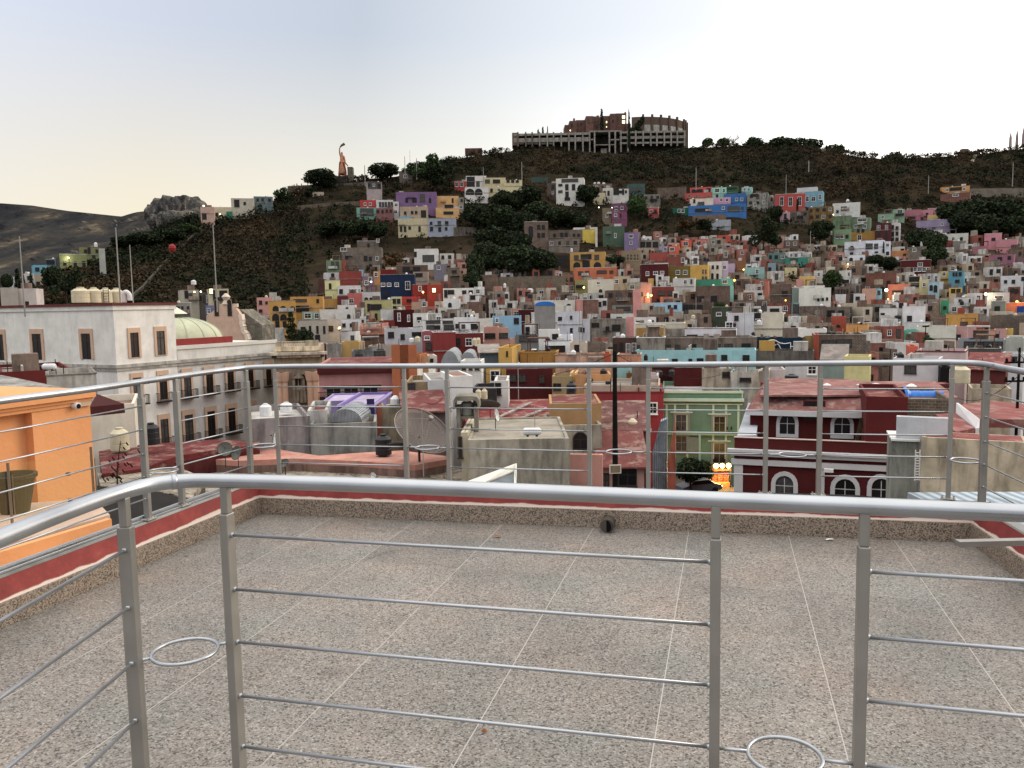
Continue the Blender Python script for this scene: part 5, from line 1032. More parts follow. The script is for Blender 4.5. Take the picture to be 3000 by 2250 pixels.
def post(parent, x, y, zb, zt, rz, w=.028, d=.042, neck=.085, plate=True):
    m = MB(); m.box(-w/2, w/2, -d/2, d/2, 0, zt-zb-neck); nw, nd = w*.9, d*.62
    m.box(-nw/2, nw/2, -nd/2, nd/2, zt-zb-neck, zt-zb); v = [(-w/2, -d/2), (w/2, -d/2), (w/2, d/2), (-w/2, d/2)]
    if plate: m.box(-.045, .045, -.035, .035, -.004, .006); [m.lathe([(.006, .006), (.006, .016)], (sx*.034, sy*.024, 0), 6) for sx in (-1, 1) for sy in (-1, 1)]
    o = m.build('post', ALUP, parent, loc=(x, y, zb)); o.rotation_euler = (0, 0, rz)
    bv = o.modifiers.new('bevel', 'BEVEL'); bv.width = .003; bv.segments = 2; return o
def holder(parent, a, b, z, R=.1):
    a = Vector((a[0], a[1], z)); b = Vector((b[0], b[1], z)); c = (a+b)/2; d = (b-a).normalized(); m = MB(); r = min(R, (b-a).length/2-.01)
    m.tube([c+Vector((math.cos(t)*r, math.sin(t)*r, 0)) for t in [2*PI*k/36 for k in range(36)]], .006, 8, closed=True)
    m.tube([a, c-d*r], .0055, 8); m.tube([c+d*r, b], .0055, 8); m.build('ring_holder', ALU, parent, smooth=True)
# near railing
nr = empty('railing', (0, 0, 0), label='nearest silver tubular railing with horizontal rods across the foreground', cat='railing')
nz = 1.05
pts = [Vector((-1.36, .5, nz)), Vector((-1.31, 1.3, nz)), Vector((-1.265, 1.96, nz)), Vector((-1.235, 2.25, nz)), Vector((-1.20, 2.44, nz)), Vector((-1.15, 2.555, nz)), Vector((-1.07, 2.605, nz)), Vector((-.95, 2.60, nz)), Vector((-.59, 2.53, nz)), Vector((-.01, 2.385, nz)), Vector((.56, 2.23, nz)), Vector((1.29, 2.035, nz)), Vector((2.6, 1.69, nz))]
m = MB(); m.tube(smooth_path(pts), .0235, 20); m.build('handrail', ALU, nr, smooth=True)
m = MB(); m.tube([Vector((-1.10, 2.592, nz)), Vector((-1.085, 2.600, nz))], .0252, 20); m.build('weld', ALU, nr, smooth=True)
RT = math.radians(-14.9)
NP = [((-1.275, 1.05), PI/2-.03), ((-1.19, 2.455), PI/2-.12), ((-.93, 2.597), RT), ((.56, 2.228), RT), ((.93, 2.13), RT), ((2.35, 1.755), RT)]
for (x, y), rz in NP: post(nr, x, y, .054, nz-.016, rz, w=.029, d=.044, neck=.09)
NZ = [.873, .692, .514, .330, .154]
def rods(parent, a, b, zs, r=.0056):
    for i, z in enumerate(zs):
        m = MB(); m.tube([Vector((a[0], a[1], z)), Vector((b[0], b[1], z))], r, 8)
        for p in (a, b): m.lathe([(r*1.2, -r*1.3), (r*1.5, 0), (r*1.2, r*1.3)], (p[0], p[1], z), 8)
        m.build('rod', ALU, parent, smooth=True)
def rodsx(parent, A, B, zs, r=.0056, off=.015):
    a = Vector(A); b = Vector(B); d = (b-a).normalized(); rods(parent, a+d*off, b-d*off, zs, r)
rodsx(nr, NP[0][0], NP[1][0], NZ); rodsx(nr, NP[2][0], NP[3][0], NZ); rodsx(nr, NP[4][0], NP[5][0], NZ)
holder(nr, NP[1][0], NP[2][0], .514, .1); holder(nr, NP[3][0], NP[4][0], .33, .1)
# kerb that carries the near railing
e = o2(395, 1638, .17)
kp = [(-1.36, -.5), (-1.42, 1.2), (-1.33, 2.35), (-1.22, 2.56), (-1.08, 2.66), (-.85, 2.66), (.56, 2.29), (2.7, 1.73), (2.7, 1.5), (.5, 2.06), (-.86, 2.42), (-1.0, 2.42), (-1.1, 2.3), (-1.18, 1.2), (-1.14, -.5)]
m = MB(); m.slab(kp, .004, .05); k = fixn(m.build('kerb', simple('grey_kerb_stone', '9a948e', .6, 0, .9, .35, 6))); bv = k.modifiers.new('b', 'BEVEL'); bv.width = .012; bv.segments = 3
tag(k, 'smooth grey kerb under the nearest railing with a rounded corner', 'kerb')
# far railing on the parapet
fr_ = empty('railing', (0, 0, 0), label='farther silver railing standing on the red parapet around the terrace', cat='railing')
FP = [(-260, 905), (-120, 884), (0, 866), (200, 840), (370, 815), (480, 800), (540, 794), (600, 792), (700, 791), (1106, 790), (1656, 786), (2000, 783), (2060, 783), (2110, 785), (2150, 791), (2212, 803)]
FZ = lambda u: 1.15+.02*max(0, min(1, (u-600)/1400))
def dirp(a, b, t): return a+(b-a)*t
far = [o2(u, v, FZ(u)) for u, v in FP]; far.append(far[-1]+Vector((-.45, -3.2, 0)))
m = MB(); m.tube(smooth_path(far), .0195, 16); m.build('handrail', ALU, fr_, smooth=True)
def railv(u): return float(np.interp(u, [a for a, _ in FP], [b for _, b in FP]))
def fpos(u): p = o2(u, railv(u), FZ(u)); return (p.x, p.y)
PU = [-215, 302, 378, 531, 593, 872, 965, 1272, 1400, 1656, 1773, 2058, 2132]; FPOS = []
for u in PU:
    x, y = fpos(u); a = fpos(u-12); b = fpos(u+12); rz = math.atan2(b[1]-a[1], b[0]-a[0]); FPOS.append((x, y)); post(fr_, x, y, .262, FZ(u)-.015, rz, w=.03, d=.042, neck=.085)
LR = (far[-1].x+.02, far[-1].y+.3); post(fr_, LR[0], LR[1], .262, 1.15, PI/2-.1)
FZS = [.995, .843, .686, .54, .396]
for a, b in ((0, 1), (2, 3), (4, 5), (6, 7), (8, 9), (10, 11)): rodsx(fr_, FPOS[a], FPOS[b], FZS, .0046)
rodsx(fr_, FPOS[12], LR, FZS, .0046)
for a, b in ((1, 2), (3, 4), (5, 6), (7, 8), (9, 10), (11, 12)): holder(fr_, FPOS[a], FPOS[b], .54, .09)
# metal channel along the left coping
m = MB()
a = Vector((L0.x-.075, L0.y, 0)); b = Vector((BL.x-.07, BL.y+.045, 0)); d = b-a
m.bar(a+Vector((-.012, 0, .27)), b+Vector((-.012, 0, .27)), .018, .026); m.bar(a+Vector((.022, 0, .262)), b+Vector((.022, 0, .262)), .01, .01)
m.build('base_channel', ALU, fr_)
a = onz(2805, 1592, .29); b = onz(3060, 1586, .29); m = MB(); m.bar(a, b+(b-a)*.6, .05, .03); tag(m.build('metal_bar', ALUP), 'flat grey metal bar lying across the right corner of the parapet', 'bar')
p = o2(1310, 1149, 0); m = MB(); m.tube([Vector((p.x, p.y-.03, .05)), Vector((p.x+.03, p.y+.10, .05))], .047, 20); o = m.build('drain_pipe', simple('dark_pipe', '4a443c', .6), smooth=False); 
m = MB(); m.tube([Vector((p.x-.001, p.y-.034, .05)), Vector((p.x+.005, p.y-.0305, .05))], .040, 20); m.build('opening', simple('pipe_black', '0c0c0c', .9), o); tag(o, 'short dark drain pipe opening in the back skirting', 'pipe')
def litter(u, v, h, s, lab, cat, nm):
    p = o2(u, v, 0); m = MB(); rg = random.Random(int(u)); vs = []
    for i in range(7): vs.append((math.cos(i*.9)*s*rg.uniform(.5, 1.1), math.sin(i*.9)*s*.5*rg.uniform(.5, 1.1), .004+rg.uniform(0, .012)))
    m.add(vs+[(0, 0, .016)], [(i, (i+1) % 7, 7) for i in range(7)]); o = m.build(nm, simple(nm, h, .8), loc=p); tag(o, lab, cat)
litter(1075, 1161, '8a5a34', .035, 'curled brown dry leaf near the back skirting', 'leaf', 'dry_leaf'); litter(1046, 1584, '8a5020', .016, 'small orange brown leaf scrap on the tiles near the front', 'leaf', 'dry_leaf'); litter(1793, 1168, 'e2e0dc', .035, 'small white paper scrap at the back skirting', 'litter', 'paper_scrap')
# ------------------------------------------------------------------ far landmarks
def hotel():
    D = 497; c = at(*px('H', 900, 410), D); s = D/F/2.765; rt = empty('ruined_building', (c.x, c.y, c.z), label='long grey concrete skeleton building with empty bays on the hilltop', cat='building')
    def X(v): return at(*px('H', v, 350), D).x-c.x
    def Z(v, x=900): return at(*px('H', x, v), D).z-c.z
    cm = plaster('9f988d', 's'); dk = plaster('3c362f', 'p'); bk = plaster('6e5a4c', 'p')
    for i, x in enumerate([325, 388, 440, 500, 562, 613, 675, 737, 788, 850, 905, 945, 1065, 1112, 1158, 1215, 1278, 1338, 1400, 1450, 1510, 1565, 1615, 1675]):
        z1 = Z(296 if x < 880 else 284, x); z0 = Z(400 if x < 700 else (470 if 890 < x < 1120 else (445 if x < 1230 else 395)), x)-1
        MB().box(X(x)-.42, X(x)+.42, -.6, .5, z0, z1).build('column', cm if x > 470 else plaster('6e5c50', 'p'), rt)
    def slab(x0, x1, y0, y1, mat=cm, a=.2, b=11): MB().box(X(x0), X(x1), a, b, Z(y1, x0), Z(y0, x0)).build('floor_slab', mat, rt)
    slab(290, 905, 308, 326); slab(290, 905, 346, 374, b=.9); slab(290, 905, 374, 380); slab(1150, 1680, 291, 305); slab(1150, 1680, 330, 352, b=.9); slab(1150, 1680, 378, 392); slab(905, 1150, 284, 296); slab(905, 950, 350, 360); slab(1065, 1150, 352, 362); slab(905, 1115, 396, 404)
    slab(905, 945, 396, 404, b=3); MB().box(X(285), X(905), 6, 11.5, Z(520, 500), Z(312, 500)).build('back_wall', dk, rt); MB().box(X(905), X(1115), 9, 11.5, Z(540), Z(300)).build('back_wall', dk, rt); MB().box(X(1115), X(1685), 6, 11.5, Z(520, 1300), Z(296, 1300)).build('back_wall', dk, rt)
    MB().box(X(278), X(330), .3, 11, Z(402, 300), Z(300, 300)).build('end_wall', bk, rt)
    MB().box(X(1000), X(1050), 2, 6, Z(470), Z(425)).build('stair_block', cm, rt)
    for x in (350, 415, 470, 530, 590): MB().box(X(x)-1.5, X(x)+1.5, .9, 1.4, Z(392, x), Z(352, x)).build('infill_panel', plaster('8d8880', 's'), rt)
    D2 = 520; b = empty('brick_building', at(*px('H', 960, 290), D2), label='dark red brick hotel with small lit windows stepping along the hilltop', cat='building'); c2 = b.location; bm_ = plaster('74403a', 'b')
    def X2(v): return at(*px('H', v, 230), D2).x-c2.x
    def Z2(v, x=960): return at(*px('H', x, v), D2).z-c2.z
    for x0, x1, y0, dy in [(705, 748, 232, 2), (742, 800, 205, 0), (796, 880, 190, 3), (876, 935, 166, 0), (932, 990, 162, 2.2), (984, 1020, 172, 1), (1012, 1078, 156, 3), (1074, 1125, 144, .8), (1121, 1207, 138, 2), (1200, 1236, 232, -1.5)]:
        MB().box(X2(x0), X2(x1), dy, dy+13, Z2(330, x0), Z2(y0, x0)).build('wing', bm_, b)
    for x0, x1, y0 in [(776, 791, 174), (968, 985, 150), (1196, 1207, 122), (1086, 1094, 142)]: MB().box(X2(x0), X2(x1), 3.4, 5, Z2(215, x0), Z2(y0, x0)).build('chimney', bm_, b)
    for x, y, w, h, l, dy in [(1184, 168, 22, 24, 1, 2), (1184, 207, 22, 24, 1, 2), (897, 206, 12, 26, 2, 0), (935, 200, 12, 28, 2, 0), (1047, 206, 8, 14, 1, 3), (1047, 245, 6, 8, 1, 3), (748, 283, 8, 10, 1, 0), (1140, 176, 12, 14, 2, 2), (966, 245, 12, 30, 0, 2.2), (840, 225, 14, 20, 0, 3), (1222, 250, 14, 10, 1, -1.5), (1190, 245, 8, 20, 2, 2), (760, 240, 14, 24, 0, 0), (1095, 205, 12, 20, 0, .8)]:
        me = window_mesh(w*D2/F/2.765, h*D2/F/2.765, 0, DKFR, {0: GLASS, 1: LIT, 2: GLASSL}[l], bars=False); put(me, 'window', b, (X2(x), dy-.02, Z2(y, x)-h/2*D2/F/2.765))
    # arena
    D3 = 514; q = at(*px('H', 1338, 400), D3); R = 33.; a = empty('arena', q, label='round brown arena wall with ribs and pale panels at the right of the hilltop', cat='building'); s3 = D3/F/2.765; zt = (400-182)*s3
    m = MB(); n = 40; th = [math.radians(-12+i*180/n) for i in range(n+1)]; cx, cy = 0, R
    vs = []
    for t in th:
        for rr, z in ((R, -6), (R, zt), (R-1, zt), (R-1, -6)): vs.append((cx+rr*math.sin(t), cy-rr*math.cos(t), z))
    fs = [(i*4+k, i*4+(k+1) % 4, (i+1)*4+(k+1) % 4, (i+1)*4+k) for i in range(n) for k in range(4)]; m.add(vs, fs); fixn(m.build('wall', plaster('6a5548', 'p'), a))
    for i in range(14):
        t = math.asin(max(-1, min(1, (i*75)/445))) if i < 6 else math.radians(64+(i-6)*12)
        x, y = cx+(R+.5)*math.sin(t), cy-(R+.5)*math.cos(t); o = MB().box(-.6, .6, -.5, .6, -6, zt+1.3).build('rib', plaster('5c4a40', 'p'), a, loc=(x, y, 0)); o.rotation_euler = (0, 0, t)
        if i < 13:
            t1 = math.asin(max(-1, min(1, ((i+1)*75)/445))) if i < 5 else t+math.radians(12)
            tm = (t+t1)/2; w = (t1-t)*R*.36; o = MB().box(-w, w, -.12, .1, zt-112*s3, zt-62*s3).build('panel', plaster('b4b0a8', 's'), a, loc=(cx+R*math.sin(tm), cy-R*math.cos(tm), 0)); o.rotation_euler = (0, 0, tm)
hotel()
def small_box(nm, f, X0, X1, Yt, Yb, col, label, cat, D, dep=3, lit=None):
    u0, vt = px(f, X0, Yt); u1, vb = px(f, X1, Yb); b = Block(u0, u1, vt, vb, D, 0, dep, zb=at(u0, vb, D).z-.5); b.root(nm, label=label, cat=cat); shell(b, plaster(col, 's'), plaster('6a6058', 'r'), par=.2); return b
FR['S'] = (860, 400, 5.53); FR['R'] = (2650, 380, 6.32)
small_box('hut', 'R', 1075, 1190, 350, 420, '7a6a50', 'small lookout hut on the far right skyline', 'hut', 488)
small_box('hut', 'z', 1362, 1412, 434, 452, '6a4a40', 'small brown roofed hut on the ridge left of the hill hotel', 'hut', 485)
for x, t, l in ((1960, 60, 'leftmost'), (2080, 20, 'middle'), (2195, -30, 'rightmost')):
    p = at(*px('R', x, 230), 492); h = (230-t)*492/F/6.32; m = MB(); m.lathe([(.9, -3), (.7, h*.5), (.15, h)], (0, 0, 0), 8); tag(m.build('obelisk', plaster('9a8a84', 'p'), loc=p), l+' of three thin pale spires on the far right hilltop', 'spire')
def statue():
    D = 434; base = at(*px('S', 795, 665), D); s = D/F/5.53
    rt = empty('statue', base, label='tall pink stone statue of a robed figure raising a torch on the left hilltop', cat='statue')
    P = lambda X, Y, y=0: Vector(((X-795)*s, y, (665-Y)*s))
    nodes = [(P(800, 640), 7.4, 5.2), (P(798, 560), 6.6, 4.6), (P(797, 480), 5.4, 3.8), (P(797, 420), 3.9, 2.8), (P(796, 365), 2.9, 2.0), (P(796, 330), 2.0, 1.3), (P(797, 308), .9, .9), (P(797, 285), 1.45, 1.3), (P(797, 266), 1.1, 1.1)]
    sc = .62
    vs = [n[0] for n in nodes]; ed = [(i, i+1) for i in range(len(nodes)-1)]; rad = [(n[1]*sc*.75, n[2]*sc*.75) for n in nodes]
    a0 = len(vs); arm = [(P(772, 325, -.3), .95), (P(764, 270, -.5), .75), (P(768, 215, -.6), .6), (P(780, 190, -.6), .55)]
    for p, r in arm: vs.append(p); rad.append((r*sc*.8, r*sc*.8))
    ed += [(5, a0), (a0, a0+1), (a0+1, a0+2), (a0+2, a0+3)]
    b0 = len(vs); arm2 = [(P(828, 345), .95), (P(850, 440, -.4), .8), (P(895, 495, -.6), .65)]
    for p, r in arm2: vs.append(p); rad.append((r*sc*.8, r*sc*.8))
    ed += [(5, b0), (b0, b0+1), (b0+1, b0+2)]
    me = bpy.data.meshes.new('figure'); me.from_pydata([tuple(v) for v in vs], ed, []); o = bpy.data.objects.new('figure', me); C.objects.link(o); o.parent = rt
    sk = o.modifiers.new('skin', 'SKIN'); me.skin_vertices.new() if not me.skin_vertices else None
    for i, r in enumerate(rad): me.skin_vertices[0].data[i].radius = r
    me.skin_vertices[0].data[0].use_root = True
    sub = o.modifiers.new('sub', 'SUBSURF'); sub.levels = sub.render_levels = 2; me.materials.append(simple('pink_stone', 'c2896c', .9, 0, .9, .45, .7))
    m = MB(); m.prism([(P(735, 0).x, 0), (P(762, 0).x, P(0, 430).z), (P(785, 0).x, P(0, 430).z), (P(770, 0).x, 0)], -2.0, -1.2); m.prism([(P(835, 0).x, 0), (P(815, 0).x, P(0, 430).z), (P(838, 0).x, P(0, 440).z), (P(875, 0).x, 0)], -2.0, -1.2); m.build('cloak_fold', simple('dark_pink_stone', '7e4a3c', .9, 0, .9, .4, .7), rt)
    m = MB(); m.tube([P(778, 195, -.6), P(800, 170, -.6), P(850, 145, -.6)], .35, 8, taper=.75); m.build('torch', simple('torch_stone', '6a6058', .9), rt)
    m = MB(); m.box(P(655, 0).x, P(872, 0).x, -3, 5, -110*s, -.01); m.box(P(690, 0).x, P(865, 0).x, -2.4, 4.4, -.012, .5); m.build('plinth', plaster('3d342e', 's'), rt)
    m = MB(); m.box(P(880, 0).x, P(960, 0).x, -1, 3, -100*s, P(0, 505).z); o = m.build('stone_pillar', plaster('5a5448', 'b'), None, loc=base); tag(o, 'square grey stone pillar right behind the tall pink statue', 'pillar')
statue()
m = MB(); q0 = at(1000-155, 548, 428); q1 = at(1080, 536, 428); m.bar(q0+Vector((0, 0, -2.2)), q1+Vector((0, 0, -2.2)), 3, 5); tag(m.build('retaining_wall', plaster('5d5046', 'b')), 'stone platform wall below the tall pink statue', 'wall')
PEOPLE = [(870, 548), (884, 548), (902, 545), (944, 543), (960, 541), (1015, 536), (1045, 533), (1062, 534), (1070, 533)]
pm = [simple('clothes', h, .9) for h in ('8a3a34', '3a4a6a', 'b8b4ae', '2c2c2c')]
def tiny_person(i, u, v):
    p = at(u, v, 427); rt = empty('person', (p.x, p.y, p.z+.2)); m = MB()
    m.tube([Vector((-.12, 0, 0)), Vector((-.1, 0, .85))], .09, 6, taper=.13); m.tube([Vector((.12, .1, 0)), Vector((.1, 0, .85))], .09, 6, taper=.13)
    m.tube([Vector((0, 0, .8)), Vector((0, 0, 1.15)), Vector((0, 0, 1.42)), Vector((0, 0, 1.5))], .19, 8, taper=.1); m.tube([Vector((-.2, 0, 1.4)), Vector((-.27, .02, 1.1)), Vector((-.24, -.08, .8))], .055, 6, taper=.04); m.tube([Vector((.2, 0, 1.4)), Vector((.27, .02, 1.1)), Vector((.24, -.08, .8))], .055, 6, taper=.04)
    m.lathe([(.03, 1.46), (.09, 1.52), (.11, 1.62), (.09, 1.72), (.02, 1.76)], n=8, mi=1); m.build('body', [pm[i % 4], simple('skin_tone', '9a6a50', .7)], rt)
    tag(rt, 'tiny standing person on the platform wall below the tall statue', 'person', 'visitors on the monument platform')
for i, (u, v) in enumerate(PEOPLE): tiny_person(i, u, v)
# diagonal stair walls on the slopes
def ribbon(pts, w, h, mat, name, label, cat):
    P = []
    for u, v in pts: D = Dt(v); P.append(Vector((at(u, v, D).x, D, max(ground(u, D)+.6, at(u, v, D).z-.2))))
    m = MB()
    for a, b in zip(P, P[1:]): m.bar(a, b, w, h)
    tag(m.build(name, mat), label, cat)
ribbon([(380, 872), (420, 838), (480, 770), (540, 715), (600, 655)], .8, .9, plaster('4e483c', 's'), 'stair_wall', 'grey diagonal stair wall climbing the dark left slope', 'wall')
ribbon([(2843, 488), (2851, 468), (2862, 450), (2868, 441)], 1.6, 1.0, plaster('a89a84', 's'), 'stone_chute', 'pale stone chute running down the far right hillside', 'chute')
ribbon([(1060, 598), (1000, 600), (945, 604), (870, 612)], 2.0, 3.0, plaster('6a5a4a', 'b'), 'retaining_wall', 'brown terrace wall on the slope below the monument', 'wall')
ribbon([(1330, 682), (1395, 682)], 2.0, 5.0, plaster('6f655a', 's'), 'retaining_wall', 'grey stone wall right of the pale blue grey house', 'wall')
m = MB(); p = at(505, 727, 330); m.lathe([(1.2, -2), (1.5, 0), (1.2, 1.0), (.4, 1.6)], (0, 0, 0), 10); tag(m.build('red_tank', simple('bright_red_paint', '8a1412', .6), loc=p), 'bright red round tank on the dark left slope', 'tank')
# ------------------------------------------------------------------ white civic building, left
CIV = plaster('e2ddd3', 'p'); CORN = plaster('cfc9be', 'c')
def balcony(b, u, v, wpx, s=None):
    x, z = b.loc(u, v); w = wpx; m = MB(); m.box(x-w/2, x+w/2, -.75, -.002, z-.14, z); nb = int(w/.16)
    for i in range(nb+1): xx = x-w/2+.02+i*(w-.04)/nb; m.box(xx-.014, xx+.014, -.74, -.71, z, z+.95)
    m.box(x-w/2, x+w/2, -.745, -.7, z+.94, z+.99)
    for xx in (x-w/2, x+w/2-.03):
        m.box(xx, xx+.03, -.7, -.003, z+.94, z+.99)
        for k in range(4): m.box(xx, xx+.03, -.62+k*.16, -.6+k*.16, z, z+.94)
    m.build('balcony', DARKM, b.e)
def civic():
    u0, _ = px('a', 1220, 340); u1 = px('a', 1880, 350)[0]; DC = 90
    zt = at(u0, px('a', 1220, 345)[1], DC).z
    b = Block(u0, u1, 900, 1300, DC, 62.3, 55, 'l', zt=zt, zb=-19.5); b.root('civic_building', label='large white civic building with a corner tower and peach framed balcony windows at left', cat='building')
    H = b.H; m = MB(); m.box(0, b.w, 0, b.dep, 0, H-.5); m.box(0, b.w, 0, .4, H-.5, H); m.box(0, .4, .4, b.dep, H-.5, H); m.box(b.w-.4, b.w, .4, b.dep, H-.5, H); m.build('wall', CIV, b.e)
    MB().box(.4, b.w-.4, .4, b.dep, H-.498, H-.42).build('roof', plaster('7c3430', 'r'), b.e)
    MB().box(-.3, b.w+.3, -.3, -.005, H-.05, H+.22).build('eaves', plaster('6e3430', 'p'), b.e); MB().box(-.3, -.005, -.004, b.dep, H-.05, H+.22).build('eaves', plaster('6e3430', 'p'), b.e)
    MB().box(-.14, b.w+.14, -.14, -.006, H-.55, H-.055).build('cornice', CIV, b.e); MB().box(-.14, -.006, -.005, b.dep, H-.55, H-.055).build('cornice', CIV, b.e)
    # wing
    uw = px('b', 1325, 740)[0]; xw = b.raw(uw, 1000)[0]; zw = b.raw(px('b', 250, 800)[0], px('b', 250, 800)[1])[1]-b.zb
    MB().box(b.w+.004, xw, .15, 22, 0, zw).build('wing', CIV, b.e); MB().box(b.w+.004, xw+.2, 0, .146, zw-.3, zw+.15).build('cornice', CORN, b.e)
    zr = b.raw(px('b', 340, 738)[0], px('b', 340, 738)[1])[1]-b.zb; xr = b.raw(px('b', 950, 700)[0], 990)[0]
    MB().box(b.w+.006, xr, 1.6, 2.0, zw+.002, zr+.25).build('red_parapet', plaster('8c2a28', 'p'), b.e)
    # string course
    zc = b.raw(px('a', 1250, 1020)[0], px('a', 1250, 1020)[1])[1]-b.zb
    for z, h, o in ((zc-.1, .35, .22), (zc-.45, .25, .12)): m = MB(); m.box(-o, xw+.1, -o, -.007, z, z+h); m.box(-o, -.007, -.006, b.dep, z, z+h); m.build('string_course', plaster('b4aea2', 's'), b.e)
    zs = b.raw(px('q', 350, 430)[0], px('q', 350, 430)[1])[1]-b.zb
    def win(f, x0, x1, y0, y1, bal=None, plane=b):
        u, v0 = px(f, (x0+x1)/2, y0); _, v1 = px(f, 0, y1); a = b.raw(*px(f, x0, y1)); c = b.raw(*px(f, x1, y1)); w = (c[0]-a[0]); x, zb_ = b.loc(u, v1); _, zt_ = b.loc(u, v0)
        h = zt_-zb_; pw = w*.66; ph = h*.84
        m = MB(); m.ring([(x-w/2, zb_), (x+w/2, zb_), (x+w/2, zt_), (x-w/2, zt_)], [(x-pw/2, zb_+.05), (x+pw/2, zb_+.05), (x+pw/2, zb_+ph), (x-pw/2, zb_+ph)], -.12, -.004); sr = m.build('window_surround', PEACH, b.e)
        m = MB(); m.box(x-pw/2, x+pw/2, -.03, -.005, zb_+.05, zb_+ph, 1)
        for k in (-.5, 0, .5): m.box(x+k*pw-.04-(.04 if k > 0 else 0)+(.04 if k < 0 else 0), x+k*pw+.04-(.04 if k > 0 else 0)+(.04 if k < 0 else 0), -.07, -.031, zb_+.05, zb_+ph*.99, 0)
        m.box(x-pw/2, x+pw/2, -.075, -.032, zb_+ph*.72, zb_+ph*.76, 0); m.build('window', [simple('dark_wood', '3a251c', .6), GLASSL if random.random() < .5 else GLASS], b.e)
        if bal: balcony(b, u, px(f, 0, bal)[1], w*1.25)
    win('a', 1390, 1528, 590, 915); win('a', 1675, 1808, 575, 890)
    win('a', 1420, 1560, 1075, 1400, 1410); win('a', 1705, 1832, 1050, 1370, 1380)
    for x0, x1, y0, y1 in [(310, 430, 1030, 1338), (550, 665, 1005, 1300), (780, 887, 985, 1265), (998, 1097, 962, 1240), (1200, 1290, 945, 1215)]: win('b', x0, x1, y0, y1, y1+4)
    for x0, x1, y0, y1 in [(60, 190, 598, 935), (320, 457, 552, 895), (565, 692, 515, 848), (790, 908, 485, 800), (1025, 1118, 455, 740)]: win('q', x0, x1, y0, y1, y1+4)
    # left face windows
    n = Vector((b.n.x, b.n.y, 0)); P0 = b.p
    def onleft(u, v):
        r = ray(u, v); t = P0.dot(b.d)/(r.x*b.d.x+r.y*b.d.y); q = r*t; q.z += CZ; return (Vector((q.x, q.y, 0))-P0).dot(b.n), q.z-b.zb
    for x0, x1, y0, y1 in [(875, 1022, 600, 930), (345, 490, 603, 936), (-60, 82, 608, 940), (-620, -470, 612, 950)]:
        a = onleft(*px('a', x0, y1)); c = onleft(*px('a', x1, y1)); t = onleft(*px('a', (x0+x1)/2, y0)); w = a[0]-c[0]; yc = (a[0]+c[0])/2; zb_, zt_ = (a[1]+c[1])/2, t[1]
        h = zt_-zb_; pw = w*.68; ph = h*.84; m = MB()
        for (ya, yb, za, zb2) in ((yc-w/2, yc-pw/2, zb_, zt_), (yc+pw/2, yc+w/2, zb_, zt_), (yc-pw/2, yc+pw/2, zb_+ph, zt_)): m.box(-.12, -.004, ya, yb, za, zb2)
        m.build('window_surround', PEACH, b.e)
        m = MB(); m.box(-.03, -.005, yc-pw/2, yc+pw/2, zb_, zb_+ph, 1); m.box(-.07, -.031, yc-.05, yc+.05, zb_, zb_+ph, 0); m.box(-.075, -.032, yc-pw/2, yc+pw/2, zb_+ph*.72, zb_+ph*.76, 0); m.build('window', [simple('dark_wood', '3a251c', .6), GLASS], b.e)
    m = MB(); x, z = b.loc(*px('a', 1920, 1000)); m.box(x-.06, x+.06, -.12+.15, .148, 0, zw-.1); m.build('downpipe', plaster('9a958c', 'c'), b.e)
    # dome behind the wing
    D = 108; c = at(*px('b', 262, 715), D); R = at(*px('b', 722, 715), D).x-c.x; h = at(*px('b', 262, 478), D).z-c.z
    d = empty('dome', c, label='pale green ribbed dome with a small cone capped lantern behind the white building', cat='dome'); pr = [(R*math.cos(t), h*math.sin(t)) for t in [i*PI/2/12*.93 for i in range(13)]]
    m = MB(); m.lathe([(R, -8), (R, -.2)]+pr, n=48); m.build('shell', plaster('c0c2a0', 'p'), d, smooth=True); m = MB()
    for k in range(16):
        a = 2*PI*k/16+.2; m.tube([Vector((r*1.005*math.cos(a), r*1.005*math.sin(a), z)) for r, z in pr], .07, 5)
    m.build('ribs', plaster('a8aa90', 'c'), d)
    s = D/F/3.687; m = MB(); m.lathe([(70*s, h-.6), (70*s, h+34*s)], n=12); m.build('lantern', plaster('6a6a5e', 'p'), d); m = MB(); m.lathe([(112*s, h+36*s), (108*s, h+42*s), (40*s, h+85*s), (.1, h+108*s)], n=24); m.build('lantern_roof', plaster('c2c4ac', 'p'), d)
    return b
CB = civic()
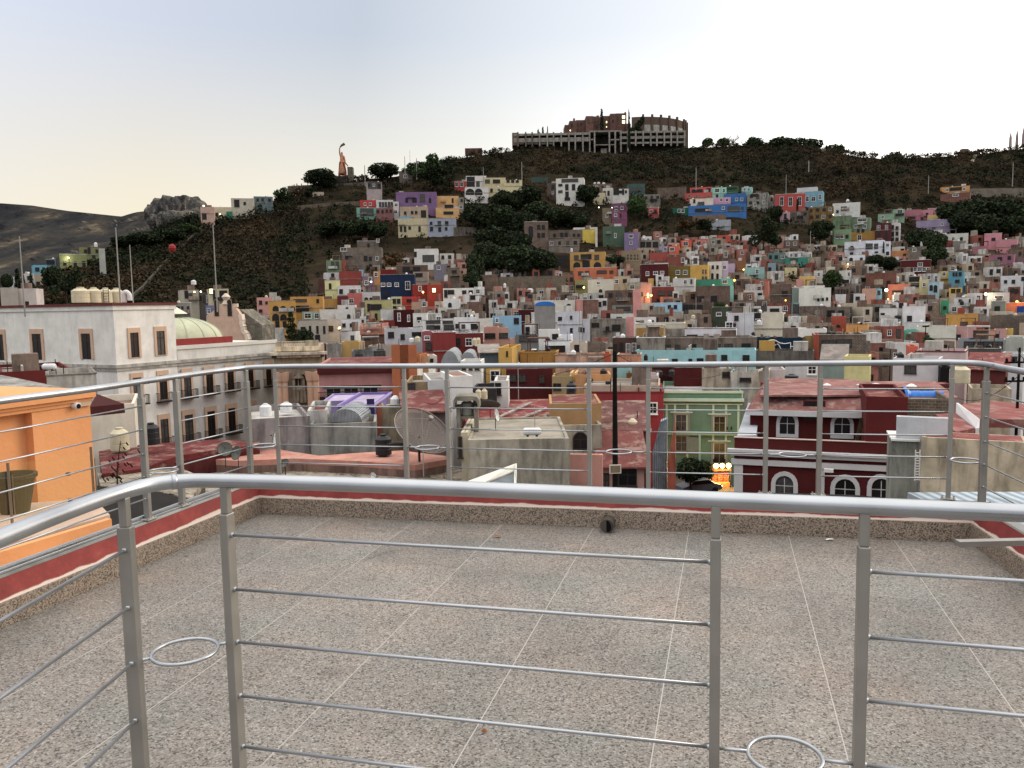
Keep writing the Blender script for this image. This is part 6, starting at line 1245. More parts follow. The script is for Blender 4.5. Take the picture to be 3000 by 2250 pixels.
# church gable (pink) behind
def gable():
    D = 165; u0, vt = px('B', 305, 1420); u1, vb = px('B', 665, 1610); b = Block(u0, u1, vt, vb, D, -6, 14, zb=-14); b.root('church', label='peach church gable with a stepped curved top and small dark niches behind the dome', cat='church')
    P = [b.loc(*px('B', x, y)) for x, y in [(305, 1610), (310, 1400), (350, 1375), (385, 1340), (410, 1318), (470, 1300), (530, 1318), (570, 1345), (600, 1390), (612, 1440), (610, 1480), (625, 1500), (622, 1530), (650, 1560), (665, 1610)]]
    P = [(P[0][0], 0)]+P+[(P[-1][0], 0)]; m = MB(); m.prism(P, 0, 1.2); fixn(m.build('facade', plaster('cfa98e', 'p'), b.e))
    E_ = P[9:-1]; m = MB()
    for a, c in zip(E_, E_[1:]): m.bar(Vector((a[0], .5, a[1])), Vector((c[0], .5, c[1])), .7, 1.5, up=(0, 1, 0))
    m.build('gable_moulding', plaster('e2cdb4', 'c'), b.e)
    for x in (400, 513): q = b.loc(*px('B', x, 1405)); put(window_mesh(.9, 3.2, 2, plaster('b08a6c', 'c'), GLASS, bars=False), 'niche', b.e, (q[0], -.01, q[1]))
    q = b.loc(*px('B', 470, 1302)); m = MB(); m.lathe([(.9, 0), (.5, .8), (.9, 1.5), (.2, 2.2)], (q[0], .6, q[1]), 10); m.box(q[0]-2.4, q[0]+2.4, .3, .9, q[1]-.6, q[1]+.1); m.build('finial', plaster('dcc8b0', 'p'), b.e)
    m = MB(); m.prism([(P[8][0], P[8][1]), (P[8][0]+4.5, P[8][1]-3.2), (P[8][0]+4.5, P[8][1]-9), (P[8][0], P[8][1]-9)], 1.4, 8); fixn(m.build('nave_roof', plaster('6a6558', 'r'), b.e))
gable()
# carved stone facade beside the civic building
def stone_facade():
    D = 101; u0 = px('b', 1325, 0)[0]; u1 = px('b', 1790, 0)[0]; b = Block(u0, u1, px('b', 0, 800)[1], px('b', 0, 1500)[1], D, 10, 12, zb=-19.5); b.root('church', label='carved stone church front with paired columns and a pedimented niche right of the white building', cat='church')
    H = b.H; w = b.w; s = D/F/3.687; MB().box(0, w, 0, 12, 0, H).build('wall', STONE, b.e)
    Z = lambda f, y: b.loc(px(f, 100, 0)[0]+300 if f == 'b' else 900, px(f, 0, y)[1])[1]
    X = lambda x: b.loc(px('b', x, 0)[0], 1150)[0]
    for y0, y1, o, mt in ((860, 890, .9, 'd2c2a8'), (890, 920, .55, '6e5a48'), (920, 985, .3, 'a8906c'), (985, 1000, .5, 'd2c2a8'), (800, 850, .25, 'e0c9a0')): MB().box(-o, w+o, -o-.01*y0/100, -.004, Z('b', y1), Z('b', y0)-.003).build('entablature', plaster(mt, 's'), b.e)
    for i in range(16): MB().box(i*w/16+.1, i*w/16+.45, -.85, -.56, Z('b', 890)-.32, Z('b', 890)-.005).build('bracket', STONE, b.e)
    m = MB(); m.box(0, X(1420), .2, .6, H, H+(800-735)*s); m.box(X(1660), w-.1, .2, .6, H, H+(800-730)*s); m.box(X(1420), X(1660), .3, .5, H+(800-745)*s, H+(800-735)*s)
    for i in range(14): xx = X(1425)+i*(X(1655)-X(1425))/13; m.box(xx-.06, xx+.06, .34, .46, H, H+(800-745)*s)
    m.build('balustrade', plaster('c9b79a', 's'), b.e)
    zt = Z('q', 130); pk = plaster('d2a684', 'p')
    for x in (1365, 1423, 1700, 1760):
        m = MB(); m.lathe([(.62, 0), (.62, .5), (.46, .7), (.4, zt-1.4), (.5, zt-1.2), (.62, zt-.5), (.66, zt-.1)], (X(x), -.5, 0), 14); m.build('column', pk, b.e, smooth=False)
    z = lambda y: Z('q', y)
    m = MB(); m.prism([(X(1500), z(210)), (X(1640), z(210)), (X(1580), z(150))], -.5, -.005); m.box(X(1505), X(1535), -.35, -.006, z(450), z(211)); m.box(X(1610), X(1640), -.35, -.006, z(450), z(211)); fixn(m.build('pediment', plaster('a8957c', 's'), b.e))
    for x in (1555, 1613): put(window_mesh(.9, 1.4, 1, STONE, GLASS, bars=False), 'niche', b.e, (X(x), -.01, z(290)))
    m = MB()
    for x in (1525, 1560, 1600, 1640): m.tube([Vector((X(x), -.4, z(470))), Vector((X(x), -.4, z(330)))], .22, 8, taper=.17)
    m.build('colonnette', plaster('8f7f6a', 's'), b.e)
stone_facade()
def pink_hall():
    D = 86; u0 = px('r', 120, 0)[0]; u1 = px('r', 945, 0)[0]; b = Block(u0, u1, px('r', 0, 60)[1], px('r', 0, 480)[1], D, 7, 12, zb=-19.5); b.root('building', label='pink hall with dark red eaves band and three tall black balcony doors', cat='building')
    shell(b, plaster('bb7c76', 'p'), plaster('7c3430', 'r'), par=.3); Z = lambda y: b.loc(900+500/3.687, px('r', 0, y)[1])[1]; MB().box(-.1, b.w+.1, -.5, -.005, Z(150), Z(60)+.05).build('eaves_band', plaster('5e1d20', 'p'), b.e); MB().box(-.05, b.w+.05, -.2, -.006, Z(168), Z(150)-.004).build('moulding', plaster('93504e', 'p'), b.e)
    for x in (290, 478, 690):
        q = b.loc(*px('r', x, 445)); m = window_mesh(1.45, Z(318)-Z(445), 0, plaster('9c8c80', 'c'), GLASS, fw=.22, pr=.12); put(m, 'door', b.e, (q[0], -.003, Z(445)))
        MB().box(q[0]-1.1, q[0]+1.1, -.3, -.006, Z(292)-.12, Z(292)).build('lintel', plaster('4a3a36', 'p'), b.e)
    m = MB(); z0 = Z(450)
    m.box(0, b.w-.2, -1.1, -.004, z0-.2, z0-.02)
    for i in range(70): m.box(i*(b.w-.3)/69, i*(b.w-.3)/69+.035, -1.08, -1.04, z0-.01, z0+1.0)
    m.box(0, b.w-.2, -1.1, -1.02, z0+1.0, z0+1.06); m.build('balcony', DARKM, b.e)
    MB().box(-.02, b.w+.02, -.05, -.003, z0-2, Z(405)).build('dark_dado', plaster('4a2626', 'p'), b.e)
    u2 = px('r', 945, 0)[0]+1; u3 = px('r', 1170, 0)[0]; c = Block(u2, u3, px('r', 0, 118)[1], px('r', 0, 460)[1], D-1, -8, 9, zb=-19.5); c.root('building', label='white cornered building end with orange panels beside the pink hall', cat='building'); shell(c, plaster('c9c4ba', 'p'), plaster('8a8078', 'r'))
    for x in (1015, 1105): q = c.loc(*px('r', x, 370)); m = MB(); m.box(q[0]-.9, q[0]+.9, -.05, -.004, q[1]-1.2, q[1]+5); m.build('orange_panel', plaster('b4602e', 'p'), c.e)
pink_hall()
# purple house with curved corrugated roof
def corrugated(name, h, n=14, sc=1.0):
    m, nt, b = nmat(name); L = nt.links; tc = N(nt, 'ShaderNodeTexCoord'); w = N(nt, 'ShaderNodeTexWave'); w.inputs['Scale'].default_value = sc; w.bands_direction = 'X'; L.new(tc.outputs['Object'], w.inputs[0])
    r = ramp(nt, [(0, lin(h, .45)), (.5, lin(h)), (1, lin(h, 1.0))]); L.new(w.outputs[0], r.inputs[0]); n1 = N(nt, 'ShaderNodeTexNoise'); n1.inputs['Scale'].default_value = 1.2; n1.inputs['Detail'].default_value = 6; L.new(tc.outputs['Object'], n1.inputs[0]); r1 = ramp(nt, [(.35, g3(.6)), (.6, g3(1))]); L.new(n1.outputs[0], r1.inputs[0])
    L.new(mixc(nt, 'MULTIPLY', 1, r.outputs[0], r1.outputs[0]), b.inputs['Base Color']); b.inputs['Roughness'].default_value = .5; b.inputs['Metallic'].default_value = .2
    bp = N(nt, 'ShaderNodeBump'); bp.inputs['Distance'].default_value = .05; L.new(w.outputs[0], bp.inputs['Height']); L.new(bp.outputs[0], b.inputs['Normal']); return m
def purple():
    D = 60; b = Block(px('r', 330, 0)[0], px('r', 720, 0)[0], px('r', 0, 505)[1], px('r', 0, 720)[1], D, 0, 9, zb=-19.5); b.root('house', label='bright purple house with lilac roof edge and a curved corrugated sheet roof beside it', cat='house'); shell(b, plaster('7460a0', 'p'), plaster('b5a3c8', 'r'), par=.25, trim=plaster('a898c4', 'c'))
    q = b.loc(*px('r', 690, 640)); MB().box(q[0]-.28, q[0]+.28, -.03, -.004, q[1]-1.6, q[1]+1.4).build('door', plaster('3a2c5e', 'p'), b.e)
    c = Block(px('r', 165, 0)[0], px('r', 660, 0)[0], px('r', 0, 455)[1], px('r', 0, 560)[1], D+9.5, 4, 6, zb=-19.5); c.root('house', label='lilac rooftop parapet behind the bright purple house', cat='house'); shell(c, plaster('9a88b8', 'p'), plaster('b5a3c8', 'r'), par=.2)
purple()
# green building
def greenb():
    D = 88; b = Block(px('t', 332, 0)[0], px('t', 1200, 0)[0], px('t', 0, 360)[1], 1500, D, -11, 12, zb=-19.5); b.root('building', label='sage green two storey building with mint trim and tall shuttered doors', cat='building'); shell(b, plaster('6c9478', 'p'), plaster('b8b0ac', 'r'), par=.6)
    tr = plaster('b9d4b8', 'c'); X = lambda x: b.loc(px('t', x, 0)[0], 1200)[0]; Z = lambda y: b.loc(2050, px('t', 0, y)[1])[1]
    MB().box(-.08, b.w+.08, -.12, -.004, Z(375), Z(352)).build('cornice', tr, b.e); MB().box(-.15, b.w+.15, -.35, -.004, Z(462), Z(432)).build('cornice', tr, b.e); MB().box(-.02, b.w+.02, -.1, -.004, Z(500), Z(488)).build('moulding', tr, b.e)
    MB().box(X(335), X(345), -.09, -.003, Z(430), Z(376)).build('corner_strip', tr, b.e); MB().box(X(1190), X(1200), -.09, -.003, Z(430), Z(376)).build('corner_strip', tr, b.e)
    for x in (380, 470, 604, 884, 1022, 1155): MB().box(X(x)-.11, X(x)+.11, -.08, -.003, Z(1080), Z(501)).build('trim_strip', tr, b.e)
    MB().box(X(350), X(1170), -.3, -.005, Z(825), Z(790)).build('string_course', plaster('8fb08e', 'c'), b.e)
    for x, y0, y1 in ((540, 612, 780), (952, 628, 785), (540, 845, 1000), (952, 918, 1120)):
        MB().box(X(x)-1.2, X(x)+1.2, -.1, -.004, Z(y0-22), Z(y0-36)).build('lintel', tr, b.e)
        put(window_mesh(1.35*D/88*.93, Z(y0)-Z(y1), 0, plaster('8f8a80', 'c'), GLASS if x > 700 else GLASSL, fw=.22, pr=.1), 'door', b.e, (X(x), -.003, Z(y1)))
    m = MB(); m.box(X(725), X(750), -.35, -.1, 0, Z(800)); m.build('downpipe', plaster('8fb6a8', 'p'), b.e)
    m = MB(); m.box(X(600), X(720), -.3, -.01, Z(1010), Z(850)); m.build('grey_panel', plaster('7c8a80', 'p'), b.e)
    for x in (500, 555, 905, 1035, 1080): m = MB(); m.box(X(x)-.07, X(x)+.07, -.25, -.01, Z(765), Z(735)); m.build('wall_lamp', DARKM, b.e)
greenb()
# red building with arches
def redarch():
    MR = plaster('561a18', 'p'); tr = plaster('c4c2c2', 'c'); D = 58
    b = Block(px('t', 1112, 0)[0], px('w', 765, 0)[0], px('t', 0, 855)[1], 1500, D, -20, 16, zb=-19.5, anchor='l'); b.root('building', label='deep red building with white arched windows and white cornices at centre right', cat='building')
    X = lambda f, x, v=1250: b.loc(px(f, x, 0)[0], v)[0]; Z = lambda f, y, u=2300: b.loc(u, px(f, 0, y)[1])[1]
    H = b.H; m = MB(); m.box(0, b.w, 0, 16, 0, H-.9); m.box(0, b.w, 0, .25, H-.9, H); m.build('wall', MR, b.e); MB().box(0, b.w, .25, 5, H-.898, H-.85).build('terrace_deck', plaster('5c4a44', 'r'), b.e); MB().box(-.04, b.w+.04, -.05, .3, H+.001, H+.05).build('coping', plaster('b8a094', 'c'), b.e)
    z0 = b.loc(2152, px('t', 0, 1000)[1])[1]; s = D/F/3.687
    for ya, yb, o in ((968, 1000, .45), (1000, 1042, .25), (1082, 1142, .2)): MB().box(-o, b.w+.1, -o, -.004, z0-(yb-1000)*s, z0-(ya-1000)*s-.004).build('cornice', tr, b.e)
    for x0, x1 in ((0, 94*s), ((1975-1112)*s, (2040-1112)*s)): MB().box(x0, x1, -.12, -.003, 0, z0-142*s-.004).build('pilaster', tr, b.e)
    m = MB(); 
    for f, x, yb, wd, h in (('t', 1650, 1520, 185, 265), ('w', 275, 1560, 195, 265), ('w', 665, 1575, 190, 270)):
        q = b.loc(*px(f, x, yb)); put(window_mesh(wd*s, h*s, 1, tr, GLASSL if f == 't' else GLASS, fw=.3, pr=.14), 'arched_window', b.e, (q[0], -.003, q[1]))
    q = b.loc(*px('w', 100, 1190)); m.box(q[0]-.3, q[0]+.3, -.9, -.5, q[1]-.1, q[1]+.12); m.build('floodlight', plaster('d8d4ce', 'c'), b.e)
    # upper storey
    D2 = 62.5; c = Block(px('t', 1235, 0)[0], px('w', 500, 0)[0], px('t', 0, 400)[1], 1400, D2, -20, 14, zb=b.zb+b.H-1.5, anchor='l'); c.root('building', label='red upper storey with white pointed windows and sloped brick coloured roof above the arched building', cat='building'); s2 = D2/F/3.687
    zb_ = c.loc(2300, px('t', 0, 562)[1])[1]; MB().box(.3, c.w, .6, 15, 0, zb_).build('wall', MR, c.e)
    m = MB(); m.add([(0.1, 0, zb_+.002), (c.w+.2, 0, zb_+.002), (c.w+.2, 2.2, c.H), (0.9, 2.2, c.H), (0.1, 15, zb_+.002), (c.w+.2, 15, zb_+.002), (c.w+.2, 15, c.H), (.9, 15, c.H)], [(0, 1, 2, 3), (3, 2, 6, 7), (0, 3, 7, 4), (1, 5, 6, 2), (4, 7, 6, 5), (0, 4, 5, 1)]); fixn(m.build('roof', [plaster('84504a', 'r')], c.e))
    MB().box(0, c.w+.1, -.1, .55, zb_-.42, zb_-.002).build('cornice', tr, c.e)
    q = c.loc(*px('t', 1680, 828)); put(window_mesh(150*s2, 205*s2, 2, tr, GLASS, fw=.26, pr=.12), 'arched_window', c.e, (q[0], .597, q[1]))
    q = c.loc(*px('w', 248, 840)); put(window_mesh(155*s2, 200*s2, 1, tr, GLASS, fw=.26, pr=.12), 'arched_window', c.e, (q[0], .597, q[1]))
    q = c.loc(*px('t', 1972, 680)); put(window_mesh(1.4, 1.4, 0, MR, GLASS, bars=False), 'window', c.e, (q[0], .597, q[1]))
    # big flat roof behind
    r = Block(px('t', 1400, 0)[0], px('w', 1420, 0)[0], px('t', 0, 262)[1], 1400, 79, -15, 2, zb=-19.5, anchor='l'); r.root('building', label='low red wall at the back of the wide pink red flat roof', cat='building'); shell(r, plaster('6e2a28', 'p'), plaster('8c4a44', 'r'), par=.1)
    z = c.zb+c.H+.02; P = [onz(*px('t', 1385, 395), z), onz(*px('w', 470, 395), z), onz(*px('w', 960, 415), z), onz(*px('w', 1500, 420), z), onz(*px('w', 1250, 245), z), onz(*px('w', 40, 250), z), onz(*px('t', 1430, 300), z)]
    m = MB(); m.slab([(p.x, p.y) for p in P], z-.14, z); o = fixn(m.build('flat_roof', plaster('98605a', 'r'))); tag(o, 'wide faded pink red flat roof with white skylight domes', 'roof')
    # pale parapet running back on the left
    a = at(*px('t', 1140, 850), 58.2); e = at(*px('t', 1262, 480), 76); m = MB(); zz = b.zb+b.H
    m.add([(a.x, a.y, zz-1), (a.x+1.4, a.y+.1, zz-1), (e.x+1.2, e.y, zz-1), (e.x, e.y, zz-1), (a.x, a.y, zz+.1), (a.x+1.4, a.y+.1, zz+.1), (e.x+1.2, e.y, e.z), (e.x, e.y, e.z)], [(0, 1, 2, 3), (4, 5, 6, 7), (0, 1, 5, 4), (1, 2, 6, 5), (2, 3, 7, 6), (3, 0, 4, 7)]); o = fixn(m.build('parapet', plaster('a9acb4', 'p'))); tag(o, 'long pale grey parapet running back at the left of the red arched building', 'parapet')
    for f, x0, x1, y0, y1, l in (('w', 540, 680, 265, 312, 'large white skylight dome at the back'), ('w', 408, 466, 265, 296, 'small white skylight dome left of the large one'), ('w', 945, 1045, 272, 312, 'white skylight dome near the right end'), ('w', 565, 730, 316, 352, 'low wide white skylight dome at the front'), ('t', 2070, 2150, 268, 300, 'small white skylight dome left of the others')):
        p = onz(*px(f, (x0+x1)/2, y1), z); w = (x1-x0)*p.y/F/3.687/2; h = min((y1-y0)*p.y/F/3.687, w*.8); m = MB(); m.lathe([(w*1.08, 0), (w*1.08, .12), (w, .13), (w*.86, h*.5), (w*.5, h*.85), (.05, h)], n=20); tag(m.build('skylight_dome', plaster('d6d4d2', 'c'), loc=p, smooth=True), l+' on the pink red flat roof', 'skylight')
    p0 = onz(*px('w', 900, 405), z); p1 = onz(*px('w', 1330, 408), z); m = MB(); L_ = (p1-p0).length; vs = []; n = 24
    for i in range(n+1):
        for k in range(7):
            a_ = PI*k/6; rr = (.75+.12*noise.noise(Vector((i*.5, k, 0))))*(.55+.45*math.sin(PI*min(1, (i+2)/6))*(1 if i < n-2 else .7)); vs.append((i*L_/n, -rr*1.25*math.cos(a_), max(.01, rr*.95*math.sin(a_)+.06*noise.noise(Vector((i, k*2, 3))))))
    m.add(vs, [(i*7+k, (i+1)*7+k, (i+1)*7+k+1, i*7+k+1) for i in range(n) for k in range(6)]); o = m.build('blue_tarpaulin', simple('blue_tarp', '1f6cc0', .4, 0, 1, .25, 2), loc=p0, smooth=True); o.rotation_euler = (0, 0, math.atan2(p1.y-p0.y, p1.x-p0.x)); tag(o, 'rolled bright blue tarpaulin bundle on the edge of the red roof', 'tarpaulin')
redarch()
# roofs seen from above, each on its own building mass
def roof_mass(pts, z, top, label, side='9a8a7a', zb=-19.5, name='building', kind='r', th=.35):
    P = [onz(u, v, z) for u, v in pts]; c = sum(P, Vector((0, 0, 0)))/len(P); rt = empty(name, (c.x, c.y, zb), label=label, cat='building')
    poly = [(p.x-c.x, p.y-c.y) for p in P]; m = MB(); m.slab(poly, 0, z-th-zb); fixn(m.build('wall', plaster(side, 's'), rt)); m = MB(); m.slab([(x*1.004, y*1.004) for x, y in poly], z-th-zb+.003, z-zb); fixn(m.build('roof', top, rt)); return rt
def rough_roof(name, a, b_, c):
    m, nt, b = nmat(name); L = nt.links; tc = N(nt, 'ShaderNodeTexCoord'); n = N(nt, 'ShaderNodeTexNoise'); n.inputs['Scale'].default_value = 1.3; n.inputs['Detail'].default_value = 12; n.inputs['Roughness'].default_value = .72; n.inputs['Distortion'].default_value = .8; L.new(tc.outputs['Object'], n.inputs[0])
    r = ramp(nt, [(.38, lin(a)), (.48, lin(b_)), (.62, lin(c))]); L.new(n.outputs[0], r.inputs[0]); L.new(r.outputs[0], b.inputs['Base Color']); b.inputs['Roughness'].default_value = .95
    bp = N(nt, 'ShaderNodeBump'); bp.inputs['Strength'].default_value = 1; bp.inputs['Distance'].default_value = .25; L.new(n.outputs[0], bp.inputs['Height']); L.new(bp.outputs[0], b.inputs['Normal']); return m
RGH = rough_roof('weathered_mortar_roof', '3a342e', '84796a', 'ab9f8c')
roof_mass([(525, 1332), (640, 1318), (756, 1304), (850, 1322), (935, 1335), (1060, 1326), (1174, 1320), (1306, 1336), (1306, 1346), (1215, 1362), (1036, 1350), (860, 1343), (700, 1350), (600, 1344)], -7.8, plaster('c4806c', 'r'), 'salmon pink low roof carrying the big mesh dish', '8a6a5c')
roof_mass([(430, 1352), (600, 1352), (737, 1366), (870, 1358), (1040, 1368), (1210, 1386), (1330, 1370), (1420, 1392), (1560, 1480), (1200, 1600), (500, 1560), (380, 1440)], -8.6, RGH, 'old rough mortar roof with dark debris patches below the pink roof', '6a5f52')
roof_mass([(290, 1322), (340, 1312), (420, 1302), (620, 1288), (760, 1292), (760, 1303), (640, 1317), (520, 1336), (420, 1372), (300, 1388)], -7.2, plaster('6e2624', 'r'), 'dark red sloping roofs in front of the white civic building', '5e2422')
roof_mass([(285, 1386), (420, 1374), (520, 1368), (600, 1400), (560, 1460), (420, 1430), (300, 1440)], -7.4, RGH, 'rough stone and tile roof with dead plants at left', '6a5f52')
roof_mass([(150, 1400), (300, 1425), (420, 1432), (620, 1480), (760, 1600), (300, 1760), (0, 1600)], -6.5, simple('dark_flat_roof', '2a2624', .9, 0, 1, .4, 1), 'dark flat roof between the orange terrace and the rough roofs', '3a3532')  # one dark mottled colour over the whole roof
roof_mass([(2660, 1443), (2900, 1441), (3500, 1441), (3700, 1800), (3150, 1800), (2900, 1560)], -1.8, corrugated('pale_blue_sheet_roof', 'a4b2bc', sc=1.6), 'pale bluish corrugated sheet roof just beyond the right parapet', 'a8a49c', th=.12)
roof_mass([(2030, 1438), (2500, 1450), (2720, 1470), (2900, 1600), (2000, 1600), (1700, 1500), (1700, 1430)], -9.4, simple('dark_street_roof', '33302e', .9, 0, 1, .5, .6), 'dark low roofs just below the far railing on the right', '4a4440')
# orange neighbour
def orange():
    D = 18.6; u0 = -700; u1 = px('p', 965, 0)[0]; OR = plaster('e8964a', 'c'); b = Block(u0, u1, px('p', 0, 400)[1], px('p', 0, 1600)[1], D, 69, 6, zb=-19.5, anchor='r', zt=at(u1, px('p', 965, 452)[1], D).z); b.root('building', label='bright orange terrace building with a moulded cornice at the left edge', cat='building')
    H = b.H; X = lambda x: b.loc(px('p', x, 0)[0], 1250)[0]; MB().box(0, X(352), .22, 4, 0, H-.01).build('recessed_wall', OR, b.e); MB().box(X(352)+.001, b.w, 0, 4, 0, H).build('wall', OR, b.e)
    for o, z0, z1 in ((.03, H-.08, H), (.07, H+.002, H+.08), (.14, H+.082, H+.2), (.11, H+.202, H+.26)): MB().box(-1, b.w+o*.4, -o, 4.02, z0, z1).build('cornice', OR, b.e)
    z = b.loc(60, px('p', 0, 1600)[1])[1]; zf = b.zb+z
    q = b.loc(*px('p', 790, 510)); m = MB(); c = empty('security_camera', b.p+b.d*q[0]+Vector((0, 0, b.zb+q[1])), b.ang, label='small white security camera on the orange wall', cat='camera')
    m.tube([Vector((0, -.02, 0)), Vector((0, -.16, 0))], .075, 16); m.build('housing', WHITE, c, smooth=False); m = MB(); m.tube([Vector((0, -.161, -.01)), Vector((0, -.175, -.01))], .055, 14); m.build('lens', simple('lens_black', '0a0a0a', .2), c); MB().box(.05, .42, -.06, -.005, -.04, .09).build('bracket', plaster('c9a888', 'c'), c)
    # terrace slab in front
    P = [onz(u, v, -3.05) for u, v in ((-700, 1700), (-300, 1530), (285, 1470), (330, 1495), (325, 1510), (-100, 1700))]
    zt = -2.2
    def F_(u, v): return onz(u, v, zt)
    pts = [F_(-800, 1600), F_(-300, 1500), F_(250, 1462), F_(300, 1486), F_(322, 1508), F_(0, 1600), F_(-500, 1760)]
    m = MB(); m.slab([(p.x, p.y) for p in pts], zt-.25, zt); tag(fixn(m.build('terrace_slab', plaster('b89c84', 'p'))), 'cream tiled ledge floor of the orange terrace', 'floor')
    a = F_(-500, 1768); d = F_(0, 1606); e = F_(318, 1512); m = MB(); m.bar(a+Vector((.05, -.08, -.75)), d+Vector((.05, -.08, -.75)), .12, 1.45); m.bar(d+Vector((.05, -.08, -.75)), e+Vector((.05, -.08, -.75)), .12, 1.45); tag(m.build('planter_wall', OR), 'low bright orange wall lit by a small uplight beyond the left parapet', 'wall')
    p = F_(150, 1560)+Vector((.25, -.55, -1.0)); l = bpy.data.lights.new('uplight', 'POINT'); l.energy = 14; l.color = (1, .62, .18); l.shadow_soft_size = .05; lo = bpy.data.objects.new('uplight', l); C.objects.link(lo); lo.location = p
    m = MB(); m.lathe([(.05, 0), (.06, .08), (.045, .1)], n=12); o = m.build('garden_uplight', emit('uplight_bulb', 'ffc040', 6), loc=p-Vector((0, 0, .18))); tag(o, 'small glowing uplight beside the low orange wall', 'lamp')
    # pot
    pp = F_(45, 1500); pp = Vector((pp.x, pp.y, zt)); s = pp.y/F/3.687; m = MB(); m.lathe([(.24, 0), (.25, .02), (.38, .66), (.42, .67), (.42, .74), (.36, .74), (.34, .6), (.02, .58)], n=28); tag(m.build('plant_pot', simple('black_pot', '26241f', .55), loc=pp, smooth=False), 'tall black tapered plant pot against the orange wall', 'pot')
    # glass balustrade
    gm, nt, gb = nmat('tinted_glass'); gb.inputs['Base Color'].default_value = lin('c9b070'); gb.inputs['Roughness'].default_value = .08; gb.inputs['Alpha'].default_value = .07
    gr = empty('glass_balustrade', (0, 0, 0), label='yellowish glass balustrade with thin steel posts on the orange terrace', cat='balustrade')
    A = F_(-330, 1600); B_ = F_(38, 1558); Cc = F_(278, 1492)
    for s0, s1 in ((A, B_), (B_, Cc)):
        m = MB(); dd = (s1-s0); m.bar(s0+dd*.03+Vector((0, 0, .62)), s0+dd*.97+Vector((0, 0, .62)), .016, 1.1); m.build('glass_panel', gm, gr)
    for q in (A, B_, Cc): m = MB(); m.bar(q, q+Vector((0, 0, 1.22)), .035, .035); m.bar(q+Vector((.06, 0, .3)), q+Vector((.06, 0, 1.0)), .012, .012); m.build('steel_post', simple('steel_post', '8a7a66', .4, .6), gr)
    for t in (.8, .3): m = MB(); q = Cc+(B_-Cc)*.3; m.lathe([(.03, -.03), (.05, 0), (.03, .03)], (q.x, q.y-.03, zt+t), 10); m.build('clamp', simple('clamp', '4a3c2a', .5), gr)
orange()
# ------------------------------------------------------------------ rooftop objects
CREAMT = simple('cream_plastic', 'c6bb9e', .55, 0, 1, .25, 1.5); BLACKT = simple('black_plastic', '1b1b1e', .45, 0, 1, .3, 2); WHT = simple('white_metal', 'd8d8d8', .5, 0, 1, .2, 3)
TK = {}
def tank(f, x0, x1, yt, yb, D, kind, label, group=None):
    u0, vt = px(f, x0, yt); u1, vb = px(f, x1, yb); uc = (u0+u1)/2; p = at(uc, vb, D); r = (u1-u0)*D/F/2; h = (vb-vt)*D/F
    rt = empty('water_tank', p, label=label, cat='water tank', group=group)
    if kind not in TK:
        m = MB()
        m.lathe([(.97, 0), (1, .04), (1, .28), (.97, .3), (1, .32), (1, .55), (.97, .57), (1, .59), (1, .76), (.62, .9), (.4, .93), (.4, .95)], n=20)
        m2 = MB(); m2.lathe([(.42, .951), (.42, 1.0), (.1, 1.02)], n=16); mt = {'c': CREAMT, 'b': BLACKT, 'w': WHT}[kind]; TK[kind] = (m.mesh('body', mt), m2.mesh('lid', mt))
    for me, nm in zip(TK[kind], ('body', 'lid')): o = bpy.data.objects.new(nm, me); C.objects.link(o); o.parent = rt; o.scale = (r, r, h)
for i, (x0, x1, y0) in enumerate([(785, 968, 155), (950, 1092, 157), (1078, 1214, 162), (1195, 1332, 165)]):
    tank('a', x0, x1, y0, 322, 96+i*1.2, 'c', ['leftmost and widest', 'second from left', 'third from left, with a ladder', 'rightmost'][i]+' of the four cream water tanks on the white building roof')
m = MB(); p = at(*px('a', 1150, 320), 94); s = 94/F/3.687
for x in (-28, 28): m.tube([Vector((x*s, 0, 0)), Vector((x*s, 0, 145*s))], .04, 6)
for k in range(5): m.tube([Vector((-28*s, 0, (10+30*k)*s)), Vector((28*s, 0, (10+30*k)*s))], .03, 6)
tag(m.build('ladder', DARKM, loc=p), 'dark ladder against the third cream tank', 'ladder')
m = MB(); p = at(*px('a', 1345, 320), 97); s = 97/F/3.687; m.tube(smooth_path([Vector((0, 0, 0)), Vector((0, 0, 90*s)), Vector((25*s, 0, 112*s)), Vector((55*s, 0, 85*s)), Vector((60*s, 0, 20*s))], 5), .28, 10); tag(m.build('vent_pipe', simple('white_pipe', 'd5d0cc', .6), loc=p, smooth=True), 'fat white bent pipe right of the cream tanks', 'pipe')
